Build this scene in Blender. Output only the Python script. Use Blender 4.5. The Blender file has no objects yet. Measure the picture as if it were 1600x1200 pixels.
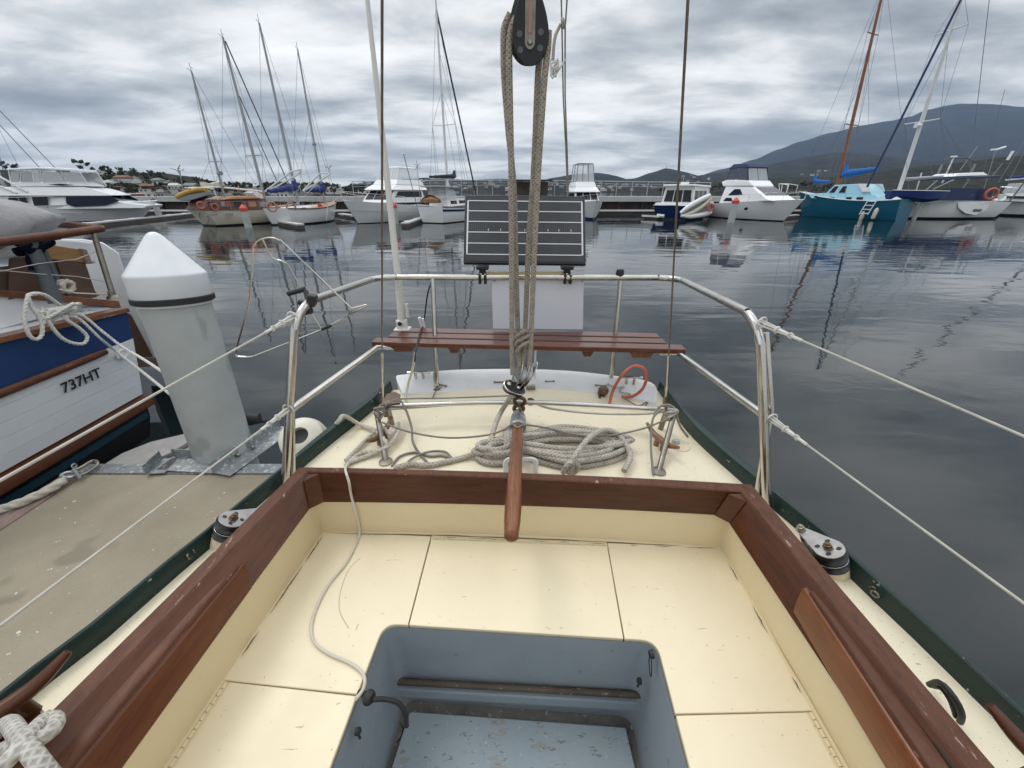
import bpy, math, random
from mathutils import Vector, Matrix, Euler, noise
R = math.radians
rnd = random.Random(7)
sc = bpy.context.scene
C = sc.collection
E = 2.3                                    # eye height above the water
PITCH = math.atan2(300, 600)
cp, sp = math.cos(PITCH), math.sin(PITCH)
CAM = Vector((0, 0, E))
def V(*a): return Vector(a)
# measured photo point -> direction; WD meets a level `d` below the eye, WY / WX meet a vertical plane
def ray(px, py):
    u, v = px - 800, 600 - py
    return Vector((u, 600*cp + v*sp, -600*sp + v*cp))
def WD(px, py, d):
    r = ray(px, py); return CAM + r * (d / -r.z)
def WY(px, py, y):
    r = ray(px, py); return CAM + r * (y / r.y)
def WX(px, py, x):
    r = ray(px, py); return CAM + r * (x / r.x)

# ------------------------------------------------------------ materials
def nodes(name):
    m = bpy.data.materials.new(name); m.use_nodes = True
    nt = m.node_tree; return m, nt, nt.nodes['Principled BSDF']
def N(nt, t, **k):
    n = nt.nodes.new(t)
    for a, b in k.items(): setattr(n, a, b)
    return n
def ramp(nt, fac, stops):
    r = N(nt, 'ShaderNodeValToRGB'); e = r.color_ramp.elements
    while len(e) < len(stops): e.new(0.5)
    for el, (p, c) in zip(e, stops):
        el.position = p; el.color = (*c, 1) if len(c) == 3 else c
    nt.links.new(fac, r.inputs[0]); return r.outputs[0]
def coords(nt, scale=(1, 1, 1), uv=False, rot=(0, 0, 0)):
    t = N(nt, 'ShaderNodeTexCoord'); mp = N(nt, 'ShaderNodeMapping')
    mp.inputs['Scale'].default_value = scale; mp.inputs['Rotation'].default_value = rot
    nt.links.new(t.outputs['UV' if uv else 'Object'], mp.inputs[0]); return mp.outputs[0]
def noisetex(nt, vec, scale, detail=4, rough=.55, dist=0):
    n = N(nt, 'ShaderNodeTexNoise'); n.inputs['Scale'].default_value = scale
    n.inputs['Detail'].default_value = detail; n.inputs['Roughness'].default_value = rough
    n.inputs['Distortion'].default_value = dist
    nt.links.new(vec, n.inputs['Vector']); return n.outputs['Fac']
def mix(nt, fac, a, b, mode='MIX'):
    m = N(nt, 'ShaderNodeMix', data_type='RGBA', blend_type=mode)
    for s, x in ((0, fac), (6, a), (7, b)):
        if isinstance(x, (int, float)): m.inputs[s].default_value = x
        elif isinstance(x, tuple): m.inputs[s].default_value = (*x, 1)
        else: nt.links.new(x, m.inputs[s])
    return m.outputs[2]
def bump(nt, b, h, strength, dist=.01):
    n = N(nt, 'ShaderNodeBump'); n.inputs['Strength'].default_value = strength
    n.inputs['Distance'].default_value = dist
    nt.links.new(h, n.inputs['Height']); nt.links.new(n.outputs[0], b.inputs['Normal'])
MATS = {}
def mat(name, col, rough=.5, metal=0, var=None, speck=None, bmp=None, stretch=(1, 1, 1), coat=0, roughvar=0, spec=None):
    """var=(scale, colour2), speck=[(scale, threshold, colour, stretch)], bmp=(scale, strength, distance)"""
    m, nt, b = nodes(name)
    b.inputs['Roughness'].default_value = rough; b.inputs['Metallic'].default_value = metal
    b.inputs['Coat Weight'].default_value = coat; b.inputs['Coat Roughness'].default_value = .12
    vec = coords(nt, stretch); c = None
    if spec is not None: b.inputs['Specular IOR Level'].default_value = spec
    if var:
        f = noisetex(nt, vec, var[0], 6, .6)
        c = ramp(nt, f, [(.32, col), (.68, var[1])])
    for s in speck or []:
        v2 = coords(nt, s[3]) if len(s) > 3 else vec
        f = noisetex(nt, v2, s[0], 3, .7)
        k = ramp(nt, f, [(s[1] - .05, (0, 0, 0)), (s[1] - .025, (1, 1, 1))])
        c = mix(nt, k, c if c is not None else col, s[2])
    if c is None: b.inputs['Base Color'].default_value = (*col, 1)
    else: nt.links.new(c, b.inputs['Base Color'])
    if roughvar:
        f = noisetex(nt, vec, 9, 4)
        mr = N(nt, 'ShaderNodeMapRange'); mr.inputs[1].default_value = .3; mr.inputs[2].default_value = .7
        mr.inputs[3].default_value = max(0, rough - roughvar); mr.inputs[4].default_value = rough + roughvar
        nt.links.new(f, mr.inputs[0]); nt.links.new(mr.outputs[0], b.inputs['Roughness'])
    if bmp: bump(nt, b, noisetex(nt, vec, bmp[0], 5), bmp[1], bmp[2])
    MATS[name] = m; return m
def woodmat(name, a, bcol, grain=(3, 40, 40), rough=.35, wear=None, wearcol=(.45, .38, .36), coat=.5):
    m, nt, b = nodes(name)
    vec = coords(nt, grain)
    f = noisetex(nt, vec, 2.6, 8, .72, .5)
    c = ramp(nt, f, [(.33, tuple(x*.85 for x in a)), (.5, tuple((x + y)/2 for x, y in zip(a, bcol))), (.68, bcol)])
    v2 = coords(nt, (1, 1, 1)); f2 = noisetex(nt, v2, 2.2, 4)
    c = mix(nt, ramp(nt, f2, [(.35, (.55, .55, .55)), (.65, (1.15, 1.12, 1.1))]), c, c, 'MIX') if False else mix(nt, 1.0, c, ramp(nt, f2, [(.35, (.68, .66, .66)), (.66, (1, 1, 1))]), 'MULTIPLY')
    if wear:
        v3 = coords(nt, tuple(g*.35 for g in grain)); f3 = noisetex(nt, v3, 5, 6, .75)
        k = ramp(nt, f3, [(wear - .06, (0, 0, 0)), (wear - .02, (1, 1, 1))])
        c = mix(nt, k, c, wearcol)
    nt.links.new(c, b.inputs['Base Color'])
    b.inputs['Roughness'].default_value = rough; b.inputs['Coat Weight'].default_value = coat
    b.inputs['Coat Roughness'].default_value = .2; b.inputs['Specular IOR Level'].default_value = .3
    bump(nt, b, f, .25, .002)
    MATS[name] = m; return m
def ropemat(name, col, dark, fleck=None, per=.012, rough=.85, fth=.66, fp=.075):
    """braided rope: diamond weave laid on the tube's own UV (u round it, v metres along it)"""
    m, nt, b = nodes(name)
    t = N(nt, 'ShaderNodeTexCoord'); s = N(nt, 'ShaderNodeSeparateXYZ'); nt.links.new(t.outputs['UV'], s.inputs[0])
    def lin(a, bb):   # a*u + bb*v
        x = N(nt, 'ShaderNodeMath', operation='MULTIPLY'); nt.links.new(s.outputs[0], x.inputs[0]); x.inputs[1].default_value = a
        y = N(nt, 'ShaderNodeMath', operation='MULTIPLY_ADD'); nt.links.new(s.outputs[1], y.inputs[0]); y.inputs[1].default_value = bb
        nt.links.new(x.outputs[0], y.inputs[2]); return y.outputs[0]
    def sn(x):
        w = N(nt, 'ShaderNodeMath', operation='SINE'); nt.links.new(x, w.inputs[0]); return w.outputs[0]
    k = 2*math.pi
    a = sn(lin(k*4, k/per)); c_ = sn(lin(-k*4, k/per))
    h = N(nt, 'ShaderNodeMath', operation='MAXIMUM'); nt.links.new(a, h.inputs[0]); nt.links.new(c_, h.inputs[1])
    mr = N(nt, 'ShaderNodeMapRange'); mr.inputs[1].default_value = -.6; mr.inputs[2].default_value = .8
    nt.links.new(h.outputs[0], mr.inputs[0])
    vec = coords(nt); f = noisetex(nt, vec, 30, 4)
    c = mix(nt, mr.outputs[0], dark, col)
    c = mix(nt, 1.0, c, ramp(nt, f, [(.3, (.7, .7, .7)), (.7, (1, 1, 1))]), 'MULTIPLY')
    if fleck:
        g = sn(lin(k, k/fp)); g2 = sn(lin(-k*2, k/.02))
        g3 = N(nt, 'ShaderNodeMath', operation='MULTIPLY'); nt.links.new(g, g3.inputs[0]); nt.links.new(g2, g3.inputs[1])
        kk = ramp(nt, g3.outputs[0], [(fth, (0, 0, 0)), (fth + .06, (1, 1, 1))])
        c = mix(nt, kk, c, fleck)
    nt.links.new(c, b.inputs['Base Color']); b.inputs['Roughness'].default_value = rough
    bump(nt, b, h.outputs[0], .6, .0015)
    MATS[name] = m; return m

mat('cream_paint', (.765, .665, .465), .45, var=(3, (.82, .72, .515)), speck=[(95, .742, (.42, .33, .2)), (30, .742, (.45, .36, .23), (.5, 4, 1)), (9, .78, (.66, .56, .38))], bmp=(60, .12, .002), roughvar=.1)
mat('cream_wall', (.70, .585, .375), .45, var=(2.5, (.75, .64, .42)), speck=[(60, .76, (.35, .27, .15), (1, 1, 4))], bmp=(30, .15, .002), roughvar=.1)
mat('deck_cream', (.77, .685, .505), .6, var=(5, (.83, .75, .565)), speck=[(130, .7, (.52, .45, .3)), (40, .75, (.4, .3, .18))], bmp=(220, .25, .001))
mat('gap_dark', (.05, .04, .025), .9)
mat('white_paint', (.80, .81, .82), .35, var=(4, (.72, .73, .75)), speck=[(70, .74, (.4, .36, .3))])
mat('gelcoat', (.80, .81, .82), .22, var=(.5, (.74, .76, .78)))
mat('blue_grey_paint', (.25, .285, .315), .55, var=(5, (.30, .34, .37)), speck=[(4, .70, (.21, .235, .25), (1, 1, .4)), (22, .715, (.19, .23, .25)), (60, .76, (.12, .12, .11))], bmp=(25, .2, .003), roughvar=.12)
mat('dirty_sole', (.22, .21, .185), .9, var=(9, (.10, .09, .075)), speck=[(45, .66, (.3, .3, .28))], bmp=(60, .6, .004))
mat('worn_board', (.31, .36, .385), .6, var=(4, (.26, .31, .34)), speck=[(5, .655, (.27, .28, .26), (2, 6, 1)), (30, .665, (.19, .18, .155), (1, 2.5, 1)), (90, .70, (.40, .43, .44))], bmp=(50, .35, .003))
mat('dark_green', (.010, .026, .022), .42, spec=.35, var=(6, (.018, .04, .036)), speck=[(34, .735, (.3, .33, .3), (3, 1, 1))], bmp=(18, .35, .004))
mat('steel', (.62, .61, .585), .2, 1, var=(14, (.52, .49, .43)), roughvar=.1, bmp=(40, .05, .001))
mat('dull_steel', (.33, .31, .27), .42, 1, var=(25, (.22, .19, .15)), roughvar=.12)
mat('wire', (.24, .22, .19), .4, .85, var=(60, (.15, .13, .11)))
mat('lifeline', (.55, .53, .47), .6, 0, var=(30, (.42, .40, .35)))
mat('black_plastic', (.012, .012, .013), .35, bmp=(80, .1, .001))
mat('black_rubber', (.02, .02, .02), .6)
mat('galvanised', (.36, .38, .39), .45, .6, var=(14, (.25, .27, .28)), speck=[(30, .62, (.6, .61, .6))], bmp=(30, .3, .003))
mat('bronze', (.20, .13, .07), .5, .8, var=(20, (.12, .09, .06)))
mat('sheave_grey', (.45, .46, .47), .35, .2)
mat('concrete', (.25, .215, .155), .85, var=(1.6, (.34, .295, .22)), speck=[(22, .722, (.62, .61, .57)), (1.1, .67, (.235, .205, .15)), (90, .70, (.17, .15, .115))], bmp=(120, .35, .003))
mat('pile_grey', (.40, .42, .41), .6, var=(3, (.46, .48, .47)), speck=[(1.7, .63, (.345, .365, .36), (1, 1, .6)), (60, .75, (.25, .25, .24))], bmp=(9, .5, .012))
mat('pile_cap', (.78, .80, .81), .3, var=(5, (.72, .74, .76)))
mat('navy', (.010, .035, .12), .3, var=(5, (.014, .045, .14)), spec=.35, speck=[(50, .76, (.12, .15, .2))])
mat('planked_white', (.66, .68, .70), .35, var=(3, (.60, .63, .66)), bmp=(6, .2, .006))
mat('weathered_wood', (.20, .13, .11), .75, var=(9, (.32, .24, .21)), stretch=(4, 1, 4), bmp=(30, .4, .003))
mat('teal_paint', (.01, .05, .075), .35)
mat('black_anti', (.008, .009, .010), .6)
mat('orange_hose', (.52, .12, .06), .5, var=(30, (.42, .10, .06)))
mat('antenna_white', (.72, .71, .67), .4)
mat('fender_cream', (.72, .68, .58), .4, var=(6, (.62, .58, .48)))
mat('panel_black', (.012, .013, .015), .25)
mat('panel_line', (.62, .63, .65), .4, .3)
mat('board_white', (.74, .76, .82), .5, var=(2, (.69, .72, .79)), speck=[(60, .76, (.5, .5, .52))])
mat('brass_clip', (.45, .36, .2), .4, .8)
mat('canvas_grey', (.36, .35, .36), .9, var=(3, (.27, .265, .27)), bmp=(6, .8, .03))
mat('batten', (.10, .075, .05), .6, var=(12, (.05, .035, .025)), speck=[(40, .68, (.3, .24, .18), (1, 4, 1))])
mat('canvas_tan', (.24, .19, .11), .5, var=(2, (.10, .08, .05)), roughvar=.1)
mat('shade_brown', (.09, .05, .035), .6, var=(3, (.15, .09, .06)))
mat('dinghy_grey', (.30, .29, .28), .6, var=(8, (.38, .36, .34)))

woodmat('mahogany_edge', (.092, .034, .018), (.165, .064, .034), (22, 6, 22), .5, .69, (.36, .27, .23), .0)
woodmat('mahogany_cross', (.075, .02, .011), (.13, .037, .018), (26, 3, 26), .3, .74, (.34, .24, .2))
woodmat('board_orange', (.20, .058, .015), (.27, .085, .024), (14, 3, 14), .3, .76, (.1, .04, .02))  # brighter and more orange than the left backrest board
woodmat('bench_wood', (.105, .032, .015), (.17, .056, .026), (2, 40, 40), .3, .78, (.4, .3, .26))
woodmat('tiller_wood', (.17, .055, .02), (.30, .12, .045), (40, 3, 40), .35, .70, (.5, .42, .3))
woodmat('cleat_wood', (.20, .09, .045), (.32, .16, .09), (8, 8, 8), .5, None)
woodmat('rail_wood', (.17, .06, .03), (.30, .13, .06), (20, 3, 20), .4, .68, (.5, .42, .36))
ropemat('sheet_rope', (.45, .41, .34), (.26, .23, .185), (.26, .08, .055), .011, fth=.84, fp=.11)
ropemat('coil_rope', (.56, .515, .44), (.38, .34, .285), (.13, .08, .07), .014, fth=.9)
ropemat('thin_rope', (.34, .32, .27), (.16, .15, .12), None, .008)
ropemat('white_rope', (.60, .575, .52), (.42, .39, .34), None, .012)
mat('laid_rope', (.60, .56, .48), .85, var=(40, (.46, .42, .34)), bmp=(300, .3, .001))
mat('laid_white', (.70, .69, .65), .8, var=(40, (.56, .54, .50)), bmp=(300, .3, .001))
mat('cord_white', (.60, .56, .48), .6)

# ------------------------------------------------------------ mesh building
class MB:
    def __init__(s): s.v = []; s.f = []; s.uv = []; s.mi = []; s.sm = []; s.m = 0
    def add(s, vs, fs, uvs=None, smooth=False):
        o = len(s.v); s.v += [tuple(x) for x in vs]
        for i, f in enumerate(fs):
            s.f.append(tuple(j + o for j in f)); s.uv.append(uvs[i] if uvs else None); s.mi.append(s.m); s.sm.append(smooth)
        return s
    def box(s, c, size, rot=None):
        hx, hy, hz = size[0]/2, size[1]/2, size[2]/2
        M = (rot.to_matrix() if isinstance(rot, Euler) else rot) if rot is not None else Matrix.Identity(3)
        vs = [Vector(c) + M @ Vector((x, y, z)) for x in (-hx, hx) for y in (-hy, hy) for z in (-hz, hz)]
        return s.add(vs, [(0, 1, 3, 2), (4, 6, 7, 5), (0, 4, 5, 1), (2, 3, 7, 6), (0, 2, 6, 4), (1, 5, 7, 3)])
    def bar(s, a, b, w, h, up=V(0, 0, 1)):
        a, b = Vector(a), Vector(b); d = (b - a); L = d.length; d.normalize()
        x = d.cross(up).normalized(); z = x.cross(d)
        return s.box((a + b)/2, (w, L, h), Matrix((x, d, z)).transposed())
    def prism(s, pts, dirv):
        """planar polygon pts pushed along dirv"""
        n = len(pts); a = [Vector(p) for p in pts]; b = [p + Vector(dirv) for p in a]
        return s.add(a + b, [tuple(range(n))[::-1], tuple(range(n, 2*n))] + [(i, (i+1) % n, (i+1) % n + n, i + n) for i in range(n)])
    def loft(s, rings, closed=True, caps=True, smooth=False, uvs=False):
        n = len(rings[0]); vs = [p for r in rings for p in r]; fs = []
        for i in range(len(rings) - 1):
            for j in range(n if closed else n - 1):
                k = (j + 1) % n; fs.append((i*n + j, i*n + k, (i+1)*n + k, (i+1)*n + j))
        if caps and closed:
            fs.append(tuple(range(n))[::-1]); fs.append(tuple((len(rings)-1)*n + j for j in range(n)))
        return s.add(vs, fs, None, smooth)
    def tube(s, path, r, n=10, strands=0, pitch=.06, caps=True, round_=False, flat=1.0):
        P = [Vector(p) for p in path]; m = len(P)
        T = []
        for i in range(m):
            d = P[min(i+1, m-1)] - P[max(i-1, 0)]
            T.append(d.normalized() if d.length > 1e-9 else V(0, 0, 1))
        up = V(0, 0, 1) if abs(T[0].z) < .9 else V(1, 0, 0)
        nx = T[0].cross(up).normalized(); vs = []; L = 0; Ls = []
        for i in range(m):
            if i:
                L += (P[i] - P[i-1]).length
                nx = (nx - T[i]*nx.dot(T[i])).normalized()
            Ls.append(L); ny = T[i].cross(nx)
            rr = r[i] if isinstance(r, (list, tuple)) else r
            for j in range(n):
                a = 2*math.pi*j/n
                q = rr*(1 - .42*(1 - abs(math.cos(strands*(a - 2*math.pi*L/pitch)/2)))**1.5) if strands else rr
                vs.append(P[i] + nx*(q*math.cos(a)) + ny*(q*flat*math.sin(a)))
        fs = []; uv = []
        for i in range(m - 1):
            for j in range(n):
                k = (j+1) % n
                fs.append((i*n + j, i*n + k, (i+1)*n + k, (i+1)*n + j))
                uv.append(((j/n, Ls[i]), ((j+1)/n, Ls[i]), ((j+1)/n, Ls[i+1]), (j/n, Ls[i+1])))
        s.add(vs, fs, uv, True)
        if caps:
            o = len(s.v) - len(vs)
            s.f.append(tuple(o + j for j in range(n))[::-1]); s.f.append(tuple(o + (m-1)*n + j for j in range(n)))
            s.uv += [None, None]; s.mi += [s.m]*2; s.sm += [False]*2
        return s
    def lathe(s, prof, c=(0, 0, 0), axis=V(0, 0, 1), n=20, scale=(1, 1)):
        axis = Vector(axis).normalized(); up = V(0, 0, 1) if abs(axis.z) < .9 else V(1, 0, 0)
        x = axis.cross(up).normalized(); y = axis.cross(x); rings = []
        for (r, h) in prof:
            rings.append([Vector(c) + axis*h + x*(r*scale[0]*math.cos(2*math.pi*j/n)) + y*(r*scale[1]*math.sin(2*math.pi*j/n)) for j in range(n)])
        o = len(s.f); s.loft(rings[::-1], True, True, True)
        return s
    def torus(s, c, R_, r, axis=V(0, 0, 1), n=28, m=8):
        axis = Vector(axis).normalized(); up = V(0, 0, 1) if abs(axis.z) < .9 else V(1, 0, 0)
        x = axis.cross(up).normalized(); y = axis.cross(x); rings = []
        for i in range(n + 1):
            a = 2*math.pi*i/n; d = x*math.cos(a) + y*math.sin(a)
            rings.append([Vector(c) + d*(R_ + r*math.cos(2*math.pi*j/m)) + axis*(r*math.sin(2*math.pi*j/m)) for j in range(m)])
        return s.loft(rings, True, False, True)
    def build(s, name, mats, parent=None, label=None, cat=None, group=None, kind=None, bevel=0, seg=2, T=None, angle=40):
        me = bpy.data.meshes.new(name)
        vs = [T @ Vector(v) for v in s.v] if T else s.v
        me.from_pydata([tuple(v) for v in vs], [], s.f)
        mats = mats if isinstance(mats, (list, tuple)) else [mats]
        for m in mats: me.materials.append(MATS[m] if isinstance(m, str) else m)
        if any(s.uv):
            l = me.uv_layers.new(name='UVMap'); k = 0
            for f, uv in zip(s.f, s.uv):
                for j in range(len(f)):
                    l.data[k].uv = uv[j] if uv else (0, 0); k += 1
        me.polygons.foreach_set('material_index', s.mi)
        me.polygons.foreach_set('use_smooth', [True]*len(s.f))
        me.update()
        import bmesh
        bm = bmesh.new(); bm.from_mesh(me); bmesh.ops.recalc_face_normals(bm, faces=bm.faces); bm.to_mesh(me); bm.free()
        me.set_sharp_from_angle(angle=R(angle))
        o = bpy.data.objects.new(name, me); C.objects.link(o)
        if bevel:
            b = o.modifiers.new('Bevel', 'BEVEL'); b.width = bevel; b.segments = seg; b.limit_method = 'ANGLE'; b.angle_limit = R(35)
            b.harden_normals = False
        if parent: o.parent = parent
        tag(o, label, cat, group, kind); return o
def tag(o, label=None, cat=None, group=None, kind=None):
    if label: o['label'] = label
    if cat: o['category'] = cat
    if group: o['group'] = group
    if kind: o['kind'] = kind
    return o
def root(name, label, cat, group=None):
    o = bpy.data.objects.new(name, None); C.objects.link(o); o.empty_display_size = .2
    return tag(o, label, cat, group)
def settle(o, loc):
    """put the thing's origin at its base, leaving its parts where they stand"""
    loc = Vector(loc)
    o.location = loc
    for c in o.children: c.location = c.location - loc
def smooth(pts, step=.01, closed=False):
    """Catmull-Rom through pts, resampled about every `step` metres"""
    P = [Vector(p) for p in pts]; out = []
    Q = [P[-1]] + P + [P[0], P[1]] if closed else [P[0]*2 - P[1]] + P + [P[-1]*2 - P[-2]]
    for i in range(1, len(Q) - 2):
        a, b, c, d = Q[i-1:i+3]; k = max(2, int((c - b).length/step))
        for j in range(k):
            t = j/k
            out.append(.5*((2*b) + (c - a)*t + (2*a - 5*b + 4*c - d)*t*t + (3*b - a - 3*c + d)*t**3))
    out.append(Q[-2]); return out
def fillet(pts, r, k=6):
    """round the corners of a polyline"""
    P = [Vector(p) for p in pts]; out = [P[0]]
    for i in range(1, len(P) - 1):
        a = (P[i-1] - P[i]); b = (P[i+1] - P[i]); q = min(r, a.length*.45, b.length*.45)
        a = P[i] + a.normalized()*q; b = P[i] + b.normalized()*q
        for j in range(k + 1):
            t = j/k; out.append(a*(1-t)**2 + P[i]*2*t*(1-t) + b*t*t)
    out.append(P[-1]); return out
def lerp(a, b, t): return a + (b - a)*t
def curve_at(tab, x):
    for (a, b), (c, d) in zip(tab, tab[1:]):
        if x <= c: return b + (d - b)*max(0, (x - a))/(c - a)
    return tab[-1][1]
def text_mesh(txt, size, name, m, origin, xdir, ydir, parent=None, depth=.002, shear=0):
    cu = bpy.data.curves.new('t', 'FONT'); cu.body = txt; cu.size = size; cu.extrude = depth; cu.shear = shear; cu.offset = size*.012
    ob = bpy.data.objects.new('t', cu); C.objects.link(ob)
    dg = bpy.context.evaluated_depsgraph_get(); dg.update()
    me = bpy.data.meshes.new_from_object(ob.evaluated_get(dg)); bpy.data.objects.remove(ob)
    x = Vector(xdir).normalized(); y = Vector(ydir); y = (y - x*y.dot(x)).normalized(); z = x.cross(y)
    M4 = Matrix((x, y, z)).transposed().to_4x4(); M4.translation = Vector(origin); me.transform(M4)
    me.materials.clear(); me.materials.append(MATS[m]); me.name = name
    o = bpy.data.objects.new(name, me); C.objects.link(o); o.parent = parent; return o

# ------------------------------------------------------------ camera
cam = bpy.data.cameras.new('camera'); cam.sensor_width = 36; cam.lens = 13.5; cam.clip_start = .02; cam.clip_end = 60000
co = bpy.data.objects.new('camera', cam); C.objects.link(co); co.location = CAM
co.rotation_euler = (math.pi/2 - PITCH, 0, 0); sc.camera = co

# ------------------------------------------------------------ light and sky
w = bpy.data.worlds.new('World'); sc.world = w; w.use_nodes = True; nt = w.node_tree
bg = nt.nodes['Background']; bg.inputs['Strength'].default_value = .1
sky = N(nt, 'ShaderNodeTexSky', sky_type='NISHITA', sun_disc=False, sun_elevation=R(48), sun_rotation=R(200))
tc = N(nt, 'ShaderNodeTexCoord'); sep = N(nt, 'ShaderNodeSeparateXYZ'); nt.links.new(tc.outputs['Generated'], sep.inputs[0])
def mth(op, a, b=None, c=None):
    n = N(nt, 'ShaderNodeMath', operation=op)
    for i, x in enumerate((a, b, c)):
        if x is None: continue
        if isinstance(x, (int, float)): n.inputs[i].default_value = x
        else: nt.links.new(x, n.inputs[i])
    return n.outputs[0]
zz = mth('MAXIMUM', sep.outputs[2], 0.0); den = mth('ADD', zz, .13)
cx = mth('DIVIDE', sep.outputs[0], den); cy = mth('DIVIDE', sep.outputs[1], den)
cmb = N(nt, 'ShaderNodeCombineXYZ'); nt.links.new(cx, cmb.inputs[0]); nt.links.new(cy, cmb.inputs[1])
mp = N(nt, 'ShaderNodeMapping'); nt.links.new(cmb.outputs[0], mp.inputs[0]); mp.inputs['Scale'].default_value = (.62, .95, 1); mp.inputs['Rotation'].default_value = (0, 0, R(12)); mp.inputs['Location'].default_value = (3.1, 1.7, 0)
n1 = noisetex(nt, mp.outputs[0], .62, 3, .5, .3); n2 = noisetex(nt, mp.outputs[0], 1.9, 9, .56, .2)
nn = mth('ADD', mth('MULTIPLY', n1, .5), mth('MULTIPLY', n2, .5))
K = 10.0
def k3(r, g, b): return (r*K, g*K, b*K)
cloud = ramp(nt, nn, [(.38, (.30, .335, .365)), (.44, (.45, .49, .52)), (.495, (.68, .71, .725)), (.55, (.98, .99, .99)), (.63, (1.22, 1.22, 1.21))])
# towards the horizon the deck of cloud thins into an even pale band, overhead it is brighter
hz = ramp(nt, sep.outputs[2], [(0.0, (0, 0, 0)), (.13, (1, 1, 1))])
cloud = mix(nt, hz, mix(nt, .45, cloud, (.66, .73, .77)), cloud)
up_ = ramp(nt, sep.outputs[2], [(.3, (1, 1, 1)), (.75, (2.0, 2.0, 2.0))])
cloud = mix(nt, 1.0, cloud, up_, 'MULTIPLY')
sc10 = mix(nt, 1.0, cloud, (K, K, K), 'MULTIPLY')
fin = mix(nt, .92, sky.outputs[0], sc10)
nt.links.new(fin, bg.inputs['Color'])
su = bpy.data.lights.new('sun', 'SUN'); su.energy = 1.1; su.angle = R(22); su.color = (1, .97, .93)
so = bpy.data.objects.new('sun', su); C.objects.link(so)
el, az = R(62), R(305)
d = V(math.sin(az)*math.cos(el), math.cos(az)*math.cos(el), math.sin(el))
so.rotation_euler = d.to_track_quat('Z', 'Y').to_euler(); so.location = (0, -5, 20)
sky.sun_elevation = el; sky.sun_rotation = az
sc.view_settings.view_transform = 'Standard'; sc.view_settings.look = 'None'; sc.view_settings.exposure = .02

# ------------------------------------------------------------ water
m, nt, b = nodes('water')
b.inputs['Base Color'].default_value = (.008, .014, .016, 1); b.inputs['Roughness'].default_value = .03; b.inputs['IOR'].default_value = 1.37
v1 = coords(nt, (.32, 1, 1), rot=(0, 0, R(8))); v2 = coords(nt, (.55, 1, 1), rot=(0, 0, R(-14)))
a = noisetex(nt, v1, 1.1, 2, .45, .5); c = noisetex(nt, v2, 4.2, 3, .5, .3); patch = noisetex(nt, coords(nt, (.06, .13, 1)), 1.0, 3)
pm = ramp(nt, patch, [(.42, (.12, .12, .12)), (.62, (1, 1, 1))])
def mm(op, x, y):
    n = N(nt, 'ShaderNodeMath', operation=op)
    for i, q in enumerate((x, y)):
        if isinstance(q, (int, float)): n.inputs[i].default_value = q
        else: nt.links.new(q, n.inputs[i])
    return n.outputs[0]
h = mm('ADD', a, mm('MULTIPLY', mm('MULTIPLY', c, .30), pm))
bump(nt, b, h, 1.0, .0135); MATS['water'] = m
wm = MB(); ys = [-400, -8, 4, 20, 60, 200, 800, 3000, 10250]; xs = [-17000, -2000, -300, -60, 0, 60, 300, 2000, 17000]
vs = [(x, y, 0) for y in ys for x in xs]; nx_ = len(xs)
wm.add(vs, [(j*nx_ + i, j*nx_ + i + 1, (j+1)*nx_ + i + 1, (j+1)*nx_ + i) for j in range(len(ys)-1) for i in range(nx_-1)])
wm.build('water', 'water', kind='structure')
# ============================================================ the boat we stand on
DS, DK, DT, DW = .95, .86, .73, .82      # drops below the eye: seats, deck, coaming top, coaming foot
boat = root('sailing_boat', 'cream decked sailing boat with mahogany coaming around its open cockpit, seen from on board', 'sailing boat')
YN = -1.5                                # the cockpit runs on to here, behind the camera
def xy(p): return (p.x, p.y)
def at(p, z): return V(p[0], p[1], z)
def ext(p, q, y): t = (y - q[1])/(q[1] - p[1]); return (q[0] + (q[0] - p[0])*t, y)
# --- seats
SL = xy(WD(505, 831, DS)); SR = xy(WD(1127, 855, DS)); sl2 = xy(WD(257, 1200, DS)); sr2 = xy(WD(1322, 1200, DS))
SLn = ext(SL, sl2, YN); SRn = ext(SR, sr2, YN)
FL = xy(WD(600, 974, DS)); FR = xy(WD(1026, 1001, DS)); fl2 = xy(WD(515, 1200, DS)); fr2 = xy(WD(1078, 1200, DS))
FLn = ext(FL, fl2, YN); FRn = ext(FR, fr2, YN)
def rounded(c, a, b, r, k=7):
    c, a, b = Vector((*c, 0)), Vector((*a, 0)), Vector((*b, 0)); p = c + (a-c).normalized()*r; q = c + (b-c).normalized()*r
    return [xy(p*(1-t)**2 + c*2*t*(1-t) + q*t*t) for t in [i/k for i in range(k+1)]]
rL = rounded(FL, FLn, FR, .036); rR = rounded(FR, FL, FRn, .036)
h1, h2 = xy(WD(675, 834, DS)), xy(WD(640, 970, DS)); h3, h4 = xy(WD(948, 846, DS)), xy(WD(974, 991, DS))
g = .0016
def on_line(p, a, b):   # project p onto line a-b
    p, a, b = Vector(p), Vector(a), Vector(b); d = (b-a).normalized(); return tuple(a + d*(p-a).dot(d))
h2 = on_line(h2, FL, FR); h4 = on_line(h4, FL, FR); h1 = on_line(h1, SL, SR); h3 = on_line(h3, SL, SR)
k1 = on_line(xy(WD(357, 1065, DS)), SL, SLn); k2 = on_line(xy(WD(560, 1086, DS)), FL, FLn)
k3_, k4 = on_line(xy(WD(1262, 1112, DS)), SR, SRn), on_line(xy(WD(1055, 1116, DS)), FR, FRn)
zs = E - DS
def panel(pts, name, label, m='cream_paint'):
    mb = MB(); mb.prism([V(x, y, zs) for x, y in pts], V(0, 0, -.018))
    mb.build(name, m, boat, label, bevel=.0018, seg=2)
def sh(p, dx, dy=0): return (p[0] + dx, p[1] + dy)
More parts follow.
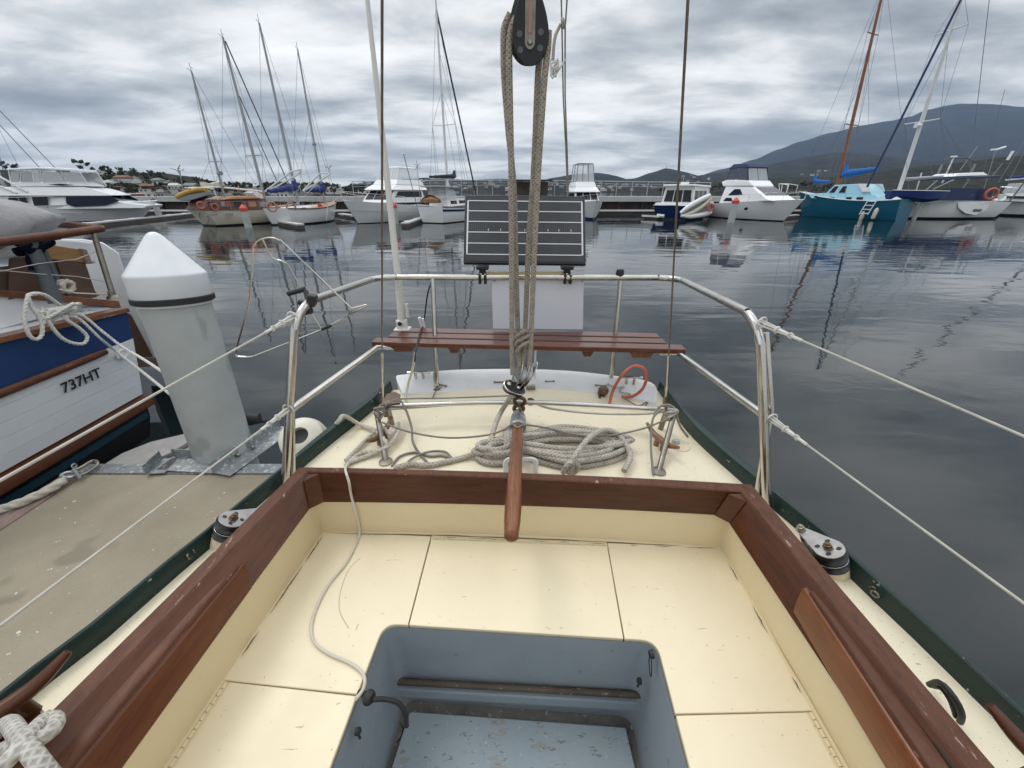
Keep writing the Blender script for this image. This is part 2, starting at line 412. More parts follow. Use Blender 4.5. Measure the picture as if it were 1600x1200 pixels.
def down(p, q, d):  # step d metres from p towards q
    p, q = Vector(p), Vector(q); return tuple(p + (q-p).normalized()*d)
panel([sh(h1, g, -.012), sh(h3, -g, -.012), sh(h4, -g, 0), sh(h2, g, 0)], 'seat_hatch', 'cream hatch lid across the after end of the footwell')
panel([SL, sh(h1, -g), sh(h2, -g)] + rL[::-1] + [sh(k2, 0, g), sh(k1, 0, g)], 'seat', 'cream corner seat panel on the left with the white cord across it')
panel([SR, sh(k3_, 0, g), sh(k4, 0, g)] + rR[::-1] + [sh(h4, g), sh(h3, g)], 'seat', 'cream corner seat panel on the right')
panel([down(k1, k2, .016), sh(k2, 0, -g), FLn, sh(SLn, .016)], 'seat_hatch', 'cream hinged seat lid along the left side')
panel([down(k3_, k4, .016), sh(SRn, -.016), FRn, sh(k4, 0, -g)], 'seat_hatch', 'cream hinged seat lid along the right side')
mb = MB()      # dark underlays put shade into panel gaps, with the fixed strip under each hinge
def strip(a, b, wd, z0, m_):
    mb.m = m_; a, b = V(*a, z0), V(*b, z0); mb.bar(a, b, wd, .006)
mb.m = 0
for p_, q_ in ((h1, h2), (h3, h4), (k1, k2), (k3_, k4)):
    mb = MB(); mb.bar(V(*p_, zs-.024), V(*down(q_, p_, .02), zs-.024), .05, .008); mb.build('gap_underlay', 'gap_dark', boat)
def hinge(a, b, label):
    a, b = V(*a, zs - .001), V(*b, zs - .001); L = (b-a).length; d = (b-a)/L; n = int(L/.014); mb = MB()
    mb.bar(a - V(0, 0, .003), b - V(0, 0, .003), .02, .004)
    for i in range(n):
        p = a + d*(L*(i+.05)/n); q = a + d*(L*(i+.93)/n)
        mb.tube([p, q], .0036, 8)
        if i % 3 == 1:
            s_ = d.cross(V(0, 0, 1)); mb.lathe([(.0028, .0005), (.0015, .0022)], (p+q)/2 + s_*.0075, n=8)
    mb.build('piano_hinge', 'cream_wall', boat, label)
hinge(sh(h1, 0, -.006), sh(h3, 0, -.006), 'long cream painted hinge behind the centre hatch')
hinge(down(k1, k2, .008), sh(SLn, .008), 'long cream painted hinge beside the left seat lid')
hinge(down(k3_, k4, .008), sh(SRn, -.008), 'long cream painted hinge beside the right seat lid')
# --- cream cockpit wall and mahogany coaming: rings follow the U of the cockpit
CL = xy(WD(490, 782, DW)); CR = xy(WD(1133, 803, DW)); cl2 = xy(WD(180, 1200, DW)); cr2 = xy(WD(1397, 1200, DW))
CLn, CRn = ext(CL, cl2, YN), ext(CR, cr2, YN)
ol2 = xy(WD(73, 1119, DT)); or2 = xy(WD(1555, 1200, DT))
TL = xy(WD(481, 737, DT)); TR = xy(WD(1158, 768, DT)); tl2 = xy(WD(99, 1119, DT)); tr2 = xy(WD(1500, 1160, DT))
tl2 = (ol2[0] + .032, ol2[1]); tr2 = (or2[0] - .032, or2[1]); TLn, TRn = ext(TL, tl2, YN), ext(TR, tr2, YN)
OL = xy(WD(468, 730, DT)); OR = xy(WD(1174, 757, DT)); ol2 = xy(WD(73, 1119, DT)); or2 = xy(WD(1555, 1200, DT))
OLn, ORn = ext(OL, ol2, YN), ext(OR, or2, YN); TLn = (OLn[0] + .034, YN); TRn = (ORn[0] - .034, YN)
zw, zt, zd = E - DW, E - DT, E - DK
def U(a, b, c, d_, z): return [at(a, z), at(b, z), at(c, z), at(d_, z)]
def bow_rear(pts, k=10, sag=.012):   # a little camber in the after wall
    a, b = pts[1], pts[2]; mid = [a.lerp(b, i/k) + V(0, sag*4*(i/k)*(1-i/k), 0) for i in range(1, k)]
    return [pts[0], a] + mid + [b, pts[3]]
lo = bow_rear(U(SLn, SL, SR, SRn, zs - .02)); mid = bow_rear(U(CLn, CL, CR, CRn, zw))
mb = MB(); mb.loft([lo, mid], closed=False, caps=False)
off = bow_rear(U(sh(CLn, -.02), sh(CL, -.02, .02), sh(CR, .02, .02), sh(CRn, .02), zw)); offl = bow_rear(U(sh(SLn, -.02), sh(SL, -.02, .02), sh(SR, .02, .02), sh(SRn, .02), zs - .02))
mb.loft([mid, off, offl, lo], closed=False, caps=False)
mb.build('cockpit_wall', 'cream_wall', boat)
# bead of filler where the wall meets the seats
mb = MB(); bead = [p + V(0, 0, .0195) for p in lo]
def off_in(pts, e): return pts
jit = [p + V(noise.noise(p*9)*.002, noise.noise(p*11 + V(3, 1, 0))*.002, 0) for p in smooth([bead[0], bead[1]], .02)[:-1] + smooth(bead[1:-1], .02)[:-1] + smooth([bead[-2], bead[-1]], .02)]
mb.tube(jit, [.0045 + .0015*noise.noise(p*14) for p in jit], 6)
mb.build('sealant_bead', 'cream_wall', boat)
def coaming_piece(i0, i1, name, m, label):
    rings = []
    A = bow_rear(U(sh(CLn, .004), sh(CL, .004, -.004), sh(CR, -.004, -.004), sh(CRn, -.004), zw - .002)); B = bow_rear(U(TLn, TL, TR, TRn, zt - .003))
    B2 = bow_rear(U(sh(TLn, -.003), sh(TL, -.003, .003), sh(TR, .003, .003), sh(TRn, .003), zt)); Cc = bow_rear(U(OLn, OL, OR, ORn, zt)); C2 = bow_rear(U(sh(OLn, -.002), sh(OL, -.002, .003), sh(OR, .002, .003), sh(ORn, .002), zt - .004)); Dd = bow_rear(U(sh(OLn, .004), sh(OL, .004, -.004), sh(OR, -.004, -.004), sh(ORn, -.004), zd - .03))
    A2 = bow_rear(U(sh(CLn, -.012), sh(CL, -.012, .012), sh(CR, .012, .012), sh(CRn, .012), zw - .002))
    cols = list(zip(A, B, B2, Cc, C2, Dd, A2))[i0:i1]
    mb = MB(); mb.loft([list(c) for c in cols], True, True)
    for k, f in enumerate(mb.f): pass
    return mb
n_ = 13
for (i0, i1, m, lab) in ((0, 2, 'mahogany', 'left side coaming board with its pale worn top edge'), (1, n_ - 1, 'mahogany_cross', 'mahogany coaming board across the after end of the cockpit'), (n_ - 2, n_, 'mahogany', 'right side coaming board')):
    mb = coaming_piece(i0, i1, '', m, lab); mb2 = mb
    o = mb.build('coaming', [m if m == 'mahogany_cross' else 'mahogany_side', 'mahogany_edge'] if m != 'mahogany' else ['mahogany_side', 'mahogany_edge'], boat, lab, angle=25) if False else None
    MATS.setdefault('mahogany_side', None)
    if MATS['mahogany_side'] is None: woodmat('mahogany_side', (.088, .028, .011), (.135, .046, .018), (26, 3, 26), .4, .75, (.3, .2, .15), .12)
    if MATS.get('mahogany_back') is None: woodmat('mahogany_back', (.075, .024, .010), (.115, .039, .016), (3, 26, 26), .4, .75, (.3, .2, .15), .12)
    # the top faces carry the weathered material
    for k, f in enumerate(mb.f):
        if len(f) == 4:
            zz_ = [mb.v[j][2] for j in f]
            if min(zz_) > zt - .006: mb.mi[k] = 1
    mb.build('coaming', ['mahogany_side' if m == 'mahogany' else 'mahogany_back', 'mahogany_edge'], boat, lab, angle=25)
# corner blocks
for (c, t, s_) in ((CL, TL, 1), (CR, TR, -1)):
    mb = MB(); a = at(c, zw - .002); b_ = at(t, zt - .004); w_ = .034
    mb.prism([a + V(.003*s_, -.003, 0), a + V(s_*w_, -.003, 0), a + V(.003*s_, -w_, 0)], (b_ - a))
    mb.build('corner_block', 'mahogany_side', boat, bevel=.002)
woodmat('mahogany_board', (.115, .034, .013), (.17, .054, .02), (18, 3, 18), .35, .76, (.3, .2, .15), .15)
# inner backrest boards
def backrest(a1, a2, b1, b2, s_, m, lab):
    """a: top inner edge, b: bottom inner edge, from the after end forward; s_ +1 for the left side"""
    ya, yb = a1[1], b1[1]; za, zb = E - .752, zw + .0
    far_a, far_b = ext(a1, a2, YN), ext(b1, b2, YN); rings = []
    k = 18
    for i in range(k + 1):
        t = (i/k)**1.5
        A = Vector((*a1, 0)).lerp(Vector((*far_a, 0)), t); B = Vector((*b1, 0)).lerp(Vector((*far_b, 0)), t)
        # the after end is cut to a curve
        A.z, B.z = za, zb; ring = []
        for (tt, o) in ((0, .004), (.04, .014), (.5, .016), (.94, .013), (1, .004)):
            p = A.lerp(B, tt); 
            if i == 0: p.y -= .012*math.sin(math.pi*tt)*0 - .006*(1 - tt)
            ring.append(p + V(s_*o, 0, 0))
        ring += [ring[-1] + V(-s_*.03, 0, 0), ring[0] + V(-s_*.028, 0, .0)]
        rings.append(ring)
    mb = MB(); mb.loft(rings, True, True)
    mb.build('backrest_board', m, boat, lab, bevel=.003)
    # moulding along the top of the board
    mb = MB(); P = [V(a1[0] - s_*.006, a1[1] - .01, za + .004), V(far_a[0] - s_*.006, far_a[1], za + .004)]
    P = [P[0].lerp(P[1], i/30) for i in range(31)]
    mb = MB(); rings = []
    for i, p in enumerate(P):
        e = .5 if i == 0 else 1
        rings.append([p + V(s_*x, 0, z*e) for x, z in ((.015, -.014), (.0165, -.008), (.0155, .002), (.012, .005), (-.004, .006), (-.013, .004), (-.015, -.010))])
    mb.loft(rings, True, True, True); mb.build('moulding', 'mahogany_edge', boat, angle=50)
    mb = MB(); mb.tube([p + V(-s_*.021, 0, .002) for p in P], .0042, 6); mb.build('groove_shade', 'gap_dark', boat)  # dark tube stands in for the shade down the groove
    return
backrest(xy(WD(367, 876, .74)), xy(WD(92, 1196, .74)), xy(WD(387, 920, DW)), xy(WD(184, 1200, DW)), 1, 'mahogany_board', 'mahogany backrest board on the left coaming')
backrest(xy(WD(1270, 914, .74)), xy(WD(1466, 1200, .74)), xy(WD(1246, 958, DW)), xy(WD(1392, 1200, DW)), -1, 'board_orange', 'orange backrest board on the right coaming')

# --- footwell
zf = E - 1.30
def inset(p, dx, dy): return (p[0] + dx, p[1] + dy)
top = [FLn] + rL + rR + [FRn]
mb = MB()
cen_ = lambda p: V(p[0] + (.0025 if p[0] < 0 else -.0025), p[1] - (.0025 if p[1] > .5 else 0), 0)
a = [cen_(p) + V(0, 0, zs - .007) for p in top]; b_ = [V(lerp(p[0], 0.012, .035), p[1] - .003, zf) for p in top]
mb.loft([a, b_], False, False)
mb.build('footwell_wall', 'blue_grey_paint', boat)
mb = MB(); mb.box((0.01, (YN + FL[1])/2, zf - .01), (.8, FL[1] - YN + .1, .02)); mb.build('footwell_sole', 'dirty_sole', boat)
bl, br = WD(640, 1111, 1.275), WD(978, 1136, 1.275); bnl, bnr = WD(611, 1200, 1.275), WD(993, 1200, 1.275)
bnl2, bnr2 = ext(xy(bl), xy(bnl), -.35), ext(xy(br), xy(bnr), -.35)
mb = MB(); mb.prism([bl, br, V(*bnr2, bl.z), V(*bnl2, bl.z)], (0, 0, -.022)); mb.build('floor_board', 'worn_board', boat, bevel=.003)
# fillet bar across the after wall and its ledge
yw = FL[1] - .004; p1, p2 = WY(612, 1064, yw - .012), WY(1006, 1086, yw - .05)
mb = MB(); mb.tube([p1 - V(0, 0, .0), p2], .0085, 12); mb.build('wooden_batten', 'batten', boat)
mb = MB(); mb.bar(p1 + V(0, .0, -.045), p2 + V(0, 0, -.045), .016, .04); mb.build('sole_ledge', 'blue_grey_paint', boat, bevel=.004)
# pump hose in the corner, drain, hook, black shock cord, latch
q = WX(582, 1093, -.285)
mb = MB(); mb.lathe([(.0, 0), (.009, .001), (.0135, .006), (.0145, .012), (.012, .017), (.007, .019), (.006, .04), (0, .041)], q, V(-.2, .1, -.05) * -1 * -1, n=18)
mb.tube(smooth([q, q + V(.02, .006, -.012), q + V(.045, .008, -.03), q + V(.06, .0, -.055), q + V(.062, -.01, -.085)], .006), .005, 8); mb.build('bilge_hose', 'black_rubber', boat)
q = WD(617, 1145, 1.297); mb = MB(); mb.lathe([(.0, .004), (.02, .004), (.023, 0)], q, n=20)
for i in range(3):
    for j in range(-1, 2): mb.box(q + V((i-1)*.010, j*.010, .0048), (.0035, .0035, .001))
mb.build('floor_drain', 'dull_steel', boat)
q = WY(804, 985, yw - .003); mb = MB(); mb.box(q, (.008, .004, .014)); mb.torus(q + V(0, -.004, -.006), .0045, .0012, V(0, 1, 0), 12, 5); mb.build('hatch_catch', 'dull_steel', boat)
q = WX(1018, 1022, .322); mb = MB(); mb.tube(smooth([q, q + V(-.006, -.006, -.01), q + V(-.003, -.012, -.035), q + V(-.004, -.024, -.042), q + V(-.005, -.028, -.025), q + V(-.003, -.012, -.006), q + V(0, 0, -.002)], .004), .0014, 6)
mb.lathe([(0, -.006), (.008, -.005), (.01, .004), (0, .006)], q, V(1, 0, 0), n=10); mb.build('shock_cord', 'black_rubber', boat)
for (px, py) in ((558, 1143), (1000, 1064)):
    q = WX(px, py, -.315 if px < 800 else .31); mb = MB(); mb.lathe([(0, -.004), (.007, -.003), (.008, .004), (.003, .008), (0, .008)], q, V(1 if px < 800 else -1, 0, 0), n=10); mb.tube([q, q + V(.006 if px < 800 else -.006, -.006, -.014)], .0025, 6); mb.build('bolt', 'black_rubber', boat)
# --- deck, bulwark, hull
inL = [WD(*p, DK) for p in ((0, 1130), (147, 1013), (279, 896), (337, 848), (435, 762), (520, 691), (585, 639), (616, 606))]
inR = [WD(*p, DK) for p in ((1600, 1165), (1480, 1046), (1364, 936), (1280, 856), (1165, 758), (1080, 681), (1050, 640), (1028, 610))]
outL = [WD(*p, .815) for p in ((0, 1083), (169, 954), (270, 871), (337, 815), (396, 767), (470, 703), (520, 662), (575, 621), (613, 592))]
outR = [WD(*p, .815) for p in ((1600, 1108), (1450, 978), (1337, 880), (1260, 812), (1192, 745), (1120, 684), (1061, 633), (1026, 597))]
def fwd(P, s_, dz=0):
    p = P[0]
    return [V(s_*.72, -5.2, p.z + .22), V(s_*1.08, -3.8, p.z + .10), V(s_*1.2, -2.4, p.z + .02), V(s_*1.12, -1.1, p.z), V(s_*1.0, -.2, p.z)]
def resamp(P, ys):
    P = sorted(P, key=lambda p: p.y); out = []
    for y in ys:
        if y <= P[0].y: out.append(V(P[0].x, y, P[0].z)); continue
        if y >= P[-1].y: out.append(V(P[-1].x, y, P[-1].z)); continue
        for a, b in zip(P, P[1:]):
            if a.y <= y <= b.y: out.append(a.lerp(b, (y-a.y)/max(1e-6, b.y-a.y))); break
    return out
yend = 1.66
ys_ = [-5.2, -4.4, -3.6, -2.8, -2.0, -1.2, -.6, -.2] + [i*.083 for i in range(1, 20)] + [yend]
iL, iR = resamp(smooth(fwd(inL, -1) + inL, .05), ys_), resamp(smooth(fwd(inR, 1) + inR, .05), ys_)
oL, oR = resamp(smooth(fwd(outL, -1) + outL, .05), ys_), resamp(smooth(fwd(outR, 1) + outR, .05), ys_)
for i in range(len(ys_)):      # keep the rail a believable thickness outside the deck edge
    for I, O, s_ in ((iL, oL, -1), (iR, oR, 1)):
        O[i].x = s_*max(abs(O[i].x), abs(I[i].x) + .016); I[i].z = zd if ys_[i] > -1 else I[i].z; O[i].z = max(O[i].z, I[i].z + .04)
# deck as strips: two side decks and the after deck

def outer_at(y, s_):
    a, b = (OLn, OL) if s_ < 0 else (ORn, OR)
    return a[0] + (b[0]-a[0])*(y - a[1])/(b[1]-a[1])
for I, s_, o_ in ((iL, -1, OL), (iR, 1, OR)):
    r1, r2 = [], []
    for p in I:
        if p.y < YN or p.y > o_[1] + .05: continue
        r1.append(V(outer_at(min(p.y, o_[1]), s_) - s_*.01, p.y, zd - .001 - .0*abs(s_))); r2.append(V(p.x + s_*.012, p.y, zd - .004))
    mb = MB(); mb.loft([r1, r2], False, False); mb.build('side_deck', 'deck_cream', boat, 'narrow cream side deck on the %s' % ('left' if s_ < 0 else 'right'))

mb = MB(); rows = []
for i in range(13):
    row = []
    for j in range(15):
        t = j/14
        y = lerp(lerp(OL[1], OR[1], t) - .012, yend, i/12); a, b = resamp(iL, [y])[0], resamp(iR, [y])[0]
        x = lerp(a.x - .012, b.x + .012, t); row.append(V(x, y, zd - .004 + .022*4*t*(1-t)*min(1, max(0, (y - .80)/.35))))
    rows.append(row)
mb.loft(rows, False, False, True); aft = mb.build('after_deck', 'deck_cream', boat)
def deckz(x, y):
    a, b = resamp(iL, [y])[0], resamp(iR, [y])[0]; t = min(1, max(0, (x - a.x)/(b.x - a.x)))
    return zd - .004 + .022*4*t*(1-t)*min(1, max(0, (y - .80)/.35))
def dk(px, py, h=0):
    p = WD(px, py, DK - h)
    for _ in range(4): p = WD(px, py, E - deckz(p.x, p.y) - h)
    return p
# foredeck with a low cabin, behind the camera
mb = MB(); rows = [[iL[i] + V(-.01, 0, -.004), V(0, iL[i].y, iL[i].z + .05), iR[i] + V(.01, 0, -.004)] for i in range(len(ys_)) if ys_[i] <= -1.2]
mb.loft(rows, False, False, True); mb.build('foredeck', 'deck_cream', boat)
mb = MB(); prof = [(YN - .02, zs - .1), (YN - .02, zt + .18), (YN - .5, zt + .22), (-3.6, zt + .12), (-4.0, zd + .05), (-4.0, zd - .2), (YN - .02, zd - .2)]
mb.loft([[V(-.62, y, z) for y, z in prof], [V(-.4, y, z + .03*(z > zt)) for y, z in prof], [V(.4, y, z + .03*(z > zt)) for y, z in prof], [V(.62, y, z) for y, z in prof]], True, True); mb.build('cabin', 'white_paint', boat, bevel=.02)
for I, O, s_, lab in ((iL, oL, -1, 'dark green bulwark along the left deck edge'), (iR, oR, 1, 'dark green bulwark along the right deck edge')):
    mb = MB(); rings = []
    for i, (p, o_) in enumerate(zip(I, O)):
        top_ = V(o_.x, o_.y, o_.z); t2 = V(p.x + s_*.004, p.y, o_.z - .001)
        rings.append([p - V(0, 0, .008), t2, V(t2.x + s_*.003, t2.y, o_.z + .002), top_ - V(s_*.003, 0, -.002), top_, V(o_.x + s_*.006, o_.y, zd - .07), V(o_.x, o_.y, zd - .075)])
    mb.loft(rings, True, True); mb.build('bulwark', 'dark_green', boat, lab)
    # small fairlead castings on the inner face
    for px, py in (((296, 868),) if s_ < 0 else ((1367, 928), (1137, 722))):
        q = WD(px, py, .84); mb = MB(); mb.torus(q, .008, .0025, V(1, .3, .2), 12, 5); mb.torus(q + V(.004, .012, .003), .005, .002, V(1, .9, .2), 10, 5); mb.build('fairlead', 'dull_steel', boat)
mb = MB(); rings = []
for i in range(len(ys_)):
    l, r_ = oL[i], oR[i]; y = ys_[i]; k = max(0, (y - .6)/1.1)   # stern sweeps up
    zb = -.25 + .95*k**1.6; w_ = 1 - .18*k
    rings.append([V(l.x - .003, y, zd - .07), V(l.x*1.02, y, zd - .4), V(l.x*.92*w_, y, max(zb, .15)), V(l.x*.5*w_, y, zb - .15), V(0, y, zb - .3), V(r_.x*.5*w_, y, zb - .15), V(r_.x*.92*w_, y, max(zb, .15)), V(r_.x*1.02, y, zd - .4), V(r_.x + .003, y, zd - .07)])
mb.loft(rings, False, False, True); mb.f.append(tuple(len(mb.v) - 9 + j for j in range(9))); mb.uv.append(None); mb.mi.append(0); mb.sm.append(False)
mb.build('hull', 'dark_green', boat)
# white transom capping
tf = [WD(*p, DK - .012) for p in ((628, 616), (700, 612), (760, 610), (820, 609), (880, 611), (950, 617), (1026, 630))]
tb = [WD(*p, DK - .055) for p in ((618, 590), (665, 585), (720, 581), (815, 580), (890, 583), (955, 590), (1010, 598), (1026, 606))]
tf2 = smooth(tf, .02); tb2 = smooth(tb, .02)
n_t = 40
def even(P, n):
    Ls = [0]
    for a, b in zip(P, P[1:]): Ls.append(Ls[-1] + (b-a).length)
    out = []
    for i in range(n + 1):
        s_ = Ls[-1]*i/n; k = next((j for j in range(1, len(P)) if Ls[j] >= s_ - 1e-9), len(P)-1)
        out.append(P[k-1].lerp(P[k], (s_ - Ls[k-1])/max(1e-9, Ls[k]-Ls[k-1])))
    return out
F_, B_ = even(tf2, n_t), even(tb2, n_t)
mb = MB(); mb.loft([[f, f + V(0, .004, .006), f.lerp(b, .85), b + V(0, 0, .002), b + V(0, .025, .002), b + V(0, .03, -.01), b + V(0, .03, -.3), f + V(0, 0, -.05)] for f, b in zip(F_, B_)], True, True)
mb.build('transom', 'white_paint', boat, bevel=.003)
def obolt(px, py): return WD(px, py, DK - .03)
for a, b in (((773, 597), (788, 597)), ((853, 596), (865, 596)), ((697, 603), (684, 600)), ((931, 602), (946, 603)), ((1008, 604), (1022, 609))):
    mb = MB(); p, q = WD(*a, DK - .034), WD(*b, DK - .034)
    mb.tube([p, q], .004, 8); mb.lathe([(.006, -.002), (.006, .004), (.003, .006)], p, V(0, -1, .6), n=8); mb.lathe([(.006, -.002), (.006, .004), (.003, .006)], q, V(0, -1, .6), n=8)
    mb.build('eye_bolt', 'dull_steel', boat)
for (px, py) in ((1008, 604), (616, 598)):
    pass
for px, py in ((655, 586), (985, 594)):      # stern cleats
    mb = MB(); c = WD(px, py, DK - .07); mb.tube(smooth([c + V(-.055, .0, .012), c + V(-.03, 0, .014), c + V(.03, 0, .014), c + V(.055, 0, .012)], .01), .006, 8)
    mb.tube([c + V(-.018, 0, .012), c + V(-.018, 0, -.02)], .007, 8); mb.tube([c + V(.018, 0, .012), c + V(.018, 0, -.02)], .007, 8); mb.build('cleat', 'steel', boat)
c = WD(829, 605, DK - .03); mb = MB(); mb.box(c, (.045, .02, .02)); mb.lathe([(.007, 0), (.007, .003), (0, .004)], c + V(0.004, -.01, .006), V(0, -1, .3), n=10); mb.build('latch', 'dull_steel', boat, bevel=.003)
c = WD(836, 585, DK - .07); mb = MB(); mb.box(c + V(0, .02, .055), (.009, .012, .16)); mb.box(c + V(-.028, .02, .13), (.06, .006, .006)); mb.build('ensign_socket', 'white_paint', boat)

# --- pushpit: bent stainless tube
def RZ(px, py, y): return WY(px, py, y)
tube_r = .0125
pL = [WD(443, 766, .84), WD(449, 640, .60) , WY(453, 530, 1.07)]
y_c, y_s = 1.10, 1.74
Lc, Rc = WY(462, 478, y_c), WY(1187, 497, y_c - .10)
SLc, SRc = WY(590, 433, y_s), WY(1058, 434, y_s - .02)
baseL, baseR = WY(444, 775, .955), WY(1199, 800, .868)
push = root('tmp', 'x', 'x'); bpy.data.objects.remove(push)
mb = MB(); path = fillet([baseL, Lc, SLc, SRc, Rc, baseR], .11, 10); mb.tube(smooth(path, .02), tube_r, 14)
pr = mb.build('pushpit', 'steel', boat, 'bent stainless steel stern rail around the after deck')
jL, jR = WY(449, 644, 1.02), WY(1201, 655, .93); bL_, bR_ = WY(588, 539, 1.58), WY(1062, 548, 1.53)
mb = MB(); mb.tube([jL, bL_ + V(0, 0, -.012), bL_ + V(.06, .05, -.03)], tube_r*.95, 12); mb.build('side_rail', 'steel', pr)
mb = MB(); mb.tube([jR, bR_ + V(0, 0, -.012), bR_ + V(-.06, .05, -.03)], tube_r*.95, 12); mb.build('side_rail', 'steel', pr)
# twin tubes: each corner has an inner strut just behind the first
mb = MB(); mb.tube([baseL + V(.012, .03, 0), WY(456, 560, 1.12), WY(466, 500, 1.13)], .009, 10); mb.build('corner_strut', 'steel', pr)
mb = MB(); mb.tube([baseR + V(-.004, .05, 0), WY(1205, 640, .98), WY(1196, 520, 1.03)], .010, 10); mb.build('corner_strut', 'steel', pr)
for (bx, by, tx, ty) in ((683, 606, 676, 434), (954, 600, 970, 434)):
    p, q = WD(bx, by, DK - .02), WY(tx, ty, y_s - .005); mb = MB(); mb.tube([p, q], .011, 12)
    mb.lathe([(.028, 0), (.028, .004), (.014, .008), (.013, .03)], p - V(0, 0, .004), n=16); mb.build('stern_post', 'steel', pr)
p = WY(969, 425, y_s - .01); mb = MB(); mb.lathe([(.017, -.03), (.018, 0), (.014, .012), (0, .014)], p, n=14); mb.build('post_cap', 'black_plastic', pr)
for px, py in ((461, 478),):
    c = WY(487, 468, 1.17); mb = MB(); mb.box(c + V(0, -.0, -.002), (.026, .034, .036), Euler((0, .35, .2))); mb.box(c + V(-.018, -.01, -.010), (.04, .016, .016), Euler((0, .35, .2))); mb.build('clamp', 'black_plastic', pr, bevel=.005)

# --- slatted bench on the lower rail
bn = root('bench', None, None) if False else None
ft = [WD(580, 538, .605), WD(1072, 550, .605)]; d_ = (ft[1] - ft[0]).normalized(); back = V(-d_.y, d_.x, 0)
zb_ = ft[0].z
mb = MB()
seat_w, gap_w = .062, .014
bench = None
rowspx = [((580, 533), (1072, 546)), ((598, 521), (1048, 533)), ((612, 515), (1041, 521))]
widths = [.058, .056, .056]
bp = []
off_ = 0
for i, ((ax, ay), (bx, by)) in enumerate(rowspx):
    pass
bx0, bx1 = ft[0], ft[1]
slat_span = [(0, 1.0), (.035, .955), (.06, .95)]
bench_parts = []
for i, (t0, t1) in enumerate(slat_span):
    o_ = back*(.032 + i*.074); a = bx0.lerp(bx1, t0) + o_; b = bx0.lerp(bx1, t1) + o_
    mb = MB(); mb.bar(a + V(0, 0, .0), b + V(0, 0, 0), .060, .022)
    o = mb.build('bench' if i == 0 else 'slat', 'bench_wood', boat if i == 0 else bench, 'red brown slatted bench across the stern' if i == 0 else None, bevel=.004)
    if i == 0: bench = o
for t in (.10, .27, .70, .87):
    a = bx0.lerp(bx1, t) + V(0, 0, -.026); mb = MB(); w_ = .055 if t in (.27, .70) else .10
    pr_ = [a + V(-w_/2, .0, .0145), a + V(w_/2, .0, .0145), a + V(w_/2 - .012, .0, -.012), a + V(-w_/2 + .012, .0, -.012)]
    mb.prism([p + back*.012 for p in pr_], back*.19); mb.build('bearer', 'rail_wood' if t > .8 else 'bench_wood', bench, bevel=.002)

# --- backstay bridle wires with turnbuckles
for (x0, y0p, x1, y1p, yt, lab) in ((597, 622, 597, 0, .90, 'left leg of the backstay'), (1041, 628, 1075, 0, .88, 'right leg of the backstay')):
    p = WD(x0, y0p, DK - .03); q = WY(x1, y1p, yt); dd = (q - p).normalized()
    mb = MB(); mb.tube([p + dd*.30, p + dd*3.3], .0028, 8); st = mb.build('backstay', 'wire', boat, lab)
    mb = MB(); mb.lathe([(.0035, .0), (.0055, .006), (.0075, .012), (.0075, .09), (.0085, .095), (.0085, .12), (.005, .125), (.0045, .2), (.0055, .205), (.0055, .33), (.0032, .335)], p, dd, n=12); mb.build('turnbuckle', 'steel', st)
    mb = MB(); s2 = dd.cross(V(0, 1, 0)).normalized()
    mb.bar(p - V(0, 0, .05), p + dd*.045, .004, .02, V(0, 1, 0)); mb.bar(p + s2*.008 - V(0, 0, .05), p + s2*.008 + dd*.045, .003, .016, V(0, 1, 0)); mb.build('chainplate', 'dull_steel', st)
# --- the horse: steel bar across the deck on leaning legs
hL, hR = WD(604, 634, .755), WD(1043, 640, .755)
mb = MB(); mid_ = hL.lerp(hR, .5) + V(0, .02, .012)
mb.tube(smooth([hL, mid_, hR], .02), .0095, 12); horse = mb.build('traveller_bar', 'steel', boat, 'polished steel traveller bar across the after deck')
for a, b in ((WD(588, 640, .75), dk(603, 722)), (WD(1052, 650, .75), dk(1029, 737))):
    mb = MB(); mb.tube([a, b], .010, 12); mb.lathe([(.024, 0), (.024, .004), (.012, .008)], b, n=14); mb.build('leg', 'dull_steel', horse)
for a in (hL, hR):
    mb = MB(); b = V(a.x*.995, a.y + .02, deckz(a.x, a.y)); mb.tube([a + V(0, 0, .012), b], .011, 10); mb.lathe([(.0, -.004), (.014, -.003), (.014, .012), (0, .014)], a + V(0, 0, .008), n=10); mb.box(a + V(.0, -.006, -.02), (.02, .03, .04)); mb.build('leg', 'dull_steel', horse)
# --- tiller
T0, T1 = WD(810, 652, .79), WD(799, 838, .69)
dd = (T1 - T0)
mb = MB(); P = [T0 + dd*t for t in [i/14 for i in range(15)]]
rr = [.017, .0165, .0162, .016, .0158, .0156, .0155, .0153, .0152, .0155, .0158, .0160, .0160, .015, .0125]
mb.tube(P + [T1 + dd.normalized()*.006], [q*1.32 for q in rr] + [.008], 16); til = mb.build('tiller', 'tiller_wood', boat, 'worn varnished wooden tiller reaching over the coaming')
u_ = dd.normalized(); a = T0
mb = MB(); mb.tube([a - u_*.04, a - u_*.01, a + u_*.02, a + u_*.095, a + u_*.10], [.020, .027, .030, .031, .026], 18); mb.build('tiller_socket', 'galvanised', til)
mb = MB(); mb.tube([a - u_*.04, a - u_*.07 - V(0, 0, .02), V(a.x, a.y + .07, deckz(a.x, a.y + .07))], .017, 12); mb.torus(a - u_*.05 + V(0, 0, .018), .019, .008, V(0, 1, .3), 18, 8); mb.build('rudder_head', 'bronze', til)
# white tiller-stop hoop on the deck
mb = MB(); c1, c2 = dk(790, 738), dk(837, 738); hgt = .052
P = fillet([c1, c1 + V(.0, .004, hgt), c2 + V(0, .004, hgt), c2], .02, 6); mb.tube(smooth(P, .006), .0055, 8, flat=1.6); mb.build('tiller_stop', 'white_paint', boat)
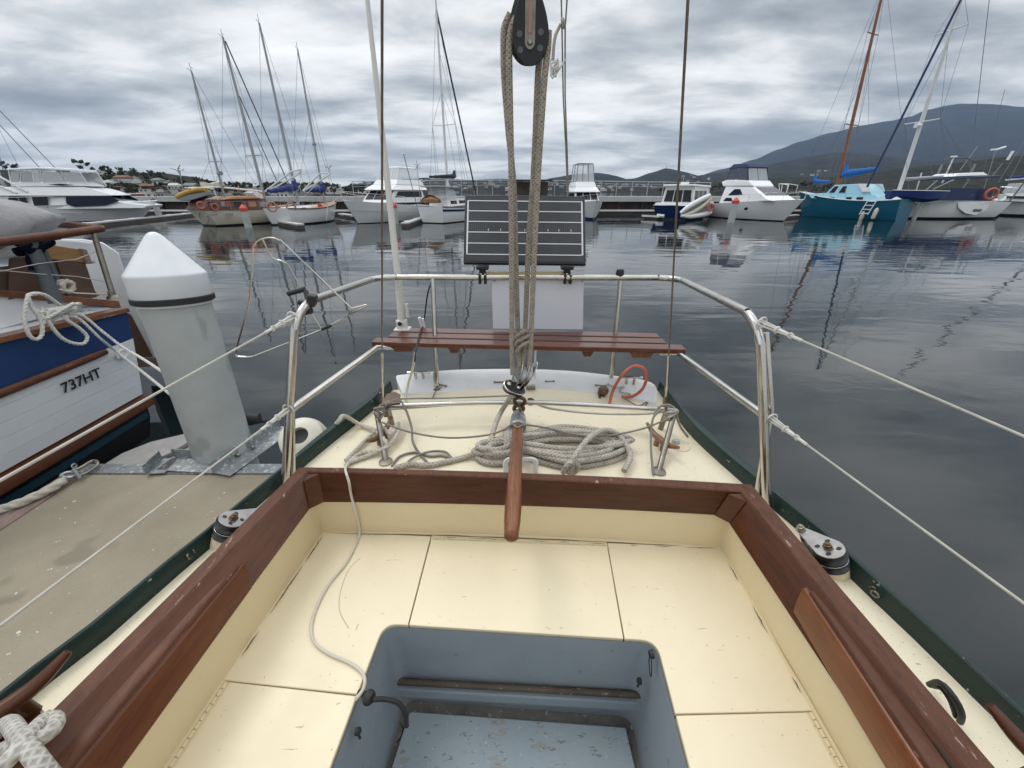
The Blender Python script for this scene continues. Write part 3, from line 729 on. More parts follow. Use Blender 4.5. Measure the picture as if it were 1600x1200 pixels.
# --- deck lead blocks on the side decks
def lead_block(base, axis, dirv, label):
    """two sheaves under a slotted plate, leaning on `axis` from a cream pad on the deck"""
    z_ = Vector(axis).normalized(); d = Vector(dirv); d = (d - z_*d.dot(z_)).normalized(); s_ = z_.cross(d)
    T = Matrix((d, s_, z_)).transposed().to_4x4(); T.translation = base; O = V(0, 0, 0)
    mb = MB(); mb.lathe([(.034, -.03), (.034, .006), (.030, .014)], O, n=24); rt = mb.build('lead_block', 'cream_wall', boat, label, T=T)
    for z0 in (.014, .042):
        mb = MB(); mb.lathe([(0, z0), (.033, z0), (.0375, z0 + .004), (.029, z0 + .012), (.0375, z0 + .020), (.035, z0 + .025), (0, z0 + .025)], O, n=28); mb.build('sheave', 'black_plastic', rt, T=T)
    def plate(z, l, w_=.034):
        pts = [V(-w_*math.cos(-math.pi/2 + math.pi*i/12), -w_*math.sin(-math.pi/2 + math.pi*i/12), z) for i in range(13)]
        return pts + [V(l + .011*math.cos(-math.pi/2 + math.pi*i/8), .011*math.sin(-math.pi/2 + math.pi*i/8), z) for i in range(9)]
    mb = MB(); mb.prism(plate(.0395, .07, .037), (0, 0, .0016)); mb.build('spacer_plate', 'steel', rt, T=T, bevel=.0005)
    mb = MB(); mb.prism(plate(.0675, .078), (0, 0, .003)); mb.build('cheek_plate', mat('plate_steel', (.40, .40, .39), .38, .9, var=(40, (.30, .295, .28)), roughvar=.12), rt, T=T, bevel=.0008)
    for i in range(4):
        a_ = math.pi/4 + i*math.pi/2; mb = MB(); mb.lathe([(0, .0711), (.0052, .0711), (.0052, .0700)], V(math.cos(a_)*.021, math.sin(a_)*.021, 0), n=12, scale=(1.25, .9)); mb.build('lightening_hole', 'black_rubber', rt, T=T)
    for k, r_ in ((0, .009), (.076, .009)):
        mb = MB(); mb.lathe([(r_*.7, .0), (r_*.75, .070), (r_*1.3, .071), (r_*1.3, .073), (r_, .0735), (r_, .080), (r_*.6, .081), (r_*.6, .085), (0, .086)], V(k, 0, 0), n=6); mb.build('bolt', 'bronze' if k == 0 else 'dull_steel', rt, T=T, angle=20)
    return T
lead_block(V(-.793, .760, zd), (.039, .02, .078), (.57, .82, .05), 'black sheaved lead block with steel plate on the left side deck')
lead_block(V(.818, .667, zd), (-.033, .012, .078), (-.27, .96, .05), 'black sheaved lead block with steel plate on the right side deck')
# age cracks along the seat joints, and scuffs on the left seat
def crack(P, lab, r_=.0011, gap=.35, seed=1):
    rk_ = random.Random(seed); Q = smooth(P, .006); run = []; n_c = 0; mb = MB()
    for p in Q:
        on = noise.noise(V(p.x*17 + seed, p.y*17, 0)) > gap - .5
        if on: run.append(p + V(rk_.uniform(-.0012, .0012), rk_.uniform(-.0012, .0012), 0))
        if (not on or p is Q[-1]) and len(run) > 2:
            k = len(run); mb.tube(run, [r_*(.3 + abs(math.sin(math.pi*i/(k-1)))*rk_.uniform(.6, 1.3)) for i in range(k)], 5, flat=.5); n_c += 1
        if not on: run = []
    if n_c: mb.build('paint_crack', 'gap_dark', boat, lab)
zc = zs + .0028
crack([V(SL[0] + .007, SL[1] - .02, zc), V(lerp(SL[0], k1[0], .5) + .007, lerp(SL[1], k1[1], .5), zc), V(k1[0] + .007, k1[1], zc)], 'dark crack in the filler along the left seat', seed=3)
crack([V(SR[0] - .007, SR[1] - .02, zc), V(lerp(SR[0], k3_[0], .5) - .007, lerp(SR[1], k3_[1], .5), zc), V(k3_[0] - .007, k3_[1], zc)], 'dark crack in the filler along the right seat', .0009, .5, seed=8)
crack([V(SL[0] + .02, SL[1] - .006, zc), V(SR[0] - .02, SR[1] - .006 + .0, zc)], 'fine crack along the after seat joint', .0006, .5, seed=12)
for pts in ([(563, 872), (545, 890), (532, 925), (531, 955), (545, 982)], [(553, 862), (541, 880), (533, 893)], [(560, 975), (556, 984)]):
    mb = MB(); mb.tube(smooth([WD(x, y, DS - .0002) for x, y in pts], .01), .0012, 5, flat=.4); mb.build('scuff', mat('scuff', (.50, .42, .29), .7) if 'scuff' not in MATS else 'scuff', boat)
# --- cleats
def horn(c, d, L, r, m, label, lift=.045):
    d = V(d[0], d[1], 0).normalized(); mb = MB(); P = [c - d*L + V(0, 0, lift + .02), c - d*L*.5 + V(0, 0, lift), c + V(0, 0, lift - .004), c + d*L*.5 + V(0, 0, lift), c + d*L + V(0, 0, lift + .02)]
    Q = smooth(P, .008); k = len(Q); mb.tube(Q, [r*(.5 + .6*math.sin(math.pi*min(1, max(0, i/(k-1)))))for i in range(k)], 12, flat=1.0)
    mb.tube([c - d*L*.18 + V(0, 0, lift - .005), c - d*L*.22 - V(0, 0, .002)], r*.9, 10); mb.tube([c + d*L*.18 + V(0, 0, lift - .005), c + d*L*.22 - V(0, 0, .002)], r*.9, 10)
    if L == .085 and m != 'cleat_wood': mb.box(c - V(0, 0, .05), (.03, .05, .10), Euler((0, 0, -math.atan2(d.x, d.y))))
    return mb.build('horn_cleat', m, boat, label)
c = WD(24, 1132, .765)
horn(c, (.50, .87), .085, .0125, 'mahogany_side', 'varnished wooden horn cleat with thick rope turned around it')
c = WD(1640, 1240, .765)
horn(c, (-.42, .90), .085, .0125, 'mahogany_side', 'varnished wooden horn cleat at the right edge')
c = dk(598, 690) ; horn(c, (.25, .97), .085, .0115, 'cleat_wood', 'small weathered wooden cleat on the left of the after deck', .04)
c = dk(1030, 700); horn(c, (-.35, .93), .085, .0115, 'cleat_wood', 'small weathered wooden cleat on the right of the after deck', .04)
c = dk(1062, 697); mb = MB(); mb.lathe([(0, .008), (.03, .008), (.036, .004), (.037, 0)], c, n=30, scale=(1, 1)); vp = mb.build('deck_plate', 'cream_paint', boat, 'round cream deck plate with grey centre')
mb = MB(); mb.lathe([(0, .02), (.010, .02), (.015, .012), (.016, .0075)], c + V(-.012, .012, 0), n=18); mb.build('plate_cap', 'sheave_grey', vp)
c = dk(665, 612, .02)
# gas-bottle-like bronze fitting by the right stern post
c = dk(942, 618); mb = MB(); mb.lathe([(.014, 0), (.016, .012), (.028, .018), (.03, .03), (.022, .042), (0, .046)], c, n=16, scale=(1, .8)); mb.tube([c + V(-.02, 0, .02), c + V(-.02, -.03, .0)], .006, 8); mb.build('fuel_filler', 'bronze', boat)
# boom overhead carries the mainsheet
bz = E + .70
mb = MB(); mb.tube([V(.06, 1.62, bz), V(.03, -3.0, bz + .12)], [.045, .055], 18); mb.build('boom', 'mahogany_edge', boat)
mb = MB(); mb.tube([V(0.02, -3.1, zd), V(0.02, -3.1, E + 7.5)], [.07, .045], 16); mb.build('mast', 'mahogany_edge', boat)

# ============================================================ lines and loose gear on board
rb = 'ropes on the after deck'
YB = 1.29
s_of = lambda: 0
# upper block
ub = root('pulley_block', 'black double sheaved mainsheet pulley hanging overhead with a steel strap', 'pulley block')
def oval(px, py, w_, h_, y, n=40, top_=1.7):
    pts = []
    for i in range(n):
        a_ = 2*math.pi*i/n; u, v_ = math.sin(a_), math.cos(a_)
        k = 1.0 if v_ < 0 else 1 - .35*v_**1.5
        pts.append(WY(px + u*w_*k, py - v_*(h_*(top_ if v_ > 0 else 1)), y))
    return pts
cpx, cpy = 829, 52
for y, m_, dx in ((YB - .030, 'cheek', 0), (YB - .002, 'cheek', -3), (YB + .028, 'cheek', -6)):
    mb = MB(); mb.prism(oval(cpx + dx, cpy, 29, 51, y), (0, .006, 0)); mb.build(m_, 'black_plastic', ub, bevel=.002)
for y in (YB - .021, YB + .007):
    mb = MB(); c = WY(cpx - 2, cpy, y + .009); mb.lathe([(.010, -.009), (.043, -.009), (.036, 0), (.043, .009), (.010, .009)], c, V(0, 1, 0), n=28); mb.build('sheave', 'black_rubber', ub)
mb = MB(); y = YB - .034; c = WY(828, 66, y)
k_ = (WY(829, 60, y) - WY(828, 60, y)).length
pts = [c + V(-8*k_, 0, 0), c + V(-8*k_, 0, .2), c + V(8*k_, 0, .2), c + V(8*k_, 0, 0)] + [c + V(8*k_*math.cos(a_), 0, -9*k_*math.sin(a_)) for a_ in [math.pi*i/10 for i in range(1, 10)]]
mb.prism(pts, (0, .003, 0)); mb.build('strap', 'dull_steel', ub, bevel=.001)
mb = MB(); mb.lathe([(0, -.006), (.0045, -.006), (.0065, -.003), (.0075, 0)], c, V(0, 1, 0), n=16); mb.build('pivot', 'steel', ub)
mb = MB(); mb.box(c + V(0, -.0012, .055), (.010, .002, .075)); mb.build('strap_slot', mat('slot_pink', (.36, .22, .19), .5), ub, bevel=.0009)
mb = MB()
for a_, b_ in ((812, 53), (845, 50), (813, 78), (844, 75)):
    mb.lathe([(0, -.001), (.0072, -.001), (.0075, .002)], WY(a_, b_, YB - .0305), V(0, 1, 0), n=18)
mb.build('cheek_hole', mat('hole_grey', (.10, .11, .115), .6), ub)
# lower block: three plates in a fan
lb = root('pulley_block', 'black and steel mainsheet pulley at the foot of the tackle beside the tiller', 'pulley block')
c = WY(813, 588, 1.285)
for dx, ang in ((-.016, -.12), (.006, -.05), (.026, .08)):
    mb = MB(); M3 = Euler((0.1, .45 + ang, .25)).to_matrix()
    pts = [c + V(dx, 0, 0) + M3 @ V(0, .034*math.sin(2*math.pi*i/22), .068*math.cos(2*math.pi*i/22)) for i in range(22)]
    mb.prism(pts, M3 @ V(.0035, 0, 0)); mb.build('cheek', 'steel', lb, bevel=.001)
mb = MB(); M3 = Euler((0.1, .45, .25)).to_matrix()
for dx in (-.005, .017):
    mb.lathe([(.006, -.009), (.032, -.009), (.024, 0), (.032, .009), (.006, .009)], c + V(dx, 0, 0) + M3 @ V(0, 0, .012), M3 @ V(1, 0, 0), n=22)
mb.build('sheave', 'sheave_grey', lb)
# cam cleat body: a black kidney with a bright rim
c2 = WY(804, 606, 1.26); mb = MB(); M3 = Euler((.5, .42, .1)).to_matrix()
def kid(rx, ry, z): return [c2 + M3 @ V(rx*math.copysign(abs(math.cos(t))**.75, math.cos(t)), ry*math.copysign(abs(math.sin(t))**.9, math.sin(t)), z) for t in [2*math.pi*i/28 for i in range(28)]]
mb.loft([kid(.034, .018, -.026), kid(.040, .023, -.018), kid(.043, .026, 0), kid(.040, .023, .004)], True, True, True); mb.build('cleat_body', 'black_plastic', lb)
mb = MB(); mb.tube(kid(.043, .026, .003) + kid(.043, .026, .003)[:1], .0032, 8); mb.build('rim', 'steel', lb)
for dx in (-.026, .012): 
    mb = MB(); mb.lathe([(.008, 0), (.008, .006), (.003, .009), (0, .009)], c2 + M3 @ V(dx, .004, .003), M3 @ V(0, 0, 1), n=12); mb.build('bolt', 'steel', lb)
mb = MB(); mb.torus(WY(812, 627, 1.27), .020, .0075, V(.1, 1, .3), 22, 8); mb.torus(WY(812, 638, 1.26), .011, .005, V(1, .1, .2), 18, 8); mb.build('shackle', 'bronze', lb)
# mainsheet: four falls, tail to the coil
r_ = .0088
def fall(pts, name='mainsheet', label='', m='sheet_rope', rad=r_, **k):
    mb = MB(); mb.tube(smooth(pts, .012), rad, 12); return mb.build(name, m, None, label, 'rope', 'falls of the mainsheet tackle')
yf, yb = YB - .015, YB + .013
fall([WY(806, 28, yf), WY(799, 45, yf), WY(796, 70, yf), WY(795.5, 100, yf), WY(797, 175, yf), WY(799, 280, yf), WY(799.5, 405, yf), WY(800, 535, yf), WY(801, 585, 1.28)], label='front left fall of the grey flecked rope tackle')
fall([WY(797, 22, yb), WY(789, 40, yb), WY(787, 62, yb), WY(788, 120, yb), WY(794, 200, yb), WY(803, 300, yb), WY(807, 450, yb), WY(810, 540, yb), WY(812, 572, 1.29)], label='rear left fall of the rope tackle, partly hidden behind the front one')
fall([WY(857, 48, yf), WY(856, 75, yf), WY(851, 120, yf), WY(847, 175, yf), WY(840, 285, yf), WY(835.5, 382, yf), WY(830, 517, yf), WY(828, 560, yf), WY(824, 592, 1.28)], label='front right fall of the rope tackle with red flecks')
fall([WY(846, 80, yb), WY(841, 112, yb), WY(836, 225, yb), WY(832.5, 290, yb), WY(826, 382, yb), WY(821, 506, yb), WY(818, 550, yb), WY(815, 575, 1.29)], label='rear right fall of the rope tackle, darker and in shade')
# becket knot
mb = MB(); kp = []
for i in range(60):
    t = i/59*6*math.pi; kp.append(WY(816 + 9*math.sin(t) + 3*math.sin(2.3*t), 533 + 26*(i/59 - .5) + 7*math.cos(t*1.1), YB - .012 + .016*math.cos(t)))
mb.tube(smooth(kp, .01), .006, 10); mb.build('becket_knot', 'sheet_rope', None, 'grey rope knot tied between the falls just above the lower pulley', 'rope knot')
# tail
def coil_pt(px, py, h): return dk(px, py, h)
tail = [WY(803, 618, 1.26), WY(797, 622, 1.25), dk(785, 640, .07), dk(775, 660, .055), dk(768, 685, .05), dk(762, 700, .03), dk(745, 708, .02), dk(720, 716, .010), dk(695, 722, .01), dk(668, 727, .01), dk(640, 726, .01), dk(615, 732, .01)]
mb = MB(); mb.tube(smooth(tail, .01), .0098, 12); mb.build('mainsheet_tail', 'coil_rope', None, 'thick grey rope running from the lower pulley down across the deck to the left', 'rope')
# coil: one long hank of many turns lying on the deck
rr = random.Random(3); P = []; turns = 11
Lx, Rx = dk(742, 712), dk(978, 702)
cc = (Lx + Rx)/2; ax_ = (Rx - Lx); A_ = ax_.length/2; ax_.normalize(); ay_ = V(-ax_.y, ax_.x, 0)
for k in range(turns):
    sa = A_*(1 - .055*(k % 5) - .02*rr.random()); sb = .095 - .013*(k % 6) + .01*rr.random(); hh = .010 + .0075*(k//2)
    ph = rr.uniform(-.25, .25); ox, oy = rr.uniform(-.018, .018), rr.uniform(-.014, .012)
    for j in range(26):
        a_ = 2*math.pi*j/26 + ph; ca, sa_ = math.cos(a_), math.sin(a_)
        x = sa*ca + ox; waist = .42 + .58*min(1, abs(x + A_*.42)/(A_*.55))**1.0
        y = sb*sa_*waist + oy + (-.018 if x < -A_*.5 else 0) - x*.02
        z = hh + .004*(1 - waist)*4*rr.random()
        P.append(cc + ax_*x + ay_*y + V(0, 0, z))
P = [V(p.x, p.y, deckz(p.x, p.y) + (p.z - cc.z)) for p in P]
mb = MB(); mb.tube(smooth(P, .012), .0098, 12); coil = mb.build('coiled_rope', 'coil_rope', None, 'thick grey flecked rope coiled in a hank on the after deck behind the tiller', 'coiled rope')
mb = MB()       # frapping turns round its waist and a crossing turn to the right
wv = []
c0 = dk(795, 700)
for i in range(40):
    t = i/39*5*math.pi; wv.append(c0 + V(.026*(i/39 - .5), .050*math.cos(t), .030 + .030*math.sin(t)))
mb.tube(smooth(wv, .01), .0095, 12)
mb.tube(smooth([dk(893, 731, .05), dk(897, 716, .085), dk(907, 700, .095), dk(921, 684, .095), dk(940, 673, .08), dk(960, 675, .06), dk(975, 690, .05), dk(985, 712, .03), dk(975, 736, .02)], .01), .0098, 12)
mb.tube(smooth([dk(893, 731, .05), dk(888, 737, .035), dk(897, 738, .02), dk(903, 728, .05), dk(893, 722, .075), dk(884, 730, .06), dk(880, 738, .03)], .01), .0095, 12)
mb.tube(smooth([dk(845, 682, .02), dk(870, 672, .012), dk(898, 668, .012), dk(925, 674, .02), dk(940, 684, .04)], .01), .0095, 12)
mb.build('frapping_turn', 'coil_rope', coil)
# thin control lines
def line(pts, rad, m, name, label, cat='line', step=.012, n=8, group=None):
    mb = MB(); mb.tube(smooth(pts, step), rad, n); return mb.build(name, m, None, label, cat, group)
line([WD(597, 660, .76), WD(640, 675, .775), WD(700, 684, .785), WD(760, 680, .785), WD(790, 670, .77), WD(800, 663, .76), WD(809, 668, .745), WD(820, 664, .76), WD(850, 668, .78), WD(900, 679, .785), WD(945, 681, .785), WD(1000, 671, .775), WD(1043, 655, .75)], .0035, 'thin_rope', 'tiller_line', 'thin grey line stretched across the after deck and round the tiller socket')
line([WD(598, 642, .76), WD(606, 631, .74), WD(622, 624, .735), WD(634, 640, .76), dk(643, 668, .04), dk(645, 690, .02), dk(655, 708, .006), dk(672, 727, .006)], .0045, 'thin_rope', 'furling_line', 'grey line looped over the left end of the traveller bar and down to the coaming')
line([dk(612, 728, .005), dk(625, 713, .006), dk(648, 707, .006), dk(672, 713, .006), dk(690, 712, .006), dk(705, 716, .008)], .0042, 'thin_rope', 'loose_line', 'loose grey line arching over the deck left of the coil')
line([dk(630, 730, .006), dk(645, 716, .01), dk(670, 706, .012), dk(695, 706, .008), dk(706, 716, .01)], .0042, 'thin_rope', 'loose_line', 'second loose grey line lying in a bight left of the coil')
line([WD(602, 634, .735), WD(620, 624, .75), WD(700, 622, .755), WD(780, 619, .755), WD(800, 618, .75)], .0032, 'thin_rope', 'traveller_line', 'thin line above the left half of the traveller bar')
line([WD(606, 640, .765), WD(700, 633, .765), WD(740, 629, .765), WD(790, 628, .765)], .0042, 'white_rope', 'traveller_line', 'pale line under the left half of the traveller bar')
line([WD(832, 626, .75), WD(845, 634, .762), WD(870, 640, .768), WD(930, 646, .768), WD(1000, 647, .768), WD(1040, 643, .76)], .0042, 'white_rope', 'traveller_line', 'pale line sagging under the right half of the traveller bar')
line([WD(838, 628, .748), WD(900, 633, .757), WD(1000, 640, .76), WD(1042, 640, .752)], .0034, 'thin_rope', 'traveller_line', 'thin line along the front of the right traveller bar')
mb = MB(); c = WD(829, 627, .75); mb.lathe([(.006, -.007), (.014, -.007), (.010, 0), (.014, .007), (.006, .007)], c, V(.2, 1, .4), n=18); mb.lathe([(0, -.01), (.016, -.01), (.016, -.008), (0, -.008)], c, V(.2, 1, .4), n=18); mb.build('small_pulley', 'bronze', None, 'small dark pulley on the traveller bar right of the big lower pulley', 'pulley block')
line([WD(1022, 648, .745), WD(1030, 636, .73), WD(1045, 633, .725), WD(1056, 640, .735), WD(1058, 652, .75), WD(1064, 668, .80), WD(1075, 683, .84)], .0045, 'thin_rope', 'tied_line', 'frayed grey line end hanging off the right end of the traveller bar')
line([WD(1033, 640, .735), WD(1020, 655, .75), WD(1017, 690, .80), dk(1019, 725, .02), dk(1021, 742, .006)], .0042, 'thin_rope', 'hanging_line', 'grey line dropping from the right end of the traveller bar to the coaming')
mb = MB(); rk = random.Random(5); c = WD(592, 645, .74); kp = [c + V(rk.uniform(-.016, .016), rk.uniform(-.018, .02), rk.uniform(-.02, .02)) for _ in range(16)]
mb.tube(smooth(kp, .008), .0042, 8); mb.build('knot', 'thin_rope', None, 'tangle of thin grey line knotted on the left end of the traveller bar', 'rope knot')
mb = MB(); c = WD(1050, 645, .735); kp = [c + V(rk.uniform(-.018, .018), rk.uniform(-.018, .02), rk.uniform(-.02, .02)) for _ in range(14)]
mb.tube(smooth(kp, .008), .0042, 8); mb.build('knot', 'white_rope', None, 'pale tangle of line knotted on the right end of the traveller bar', 'rope knot')
# brown leather flap over the left end
mb = MB(); a = [WD(*p, .735) for p in ((594, 633), (604, 615), (618, 612), (626, 616), (624, 629))]; mb.prism(a, (0, .002, -.006)); mb.build('leather_guard', mat('leather', (.17, .11, .085), .7), None, 'brown leather guard wrapped on the left end of the traveller bar', 'guard', bevel=.002)
# laid mooring rope round the left cleat
def laid(pts, rad, label, name='mooring_rope', m='laid_rope', pitch=None, cat='rope', group=None):
    mb = MB(); mb.tube(smooth(pts, rad*.45), rad*1.12, 24, strands=3, pitch=pitch or rad*8); return mb.build(name, m, None, label, cat, group)
laid([WD(470, 720, 1.15), WD(502, 690, .98), WD(528, 659, .80), WD(538, 650, .79), dk(560, 662, .02), dk(585, 672, .02), dk(598, 684, .045), dk(604, 697, .03), dk(590, 705, .02), dk(565, 708, .012), dk(545, 722, .012)], .0075, 'white laid mooring rope over the left bulwark to the small wooden cleat')
laid([dk(540, 720, .01), dk(560, 700, .012), dk(582, 678, .02), dk(596, 668, .045), dk(610, 678, .04), dk(618, 668, .045), dk(622, 662, .04), dk(620, 680, .03), dk(603, 700, .02), dk(575, 712, .012), dk(548, 722, .01), dk(541, 728, .01)], .0075, 'white laid rope looped round the small left cleat, its end taped dark')
# white cord over the coaming and seat
cord = [dk(546, 722, .012), WD(541, 728, .74), WD(540, 736, .715), WD(545, 752, .73), WD(549, 775, .80), WY(556, 800, SL[1] - .012), WD(562, 830, DS - .012), WD(556, 850, DS - .005), WD(540, 880, DS - .005), WD(512, 915, DS - .005), WD(492, 955, DS - .005), WD(486, 985, DS - .005), WD(493, 1006, DS - .005), WD(515, 1022, DS - .005), WD(545, 1035, DS - .005), WD(562, 1047, DS - .006), WD(570, 1060, DS - .004), WX(567, 1078, -.31), WX(556, 1092, -.315)]
line(cord, .0036, 'cord_white', 'power_cord', 'off white cord hanging over the coaming and curling across the left seat', 'cord')
line([WY(675, 440, 1.74), WY(668, 460, 1.74), WD(662, 505, .585), WD(656, 520, .583), WD(650, 548, .60), WD(648, 565, .66)], .0034, 'black_rubber', 'solar_cable', 'black cable from the stern rail over the bench', 'cable')
line([WD(649, 552, .62), WD(645, 575, .70), WD(638, 600, .80), dk(633, 625, .01), dk(632, 640, .004)], .0055, 'cord_white', 'antenna_cable', 'thick white cable curving down from the bench to the deck', 'cable')
mb = MB(); c = WD(659, 512, .60); mb.tube([c, c + V(-.004, -.01, .055)], .007, 10); mb.tube([c + V(.012, 0, .0), c + V(.012, -.01, .05)], .006, 10); mb.build('cable_plug', 'white_paint', None, 'pair of white cable plugs standing on the bench slats', 'plug')
# orange hose loop on the right of the transom
hp = [dk(952, 632, .01), dk(958, 610, .05), WD(972, 586, .70), WD(990, 572, .665), WD(1006, 576, .67), WD(1010, 592, .72), WD(1002, 610, .79), dk(986, 620, .02), dk(972, 620, .02)]
line(hp, .0068, 'orange_hose', 'orange_strap', 'bright orange plastic hose looped up at the right of the transom', 'hose', n=10)
line([dk(972, 620, .02), dk(985, 628, .012), dk(998, 634, .008), dk(1012, 628, .006), dk(1006, 640, .004), dk(1020, 636, .004)], .003, 'thin_rope', 'lanyard', 'frayed thin lanyard trailing from the orange hose', 'line')
line([dk(950, 600, .03), dk(962, 606, .045), dk(975, 604, .035), dk(968, 612, .03), dk(985, 616, .02), dk(975, 622, .012)], .004, 'white_rope', 'lashing', 'pale lashing round the foot of the right stern post', 'line')
line([WY(681, 560, 1.70), WY(678, 590, 1.68), dk(683, 607, .02), dk(690, 605, .02), dk(681, 611, .01), dk(676, 622, .005)], .0028, 'thin_rope', 'lashing', 'thin cord tied round the foot of the left stern post', 'line')
# hose loop on the right side deck
line([WD(1452, 1070, .84), WD(1467, 1066, .80), WD(1482, 1078, .79), WD(1497, 1100, .80), WD(1503, 1118, .82), WD(1500, 1128, .85)], .005, 'black_rubber', 'black_hose', 'black hose loop poking up outside the right coaming', 'hose', n=10)
line([WD(1458, 1072, .85), WD(1472, 1076, .815), WD(1486, 1096, .82), WD(1494, 1120, .85)], .0045, 'black_rubber', 'black_hose', 'inner black hose loop outside the right coaming, under the other', 'hose', n=10)
# thick braided rope turned on the cleat at bottom left
line([WD(-50, 1190, .74), WD(-10, 1178, .72), WD(20, 1165, .695), WD(55, 1158, .685), WD(82, 1140, .69), WD(86, 1126, .70), WD(74, 1122, .70), WD(58, 1135, .69), WD(40, 1155, .675), WD(20, 1180, .67), WD(-5, 1205, .68), WD(-30, 1225, .70)], .0105, 'white_rope', 'halyard', 'thick pale braided rope in figure eight turns round the left wooden cleat', 'rope', n=16)
line([WD(-10, 1150, .75), WD(4, 1134, .72), WD(16, 1130, .70), WD(30, 1150, .68), WD(45, 1170, .675), WD(60, 1190, .68), WD(80, 1215, .70)], .0105, 'white_rope', 'halyard', 'crossing turn of thick pale rope at the lower left corner', 'rope', n=16)
# lifelines with lashings
for (a, b, c3, lab, lab2) in (((1190, 505, 1.0), (1600, 682, .53), (1240, 528), 'upper wire lifeline running forward from the right of the stern rail', 'pale lashing tying the upper right lifeline to the stern rail'),
                     ((1206, 655, .93), (1600, 943, .407), (1240, 685), 'lower wire lifeline running forward from the right stern post', 'pale lashing tying the lower right lifeline to the stern post'),
                     ((457, 496, 1.1), (0, 751, .44), (425, 515), 'upper wire lifeline crossing in front of the concrete pile on the left', 'pale lashing tying the upper left lifeline to the stern rail'),
                     ((450, 640, 1.02), (0, 978, .36), (418, 664), 'lower wire lifeline crossing above the concrete walkway on the left', 'pale lashing tying the lower left lifeline to the stern post')):
    p, q = WY(*a), WY(*b); d = (q - p).normalized(); L0 = .085
    mb = MB(); P = [p + d*t for t in (L0, .6, 1.1, 1.8)]; mb.tube(P, .0026, 8); mb.build('lifeline', 'lifeline', None, lab, 'lifeline', 'wire lifelines')
    mb = MB()
    for k in range(5):
        s_ = V(math.cos(k*1.26), 0, math.sin(k*1.26))*.005; mb.tube(smooth([p - d*.005 + s_*1.5, p + d*L0*.5 + s_, p + d*(L0 - .006) + s_*.5], .02), .0024, 6)
    mb.torus(p, .0165, .0024, d, 16, 6); mb.torus(p + d*L0, .006, .0025, d.cross(V(0, 0, 1)), 12, 6); mb.torus(p + d*L0*.55, .008, .0028, d, 12, 6)
    mb.tube([p + d*L0, p + d*(L0 + .03)], .0042, 8); mb.build('lashing', 'laid_white', None, lab2, 'lashing', 'lashings on the stern rail')
# solar panel on its clamps
sp_ = root('solar_panel', 'black framed solar panel with white grid lines tilted on the stern rail', 'solar panel')
yb_, yt_ = 1.80, 1.98
BL, BR, TL_, TR_ = WY(724, 411, yb_), WY(915.5, 413, yb_), WY(727, 304, yt_), WY(917, 305, yt_)
ux = (BR - BL).normalized(); uy = (TL_ - BL); H_ = uy.length; uy = (uy - ux*uy.dot(ux)).normalized(); un = ux.cross(uy); W_ = (BR - BL).length
def pp(u, v_, o=0): return BL + ux*(u*W_) + uy*(v_*H_) + un*o
mb = MB(); mb.prism([pp(0, 0), pp(1, 0), pp(1, 1), pp(0, 1)], -un*.022); mb.build('panel_frame', 'black_plastic', sp_, bevel=.004)
mb = MB(); mb.prism([pp(.02, .03, .0022), pp(.98, .03, .0022), pp(.98, .97, .0022), pp(.02, .97, .0022)], -un*.002)
m, nt, b = nodes('solar_cell'); b.inputs['Base Color'].default_value = (.02, .021, .024, 1); b.inputs['Roughness'].default_value = .35
vec = coords(nt, (1, 1, 1)); w_ = N(nt, 'ShaderNodeTexWave'); w_.inputs['Scale'].default_value = 34; nt.links.new(vec, w_.inputs[0]); cc_ = ramp(nt, w_.outputs['Fac'], [(.0, (.05, .052, .058)), (.25, (.018, .019, .022))]); nt.links.new(mix(nt, 1.0, cc_, ramp(nt, noisetex(nt, vec, 7, 5), [(.35, (.7, .7, .7)), (.65, (1.3, 1.3, 1.3))]), 'MULTIPLY'), b.inputs['Base Color']); MATS['solar_cell'] = m
mb.build('cell_sheet', 'solar_cell', sp_)
mb = MB()
for v_ in (.125, .285, .445, .60, .755, .905): mb.prism([pp(.028, v_ - .006, .0035), pp(.972, v_ - .006, .0035), pp(.972, v_ + .006, .0035), pp(.028, v_ + .006, .0035)], -un*.001)
for u0, v0, v1 in ((.028, .125, .905), (.972, .125, .905)): mb.prism([pp(u0 - .006, v0, .0042), pp(u0 + .006, v0, .0042), pp(u0 + .006, v1, .0042), pp(u0 - .006, v1, .0042)], -un*.001)
for u0 in (.2, .3, .5, .69, .78, .88): mb.prism([pp(u0 - .0025, .465, .0042), pp(u0 + .0025, .465, .0042), pp(u0 + .0025, .495, .0042), pp(u0 - .0025, .495, .0042)], -un*.001)
mb.build('grid_line', 'panel_line', sp_)
for px in (754, 886):
    c = WY(px, 418, y_s + .02); mb = MB(); mb.box(c, (.055, .04, .016)); mb.box(c + V(0, -.005, -.02), (.03, .02, .035)); mb.box(c + V(-.011, -.02, -.042), (.012, .05, .045)); mb.box(c + V(.013, -.02, -.042), (.012, .05, .045)); br_ = mb.build('bracket', 'black_plastic', sp_, bevel=.003)
    mb = MB(); mb.lathe([(.005, 0), (.005, .005), (0, .006)], c + V(-.005, -.046, -.02), V(0, -1, 0), n=10); mb.lathe([(.005, 0), (.005, .005), (0, .006)], c + V(.014, -.046, -.022), V(0, -1, 0), n=10); mb.build('bolt', 'steel', br_)
mb = MB(); mb.bar(WY(762, 427, y_s + .015), WY(880, 427, y_s + .015), .02, .014); mb.build('crossbar', 'brass_clip', sp_)
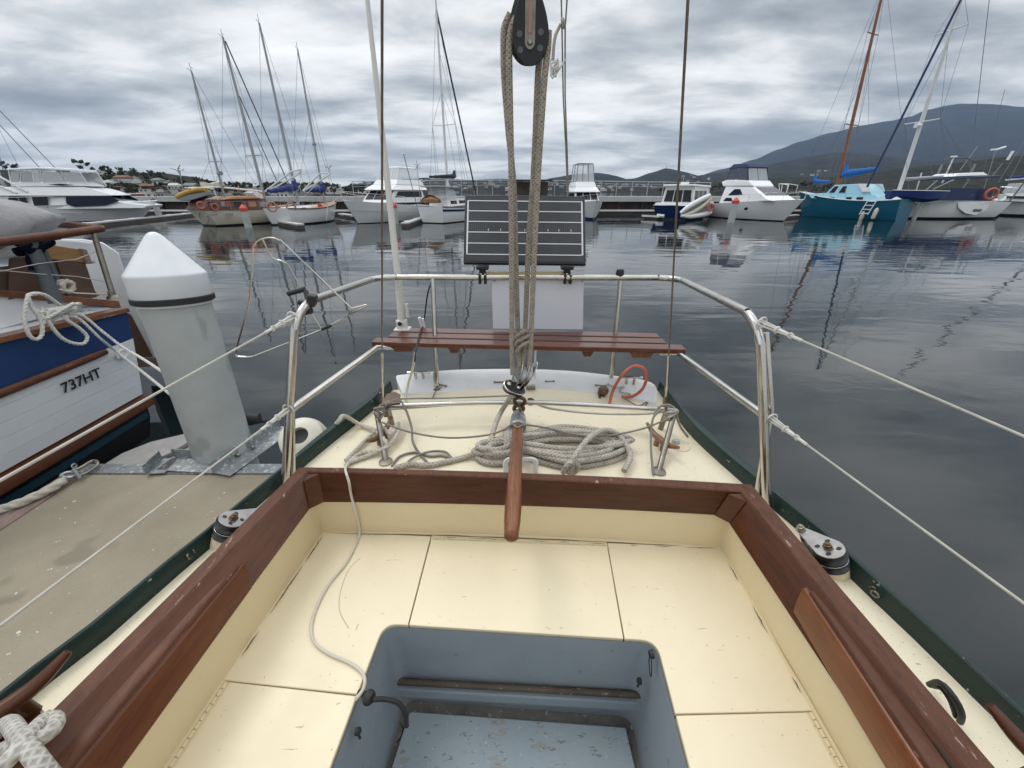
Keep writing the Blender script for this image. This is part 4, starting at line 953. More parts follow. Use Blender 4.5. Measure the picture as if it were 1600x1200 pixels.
# white plastic sheet hanging below the rail
mb = MB(); a, b, c, d_ = WY(768, 436, y_s), WY(912, 437, y_s), WY(911, 515, y_s + .015), WY(770, 514, y_s + .015)
mb.prism([a, b, c, d_], (0, .012, 0)); mb.build('hanging_board', 'board_white', None, 'blank white plastic board hanging from the stern rail under the solar panel', 'board', bevel=.003)
for px in (773, 910):
    mb = MB(); mb.torus(WY(px, 434, y_s), .0155, .002, V(1, 0, 0), 16, 6); mb.build('cable_tie', 'black_plastic', None, 'black cable tie round the stern rail at the %s top corner of the white board' % ('left' if px < 800 else 'right'), 'cable tie', 'cable ties on the stern rail')
# white whip antenna on the bench
an = root('whip_antenna', 'tall tapering white whip antenna standing on the left end of the bench', 'antenna')
b0 = WD(629, 513, .592); p0 = WY(625, 462, b0.y); p1 = WY(574, 0, b0.y + .0)
mb = MB(); mb.tube([p0, p0.lerp(p1, .12), p0.lerp(p1, .5), p1, p1 + (p1 - p0)*.5], [.0165, .0155, .0125, .008, .005], 12); mb.build('whip', 'antenna_white', an)
mb = MB(); mb.tube([b0 + V(0, 0, .03), p0 + V(0, 0, .02)], .018, 12); mb.tube([b0 + V(.032, 0, .055), b0 + V(.033, 0, .12)], .008, 8); mb.build('ferrule', 'antenna_white', an)
mb = MB(); mb.box(b0 + V(0, 0, -.003), (.075, .055, .010)); mb.box(b0 + V(0, 0, .02), (.05, .03, .045)); mb.lathe([(.0, .0), (.013, .0), (.016, -.01), (.016, -.02)], b0 + V(-.004, -.024, .03), V(0, -1, 0), n=14); mb.build('swivel_base', 'antenna_white', an, bevel=.004)
mb = MB(); mb.lathe([(0, .026), (.010, .026), (.011, .022)], b0 + V(-.004, -.0, .03), V(0, -1, 0), n=14); mb.build('swivel_bolt', 'black_rubber', an)
# topping lift pair and its hook
tl = root('topping_lift', 'pair of thin grey lines dropping from above to the stern rail right of the pulley', 'rigging line')
ytl = 1.86
for a in ([(877, 0), (878, 40), (880, 150), (884, 230), (887, 305)], [(886, 0), (883, 45), (883, 150), (886, 230), (888, 305)]):
    mb = MB(); P = [WY(x, y, ytl) for x, y in a]; d = (P[0] - P[1]).normalized(); mb.tube([P[0] + d*.5] + P, .0030, 8); mb.build('strand', 'thin_rope', tl)
mb = MB(); mb.tube(smooth([WY(876, 38, ytl - .01), WY(868, 55, ytl - .01), WY(865, 75, ytl - .01), WY(864, 92, ytl - .01)], .01), .006, 8); mb.torus(WY(880, 36, ytl - .01), .012, .006, V(1, 0, .3), 14, 6); mb.build('bight', 'white_rope', tl)
mb = MB(); rk = random.Random(9); c = WY(866, 105, ytl - .01); kp = [c + V(rk.uniform(-.018, .018), rk.uniform(-.012, .012), rk.uniform(-.035, .03)) for _ in range(18)] + [WY(884, 92, ytl)]
mb.tube(smooth(kp, .01), .0035, 6); mb.build('frayed_knot', 'laid_white', tl)
# wire frame for a lifebuoy, clamped outside the left corner
wf = root('lifebuoy_frame', 'empty wire lifebuoy holder clamped outside the left corner of the stern rail', 'wire frame')
yw_ = 1.25
def wp(l, dy=0): return [WY(x, y, yw_ + dy + (y - 460)*.0) for x, y in l]
mb = MB(); mb.tube(smooth(fillet(wp([(390, 470), (397, 376), (432, 369), (548, 481)]), .04), .02), .0027, 8); mb.build('hoop', 'steel', wf)
mb = MB(); mb.tube(smooth(fillet(wp([(390, 470), (366, 557), (392, 558), (503, 515), (577, 475), (548, 482)]), .02), .02), .0027, 8); mb.build('hoop', 'steel', wf)
mb = MB(); mb.tube(smooth(fillet(wp([(410, 373), (425, 405), (448, 409), (478, 463), (488, 492), (503, 515)], -.01), .02), .02), .0028, 8); mb.build('stem', 'steel', wf)
for a_, b_, q_ in ((WY(450, 459, yw_ - .02), WY(476, 452, yw_ - .02), .008), (WY(503, 515, yw_ - .01), WY(517, 509, yw_ - .01), .005), (WY(462, 490, 1.16), WY(486, 484, 1.16), .012), (WY(478, 455, 1.2), WY(482, 475, 1.17), .007)):
    mb = MB(); mb.tube([a_, b_], q_, 10); mb.build('clamp', 'black_plastic', wf)
# fender between hull and walkway
fd = root('fender', 'cream round fender with a dark hole hanging between hull and walkway', 'fender')
c = WD(474, 686, 1.10); ax = V(.12, -.62, .8).normalized()
mb = MB(); mb.lathe([(0, -.22), (.06, -.21), (.10, -.16), (.112, -.08), (.112, 0), (.10, .038), (.07, .055), (.042, .058), (.040, .03), (0, .03)], c, ax, n=28); mb.build('fender_body', 'fender_cream', fd)
mb = MB(); mb.lathe([(0, .035), (.039, .036), (.041, .032)], c, ax, n=20); mb.build('fender_hole', 'black_rubber', fd)
for r in (ub, lb, sp_, an, tl, wf, fd, boat):
    if r is boat: continue
    bbs = [ch.matrix_basis @ Vector(c) for ch in r.children for c in ch.bound_box]
    settle(r, (sum(p.x for p in bbs)/len(bbs), sum(p.y for p in bbs)/len(bbs), min(p.z for p in bbs)))
settle(boat, (0, 0, zd))
# ============================================================ walkway, pile and neighbour on the left
DD = 1.80; zD = E - DD
wk = root('finger_pontoon', 'concrete topped floating walkway spotted with bird droppings beside our boat', 'pontoon')
xl, xr, ye = -3.04, -1.16, 2.16
mb = MB(); mb.box(((xl + xr)/2, (ye - 8)/2, zD - .02), (xr - xl, ye + 8, .04)); mb.build('deck_slab', 'concrete', wk, bevel=.004)
mb = MB(); mb.box(((xl + xr)/2, (ye - 8)/2, zD - .30), (xr - xl - .1, ye + 7.9, .50)); mb.build('float', 'black_anti', wk)
mb = MB(); mb.box((xl - .075, (ye - 8)/2, zD - .07), (.145, ye + 8, .16)); mb.build('side_timber', 'weathered_wood', wk, bevel=.01)
mb = MB(); mb.box((xr + .045, (ye - 8)/2, zD - .07), (.085, ye + 8, .16)); mb.build('side_timber', 'weathered_wood', wk, bevel=.01)
mb = MB(); mb.box(((xl + xr)/2, ye + .055, zD - .03), (xr - xl + .2, .105, .08)); mb.build('end_plate', 'galvanised', wk, bevel=.003)
def gp(px, py, d=DD): return WD(px, py, d)
def channel(a, b, w_, h_, label):
    a, b = Vector(a), Vector(b); d = (b - a).normalized(); s_ = d.cross(V(0, 0, 1)).normalized()
    mb = MB(); mb.bar(a, b, w_, .008); mb.bar(a - s_*(w_/2) + V(0, 0, h_/2), b - s_*(w_/2) + V(0, 0, h_/2), .008, h_)
    mb.build('pile_bracket', 'galvanised', wk, label, bevel=.002)
channel(gp(346, 741, DD - .02), gp(450, 668, DD - .02), .15, .085, 'galvanised channel arm on the boat side of the pile')
channel(gp(243, 740, DD - .02), gp(268, 716, DD - .02), .12, .075, None)
channel(gp(258, 724, DD - .02), gp(345, 728, DD - .02), .16, .07, None)
mb = MB()
for px, py in ((305, 712), (318, 710), (395, 700), (372, 712)): mb.lathe([(.016, 0), (.016, .014), (.008, .02), (0, .022)], gp(px, py, DD - .03), n=6)
mb.build('bolt', 'dull_steel', wk)
# rubber roller behind the pile
pc = V(-2.235, 2.40, 0); pr_r = .192; pax = V(-.004, .080, 1); kz = 1.0
mb = MB(); c = WD(392, 655, 1.62); mb.lathe([(0, -.07), (.04, -.065), (.05, 0), (.04, .065), (0, .07)], c, V(1, .2, 0), n=14); mb.tube([c + V(-.1, 0, -.03), c + V(.1, .02, -.03)], .014, 8); mb.build('guide_roller', 'black_rubber', wk)
# pile
pile = root('mooring_pile', 'grey patched round pile with a white pointed cap and black band', 'pile')
mb = MB(); mb.lathe([(pr_r, -3), (pr_r, .9), (pr_r, 1.69)], pc, pax, n=48); mb.build('pile_shaft', 'pile_grey', pile)
mb = MB(); mb.lathe([(.208, 1.66), (.214, 1.67), (.214, 1.82), (.214, 1.828), (.211, 1.836), (.205, 1.843), (.195, 1.855), (.045, 2.060), (.032, 2.073), (.016, 2.083), (0, 2.085)], pc, pax, n=48); mb.build('pile_cap', 'pile_cap', pile)
mb = MB(); mb.lathe([(.215, 1.655), (.222, 1.66), (.222, 1.69), (.215, 1.695)], pc, pax, n=48); mb.build('band', 'black_rubber', pile)
mb = MB(); mb.lathe([(.198, 1.637), (.204, 1.64), (.204, 1.655)], pc, pax, n=48); mb.build('joint', 'pile_cap', pile)
settle(pile, pc)
# curved grey plank beside the bracket
mb = MB(); o_ = [(150, 733), (190, 708), (235, 690), (294, 676)]; i_ = [(294, 690), (268, 706), (232, 722), (185, 738)]
mb.prism([gp(*p, DD + .02) for p in o_ + i_], (0, 0, -.035)); mb.prism([gp(*p, DD + .06) for p in [(165, 738), (235, 702), (300, 688), (300, 700), (240, 728)]], (0, 0, -.03))
mb.build('curved_plank', 'dinghy_grey', None, 'curved weathered grey plank floating between the walkway end and the dark gap', 'plank', bevel=.006)
# thick laid rope with its shackle on the walkway edge
laid([V(xl - .09, .2, zD + .04), gp(-60, 830, DD - .03), gp(0, 797, DD - .03), gp(30, 786, DD - .04), gp(60, 773, DD - .04), gp(85, 760, DD - .05), gp(103, 749, DD - .03)], .026, 'thick dirty laid rope along the left timber edge of the walkway', pitch=.22)
sh_ = root('shackle', 'rusty galvanised shackle joining the thick rope to the walkway corner', 'shackle')
mb = MB(); c = gp(108, 742, DD - .05); mb.torus(c, .034, .012, V(.3, .2, 1), 18, 8); mb.build('thimble', 'galvanised', sh_)
mb = MB(); P = [gp(112, 738, DD - .04), gp(128, 730, DD - .045), gp(146, 720, DD - .05), gp(152, 726, DD - .04), gp(138, 737, DD - .03), gp(118, 746, DD - .03)]; mb.tube(smooth(P, .01), .012, 8); mb.build('bow_link', 'dull_steel', sh_)
mb = MB(); mb.tube([gp(115, 734, DD - .06), gp(126, 748, DD - .04)], .011, 8); mb.torus(gp(116, 728, DD - .07), .014, .006, V(1, 0, 0), 12, 6); mb.build('pin', 'galvanised', sh_); settle(sh_, gp(125, 738))

# --- neighbour: white planked hull with a navy sheer strake
nb = root('motor_launch', 'white planked wooden launch with navy top strake and registration 737HT', 'boat')
xs_ = -3.41
p_a, p_b = WX(205, 487, xs_), WX(0, 536, xs_)
def sheer(y): return p_b.z + (p_a.z - p_b.z)*(y - p_b.y)/(p_a.y - p_b.y) if y > p_b.y else p_b.z + .02*(p_b.y - y)
yE = p_a.y
def yend_(z): return yE - .30*max(0, (sheer(yE) - z))/1.0
ysn = [-7, -5, -3, -1, .5, 1.5, 2.4, 3.0, 3.25, 1e9]
def side_x(y, z):
    t = max(0, (y - 1.0)/2.6); fwd_ = max(0, (-1 - y)/6.0)
    return xs_ - .03*t*t - 1.2*fwd_**2 - .10*max(0, .75 - z)**1.5 - (.015 if z > 1.12 else 0)
def ring_y(y, z): return yend_(z) if y > 1e8 else min(y, yend_(z))
def band(zf, name, m, proud=0, parent=nb, thick=.03, n_plank=1, label=None, ys=None, r=None):
    """a strip of hull side between heights zf(y) -> (z0, z1), both sides of the boat"""
    out = []
    for sgn in (1, -1):
        mb = MB(); rings = []
        for y in (ys or ysn):
            yy = y if y < 1e8 else yE; z0, z1 = zf(yy); ring = []
            for k in range(n_plank):
                a, b_ = lerp(z0, z1, k/n_plank), lerp(z0, z1, (k+1)/n_plank)
                ring += [(a, proud), (a + .0015, proud + (.0022 if n_plank > 1 else 0)), (b_ - .003, proud + (.0022 if n_plank > 1 else 0)), (b_ - .0005, proud - (.003 if n_plank > 1 else 0))]
            pts = [V(side_x(yy, z) + o, ring_y(y, z), z) for z, o in ring]
            pts += [V(side_x(yy, z1) - thick, ring_y(y, z1), z1), V(side_x(yy, z0) - thick, ring_y(y, z0), z0)]
            if sgn < 0: pts = [V(2*(-4.55) - p.x, p.y, p.z) for p in pts]
            rings.append(pts)
        mb.loft(rings, True, True); out.append(mb.build(name, m, parent, label if sgn > 0 else None, angle=30))
    return out
band(lambda y: (.62, 1.115), 'topside', 'planked_white', n_plank=5)
band(lambda y: (1.115, sheer(y)), 'sheer_strake', 'navy')
band(lambda y: (sheer(y), sheer(y) + .035), 'toe_rail', 'rail_wood', .03, thick=.09)
def railbar(zc, r, y1, name):
    mb = MB(); P = [V(side_x(y, zc) + r*.5, y, zc) for y in (-6, -4, -2, -1, 0, 1, 1.8, 2.4, 2.9, y1)]; mb.tube(P, [r]*(len(P)-1) + [r*.8], 10, flat=1.2); return mb.build(name, 'mahogany_edge', nb)
q1 = WX(164, 544, xs_); railbar(1.10, .024, q1.y, 'rub_rail')
mb = MB(); P = [V(side_x(y, .54) + .03, y, .555) for y in (-6, -4, -2, -1, 0, 1, 1.8, 2.4, 2.8, 3.17)]; rings = [[p + V(-.05, 0, .055), p + V(.02, 0, .05), p + V(.035, 0, .02), p + V(.035, 0, -.04), p + V(.015, 0, -.055), p + V(-.05, 0, -.055)] for p in P]
mb.loft(rings, True, True); mb.build('rub_rail', 'rail_wood_dark' if 'rail_wood_dark' in MATS else 'mahogany_side', nb, 'broad varnished lower rubbing strake')
mb = MB(); rings = []
for y in (-6.5, -4, -2, 0, 1.5, 2.6, 3.15):
    k = max(0, (y - 1)/2.2); x = side_x(y, .5)
    pts = [(x, .51), (x - .02, .38), (x - .12, .15), (x - .5, -.15 + .1*k), (-4.55, -.3 + .15*k)]
    rings.append([V(a, y, z) for a, z in pts] + [V(-9.1 - a, y, z) for a, z in pts[::-1][1:]])
mb.loft(rings, True, True); mb.build('bottom', 'black_anti', nb)
mb = MB(); P = [V(side_x(y, .4) + .0, y, .42) for y in (-6, -3, 0, 1.5, 2.6, 3.12)]; mb.loft([[p + V(-.02, 0, .03), p + V(.008, 0, .03), p + V(.002, 0, -.03), p + V(-.03, 0, -.03)] for p in P], True, True); mb.build('boot_stripe', 'teal_paint', nb)
mb = MB(); rings = [[V(side_x(min(y, yE), 1.2) - .02, min(y, yE - .02), sheer(min(y, yE)) - .01), V(-4.55, min(y, yE), sheer(min(y, yE)) + .05), V(-9.1 - side_x(min(y, yE), 1.2) + .02, min(y, yE - .02), sheer(min(y, yE)) - .01)] for y in ysn]
mb.loft(rings, False, False, True); mb.build('deck', 'white_paint', nb)
mb = MB(); mb.prism([V(side_x(yE, z) - .01, yend_(z) - .01, z) for z in (sheer(yE) - .02, 1.1, .7, .45)] + [V(-9.1 - side_x(yE, z), yend_(z) - .01, z) for z in (.45, .7, 1.1, sheer(yE) - .02)], (0, -.03, 0)); mb.build('transom', 'rail_wood', nb)
# registration
a, b_ = WX(99, 616, xs_), WX(166, 594, xs_)
text_mesh('737HT', (a - b_).length*.335, 'registration_number', 'black_plastic', V(xs_ + .004, a.y, a.z + .005), V(-.01, 1, .0), V(0, 0, 1), nb, .0015, .12)
# fairlead plate
c = WX(192, 553, xs_ + .01); mb = MB(); mb.torus(c, .035, .010, V(1, 0, 0), 16, 6); mb.box(c + V(-.002, 0, 0), (.008, .11, .05)); mb.build('fairlead', 'white_paint', nb)
# white deckhouse side, varnished coaming, tan side curtains and roof
xc = -3.80
def cab(px, py, x=xc): return WX(px, py, x)
def quadprism(pts, dx, name, m, par=nb, bevel=.004, lab=None):
    mb = MB(); mb.prism(pts, (dx, 0, 0)); return mb.build(name, m, par, lab, bevel=bevel)
zsh = sheer(2)
quadprism([V(xc, -3, zsh - .02), V(xc, cab(152, 490).y, zsh - .02), cab(152, 474), cab(0, 463), V(xc, -3, cab(0, 463).z)], -.5, 'deckhouse_side', 'white_paint')
quadprism([V(xc + .03, -3, cab(0, 463).z), cab(0, 463, xc + .03), cab(190, 482, xc + .03), cab(186, 470, xc + .03), cab(0, 453, xc + .03), V(xc + .03, -3, cab(0, 453).z)], -.05, 'coaming', 'rail_wood', lab='varnished mahogany coaming strip')
y_r = cab(160, 462).y
ct, cb = cab(0, 403).z, cab(0, 455).z
quadprism([V(xc - .02, -3, cb), V(xc - .02, cab(160, 462).y, cab(160, 462).z), V(xc - .02, cab(100, 405).y, cab(100, 405).z), V(xc - .02, -3, ct)], -.04, 'side_curtain', 'canvas_tan')
for (a0, a1) in (((17, 404), (68, 457)), ((88, 404), (152, 464))):
    P0 = cab(*a0, xc + .004); P1 = cab(*a1, xc + .004)
    quadprism([P0, V(xc + .004, P0.y + .22, P0.z), V(xc + .004, P1.y, P1.z), V(xc + .004, P1.y - .24, P1.z)], -.02, 'window_pane', 'shade_brown', lab=None)
quadprism([cab(70, 381, xc + .01), cab(128, 390, xc + .01), cab(136, 411, xc + .01), cab(80, 405, xc + .01)], -.03, 'plywood_panel', 'varnish_light' if 'varnish_light' in MATS else mat('ply', (.40, .23, .09), .5, var=(3, (.30, .15, .055)), stretch=(1, .6, 4)))
quadprism([cab(127, 388, xc + .03), cab(136, 390, xc + .03), cab(145, 412, xc + .03), cab(135, 411, xc + .03)], -.03, 'window_post', 'weathered_wood')
mb = MB(); prof = [V(xc, -3, ct + .02), cab(0, 402), cab(100, 404), cab(152, 412), cab(146, 378), cab(90, 372), cab(0, 374), V(xc, -3, cab(0, 374).z)]
mb.prism(prof, (-.5, .0, -.05)); mb.build('roof', 'gelcoat', nb, bevel=.02, seg=3)
# rail, posts
mb = MB(); mb.tube(smooth([WX(-120, 392, -3.5), WX(0, 378, -3.5), WX(80, 368, -3.52), WX(152, 358, -3.55), WX(158, 356, -3.56)], .05), .03, 12); mb.tube(smooth([WX(157, 357, -3.56), WX(125, 353, -3.9), WX(80, 350, -4.3)], .05), .03, 12); mb.build('hand_rail', 'mahogany_edge', nb)
mb = MB(); mb.tube([WX(146, 364, -3.55), WX(177, 464, -3.5)], .021, 10); mb.lathe([(.05, 0), (.045, .015), (.028, .03), (.026, .06)], WX(178, 466, -3.5), n=14); mb.build('rail_post', 'dull_steel', nb)
mb = MB(); mb.tube([WX(46, 378, -3.62), WX(88, 474, -3.58)], .045, 14); mb.build('davit_post', mat('grey_metal', (.06, .07, .08), .45, var=(6, (.10, .115, .13))), nb)
mb = MB(); mb.tube([WX(68, 392, -3.75), WX(95, 450, -3.72)], .022, 10); mb.build('inner_post', 'grey_metal', nb)
for pts in (((0, 424), (60, 412), (120, 405), (152, 392)), ((0, 422), (60, 428), (120, 432), (165, 440)), ((90, 452), (120, 458), (168, 460))):
    mb = MB(); mb.tube([WX(x, y, -3.56) for x, y in pts], .006 if pts[0][0] else .0035, 6); mb.build('guard_wire', 'lifeline' if pts[0][0] == 0 else 'cord_white', nb)
settle(nb, (-4.55, 0, 0))
# grey cover
mb = MB(); c = WX(-20, 345, -4.05); rings = []
for i in range(22):
    t = i/21; y = lerp(-1.2, WX(104, 366, -4.1).y, t); env = min(1, max(0, (1 - t)/.16))**.5*(1 + .12*math.sin(y*5))
    hgt = max(.02, .22*env); ring = []
    for j in range(20):
        a_ = 2*math.pi*j/20; q = V(math.cos(a_)*.42*max(.15, env), 0, math.sin(a_)*hgt); nz = noise.noise(V(y*3.1, a_*1.7, .3))*.07 + abs(noise.noise(V(y*6 + a_*1.5, a_*2.5, 1.3)))*.09
        ring.append(V(-4.1, y, WX(0, 352, -4.1).z + .03) + q*(1 + nz*3))
    rings.append(ring)
mb.loft(rings, True, True, True); mb.build('boat_cover', 'canvas_grey', None, 'crumpled pale grey canvas cover heaped on the roof of the wooden launch', 'cover', angle=180)
mb = MB(); rk = random.Random(4); c = WX(60, 386, -3.62); kp = [c + V(rk.uniform(-.04, .04), rk.uniform(-.16, .14), rk.uniform(-.05, .05)) for _ in range(12)]; mb.tube(smooth(kp, .02), .02, 8)
mb.tube(smooth([c, c + V(0, -.1, -.06), c + V(.01, -.13, -.15)], .02), .014, 8); mb.tube([c + V(0, -.1, .05), c + V(0, .18, .06)], .025, 8); mb.build('dark_strap', mat('navy_cloth', (.006, .007, .016), .95, spec=.1), None, 'dark navy cloth tied under the wooden hand rail by the grey post', 'cloth')
mb = MB(); rk = random.Random(14); c = WX(101, 448, -3.6)
kp = [c + V(.02*math.sin(i), .05*math.cos(i*1.9) + .02*rk.random(), .045*math.sin(i*1.9)) for i in range(26)]; mb.tube(smooth(kp, .02), .014, 8); mb.build('rope_hank', 'laid_rope', None, 'small rope hank hanging on the guard wires of the wooden launch', 'rope')
# mooring lines with their loops
RR = .0112
laid([WX(108, 490, -3.36), WX(130, 494, -3.34), WX(160, 518, -3.30), WX(190, 541, -3.20), WX(225, 562, -2.85), WX(257, 583, -2.46)], RR*.85, 'upper white laid mooring line from the launch to the pile', m='laid_white', pitch=.08, group='mooring lines of the launch')
laid([WX(108, 494, -3.36), WX(126, 500, -3.34), WX(158, 530, -3.32), WX(189, 555, -3.33), WX(230, 587, -2.9), WX(272, 621, -2.44)], RR*.85, 'lower white laid mooring line from the launch to the pile', m='laid_white', pitch=.08, group='mooring lines of the launch')
x_ = -3.33
laid([WX(95, 478, x_ - .06), WX(70, 461, x_), WX(48, 460, x_), WX(41, 474, x_), WX(38, 500, x_), WX(46, 524, x_), WX(58, 530, x_), WX(66, 520, x_), WX(63, 500, x_), WX(50, 480, x_), WX(44, 462, x_), WX(56, 460, x_ - .04)], RR, 'left hanging loop of white laid rope over the navy strake', m='laid_white', pitch=.085)
laid([WX(90, 487, x_), WX(76, 488, x_), WX(76, 502, x_), WX(92, 524, x_), WX(110, 535, x_), WX(130, 537, x_), WX(136, 526, x_), WX(124, 513, x_), WX(105, 500, x_), WX(88, 482, x_ - .04)], RR, 'right hanging loop of white laid rope over the navy strake', m='laid_white', pitch=.085)
rk = random.Random(21); c = WX(98, 486, x_); kp = [c + V(rk.uniform(-.04, .03), rk.uniform(-.14, .14), rk.uniform(-.05, .05)) for _ in range(16)]
laid(kp, RR, 'knotted turns of white laid rope on the bow cleat of the launch', m='laid_white', pitch=.08, name='knot', cat='rope knot')
# white boat lying outside the launch, only its quarter showing
ob_ = root('white_boat', 'white boat quarter with dark brown underside showing between the launch and pile', 'boat')
yq = 4.1
mb = MB(); mb.prism([WY(x, y, yq) for x, y in ((60, 372), (130, 373), (160, 378), (186, 395), (202, 455), (253, 571), (247, 573), (205, 492), (160, 470), (60, 470))], (-1.0, 1.0, -.35)); mb.build('hull', 'gelcoat', ob_, bevel=.02)
mb = MB(); mb.prism([WY(x, y, yq + .02) for x, y in ((195, 470), (247, 561), (250, 569), (215, 570), (190, 540))], (-.8, .8, -.3)); mb.build('underside', 'shade_brown', ob_)
mb = MB(); mb.prism([WY(x, y, yq - .01) for x, y in ((215, 560), (246, 559), (253, 572), (215, 574))], (-.3, .9, 0)); mb.build('bottom_plank', 'weathered_wood', ob_)
settle(ob_, (-4, yq, 0))
# ============================================================ marina
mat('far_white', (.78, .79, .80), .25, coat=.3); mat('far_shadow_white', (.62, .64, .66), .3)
mat('far_glass', (.014, .017, .022), .08, spec=.25); mat('far_navy', (.008, .022, .085), .35, spec=.25); mat('far_blue_glass', (.008, .012, .035), .12, spec=.22)
mat('far_teal', (.008, .10, .17), .35, spec=.3); mat('far_sky_blue', (.33, .60, .72), .4); mat('cover_blue', (.01, .13, .42), .7); mat('cover_dark_blue', (.02, .05, .22), .8, var=(4, (.01, .025, .12)))
mat('alloy', (.34, .36, .38), .4, .3); mat('alloy_dark', (.10, .11, .12), .5); mat('alloy_white', (.72, .73, .73), .4); mat('spar_wood', (.24, .085, .035), .45, var=(2, (.32, .13, .06)))
mat('shroud', (.20, .21, .22), .5, .3); mat('far_red', (.55, .07, .05), .6); mat('far_yellow', (.50, .31, .06), .6); mat('far_grey', (.25, .27, .29), .6)
mat('far_cream', (.66, .62, .50), .4); mat('far_teak', (.36, .19, .09), .5); mat('far_brown', (.10, .045, .03), .5); mat('black_cloth', (.012, .014, .018), .7)
mat('life_orange', (.48, .12, .075), .6); mat('dock_grey', (.42, .43, .43), .7, var=(.6, (.5, .51, .51))); mat('dock_dark', (.05, .045, .04), .8, var=(1, (.09, .07, .06))); mat('rust', (.12, .05, .035), .8)
m, nt, b = nodes('clear_screen'); b.inputs['Base Color'].default_value = (.75, .78, .80, 1); b.inputs['Roughness'].default_value = .12; b.inputs['Alpha'].default_value = .34; MATS['clear_screen'] = m
m, nt, b = nodes('tinted_screen'); b.inputs['Base Color'].default_value = (.10, .11, .16, 1); b.inputs['Roughness'].default_value = .15; b.inputs['Alpha'].default_value = .6; MATS['tinted_screen'] = m

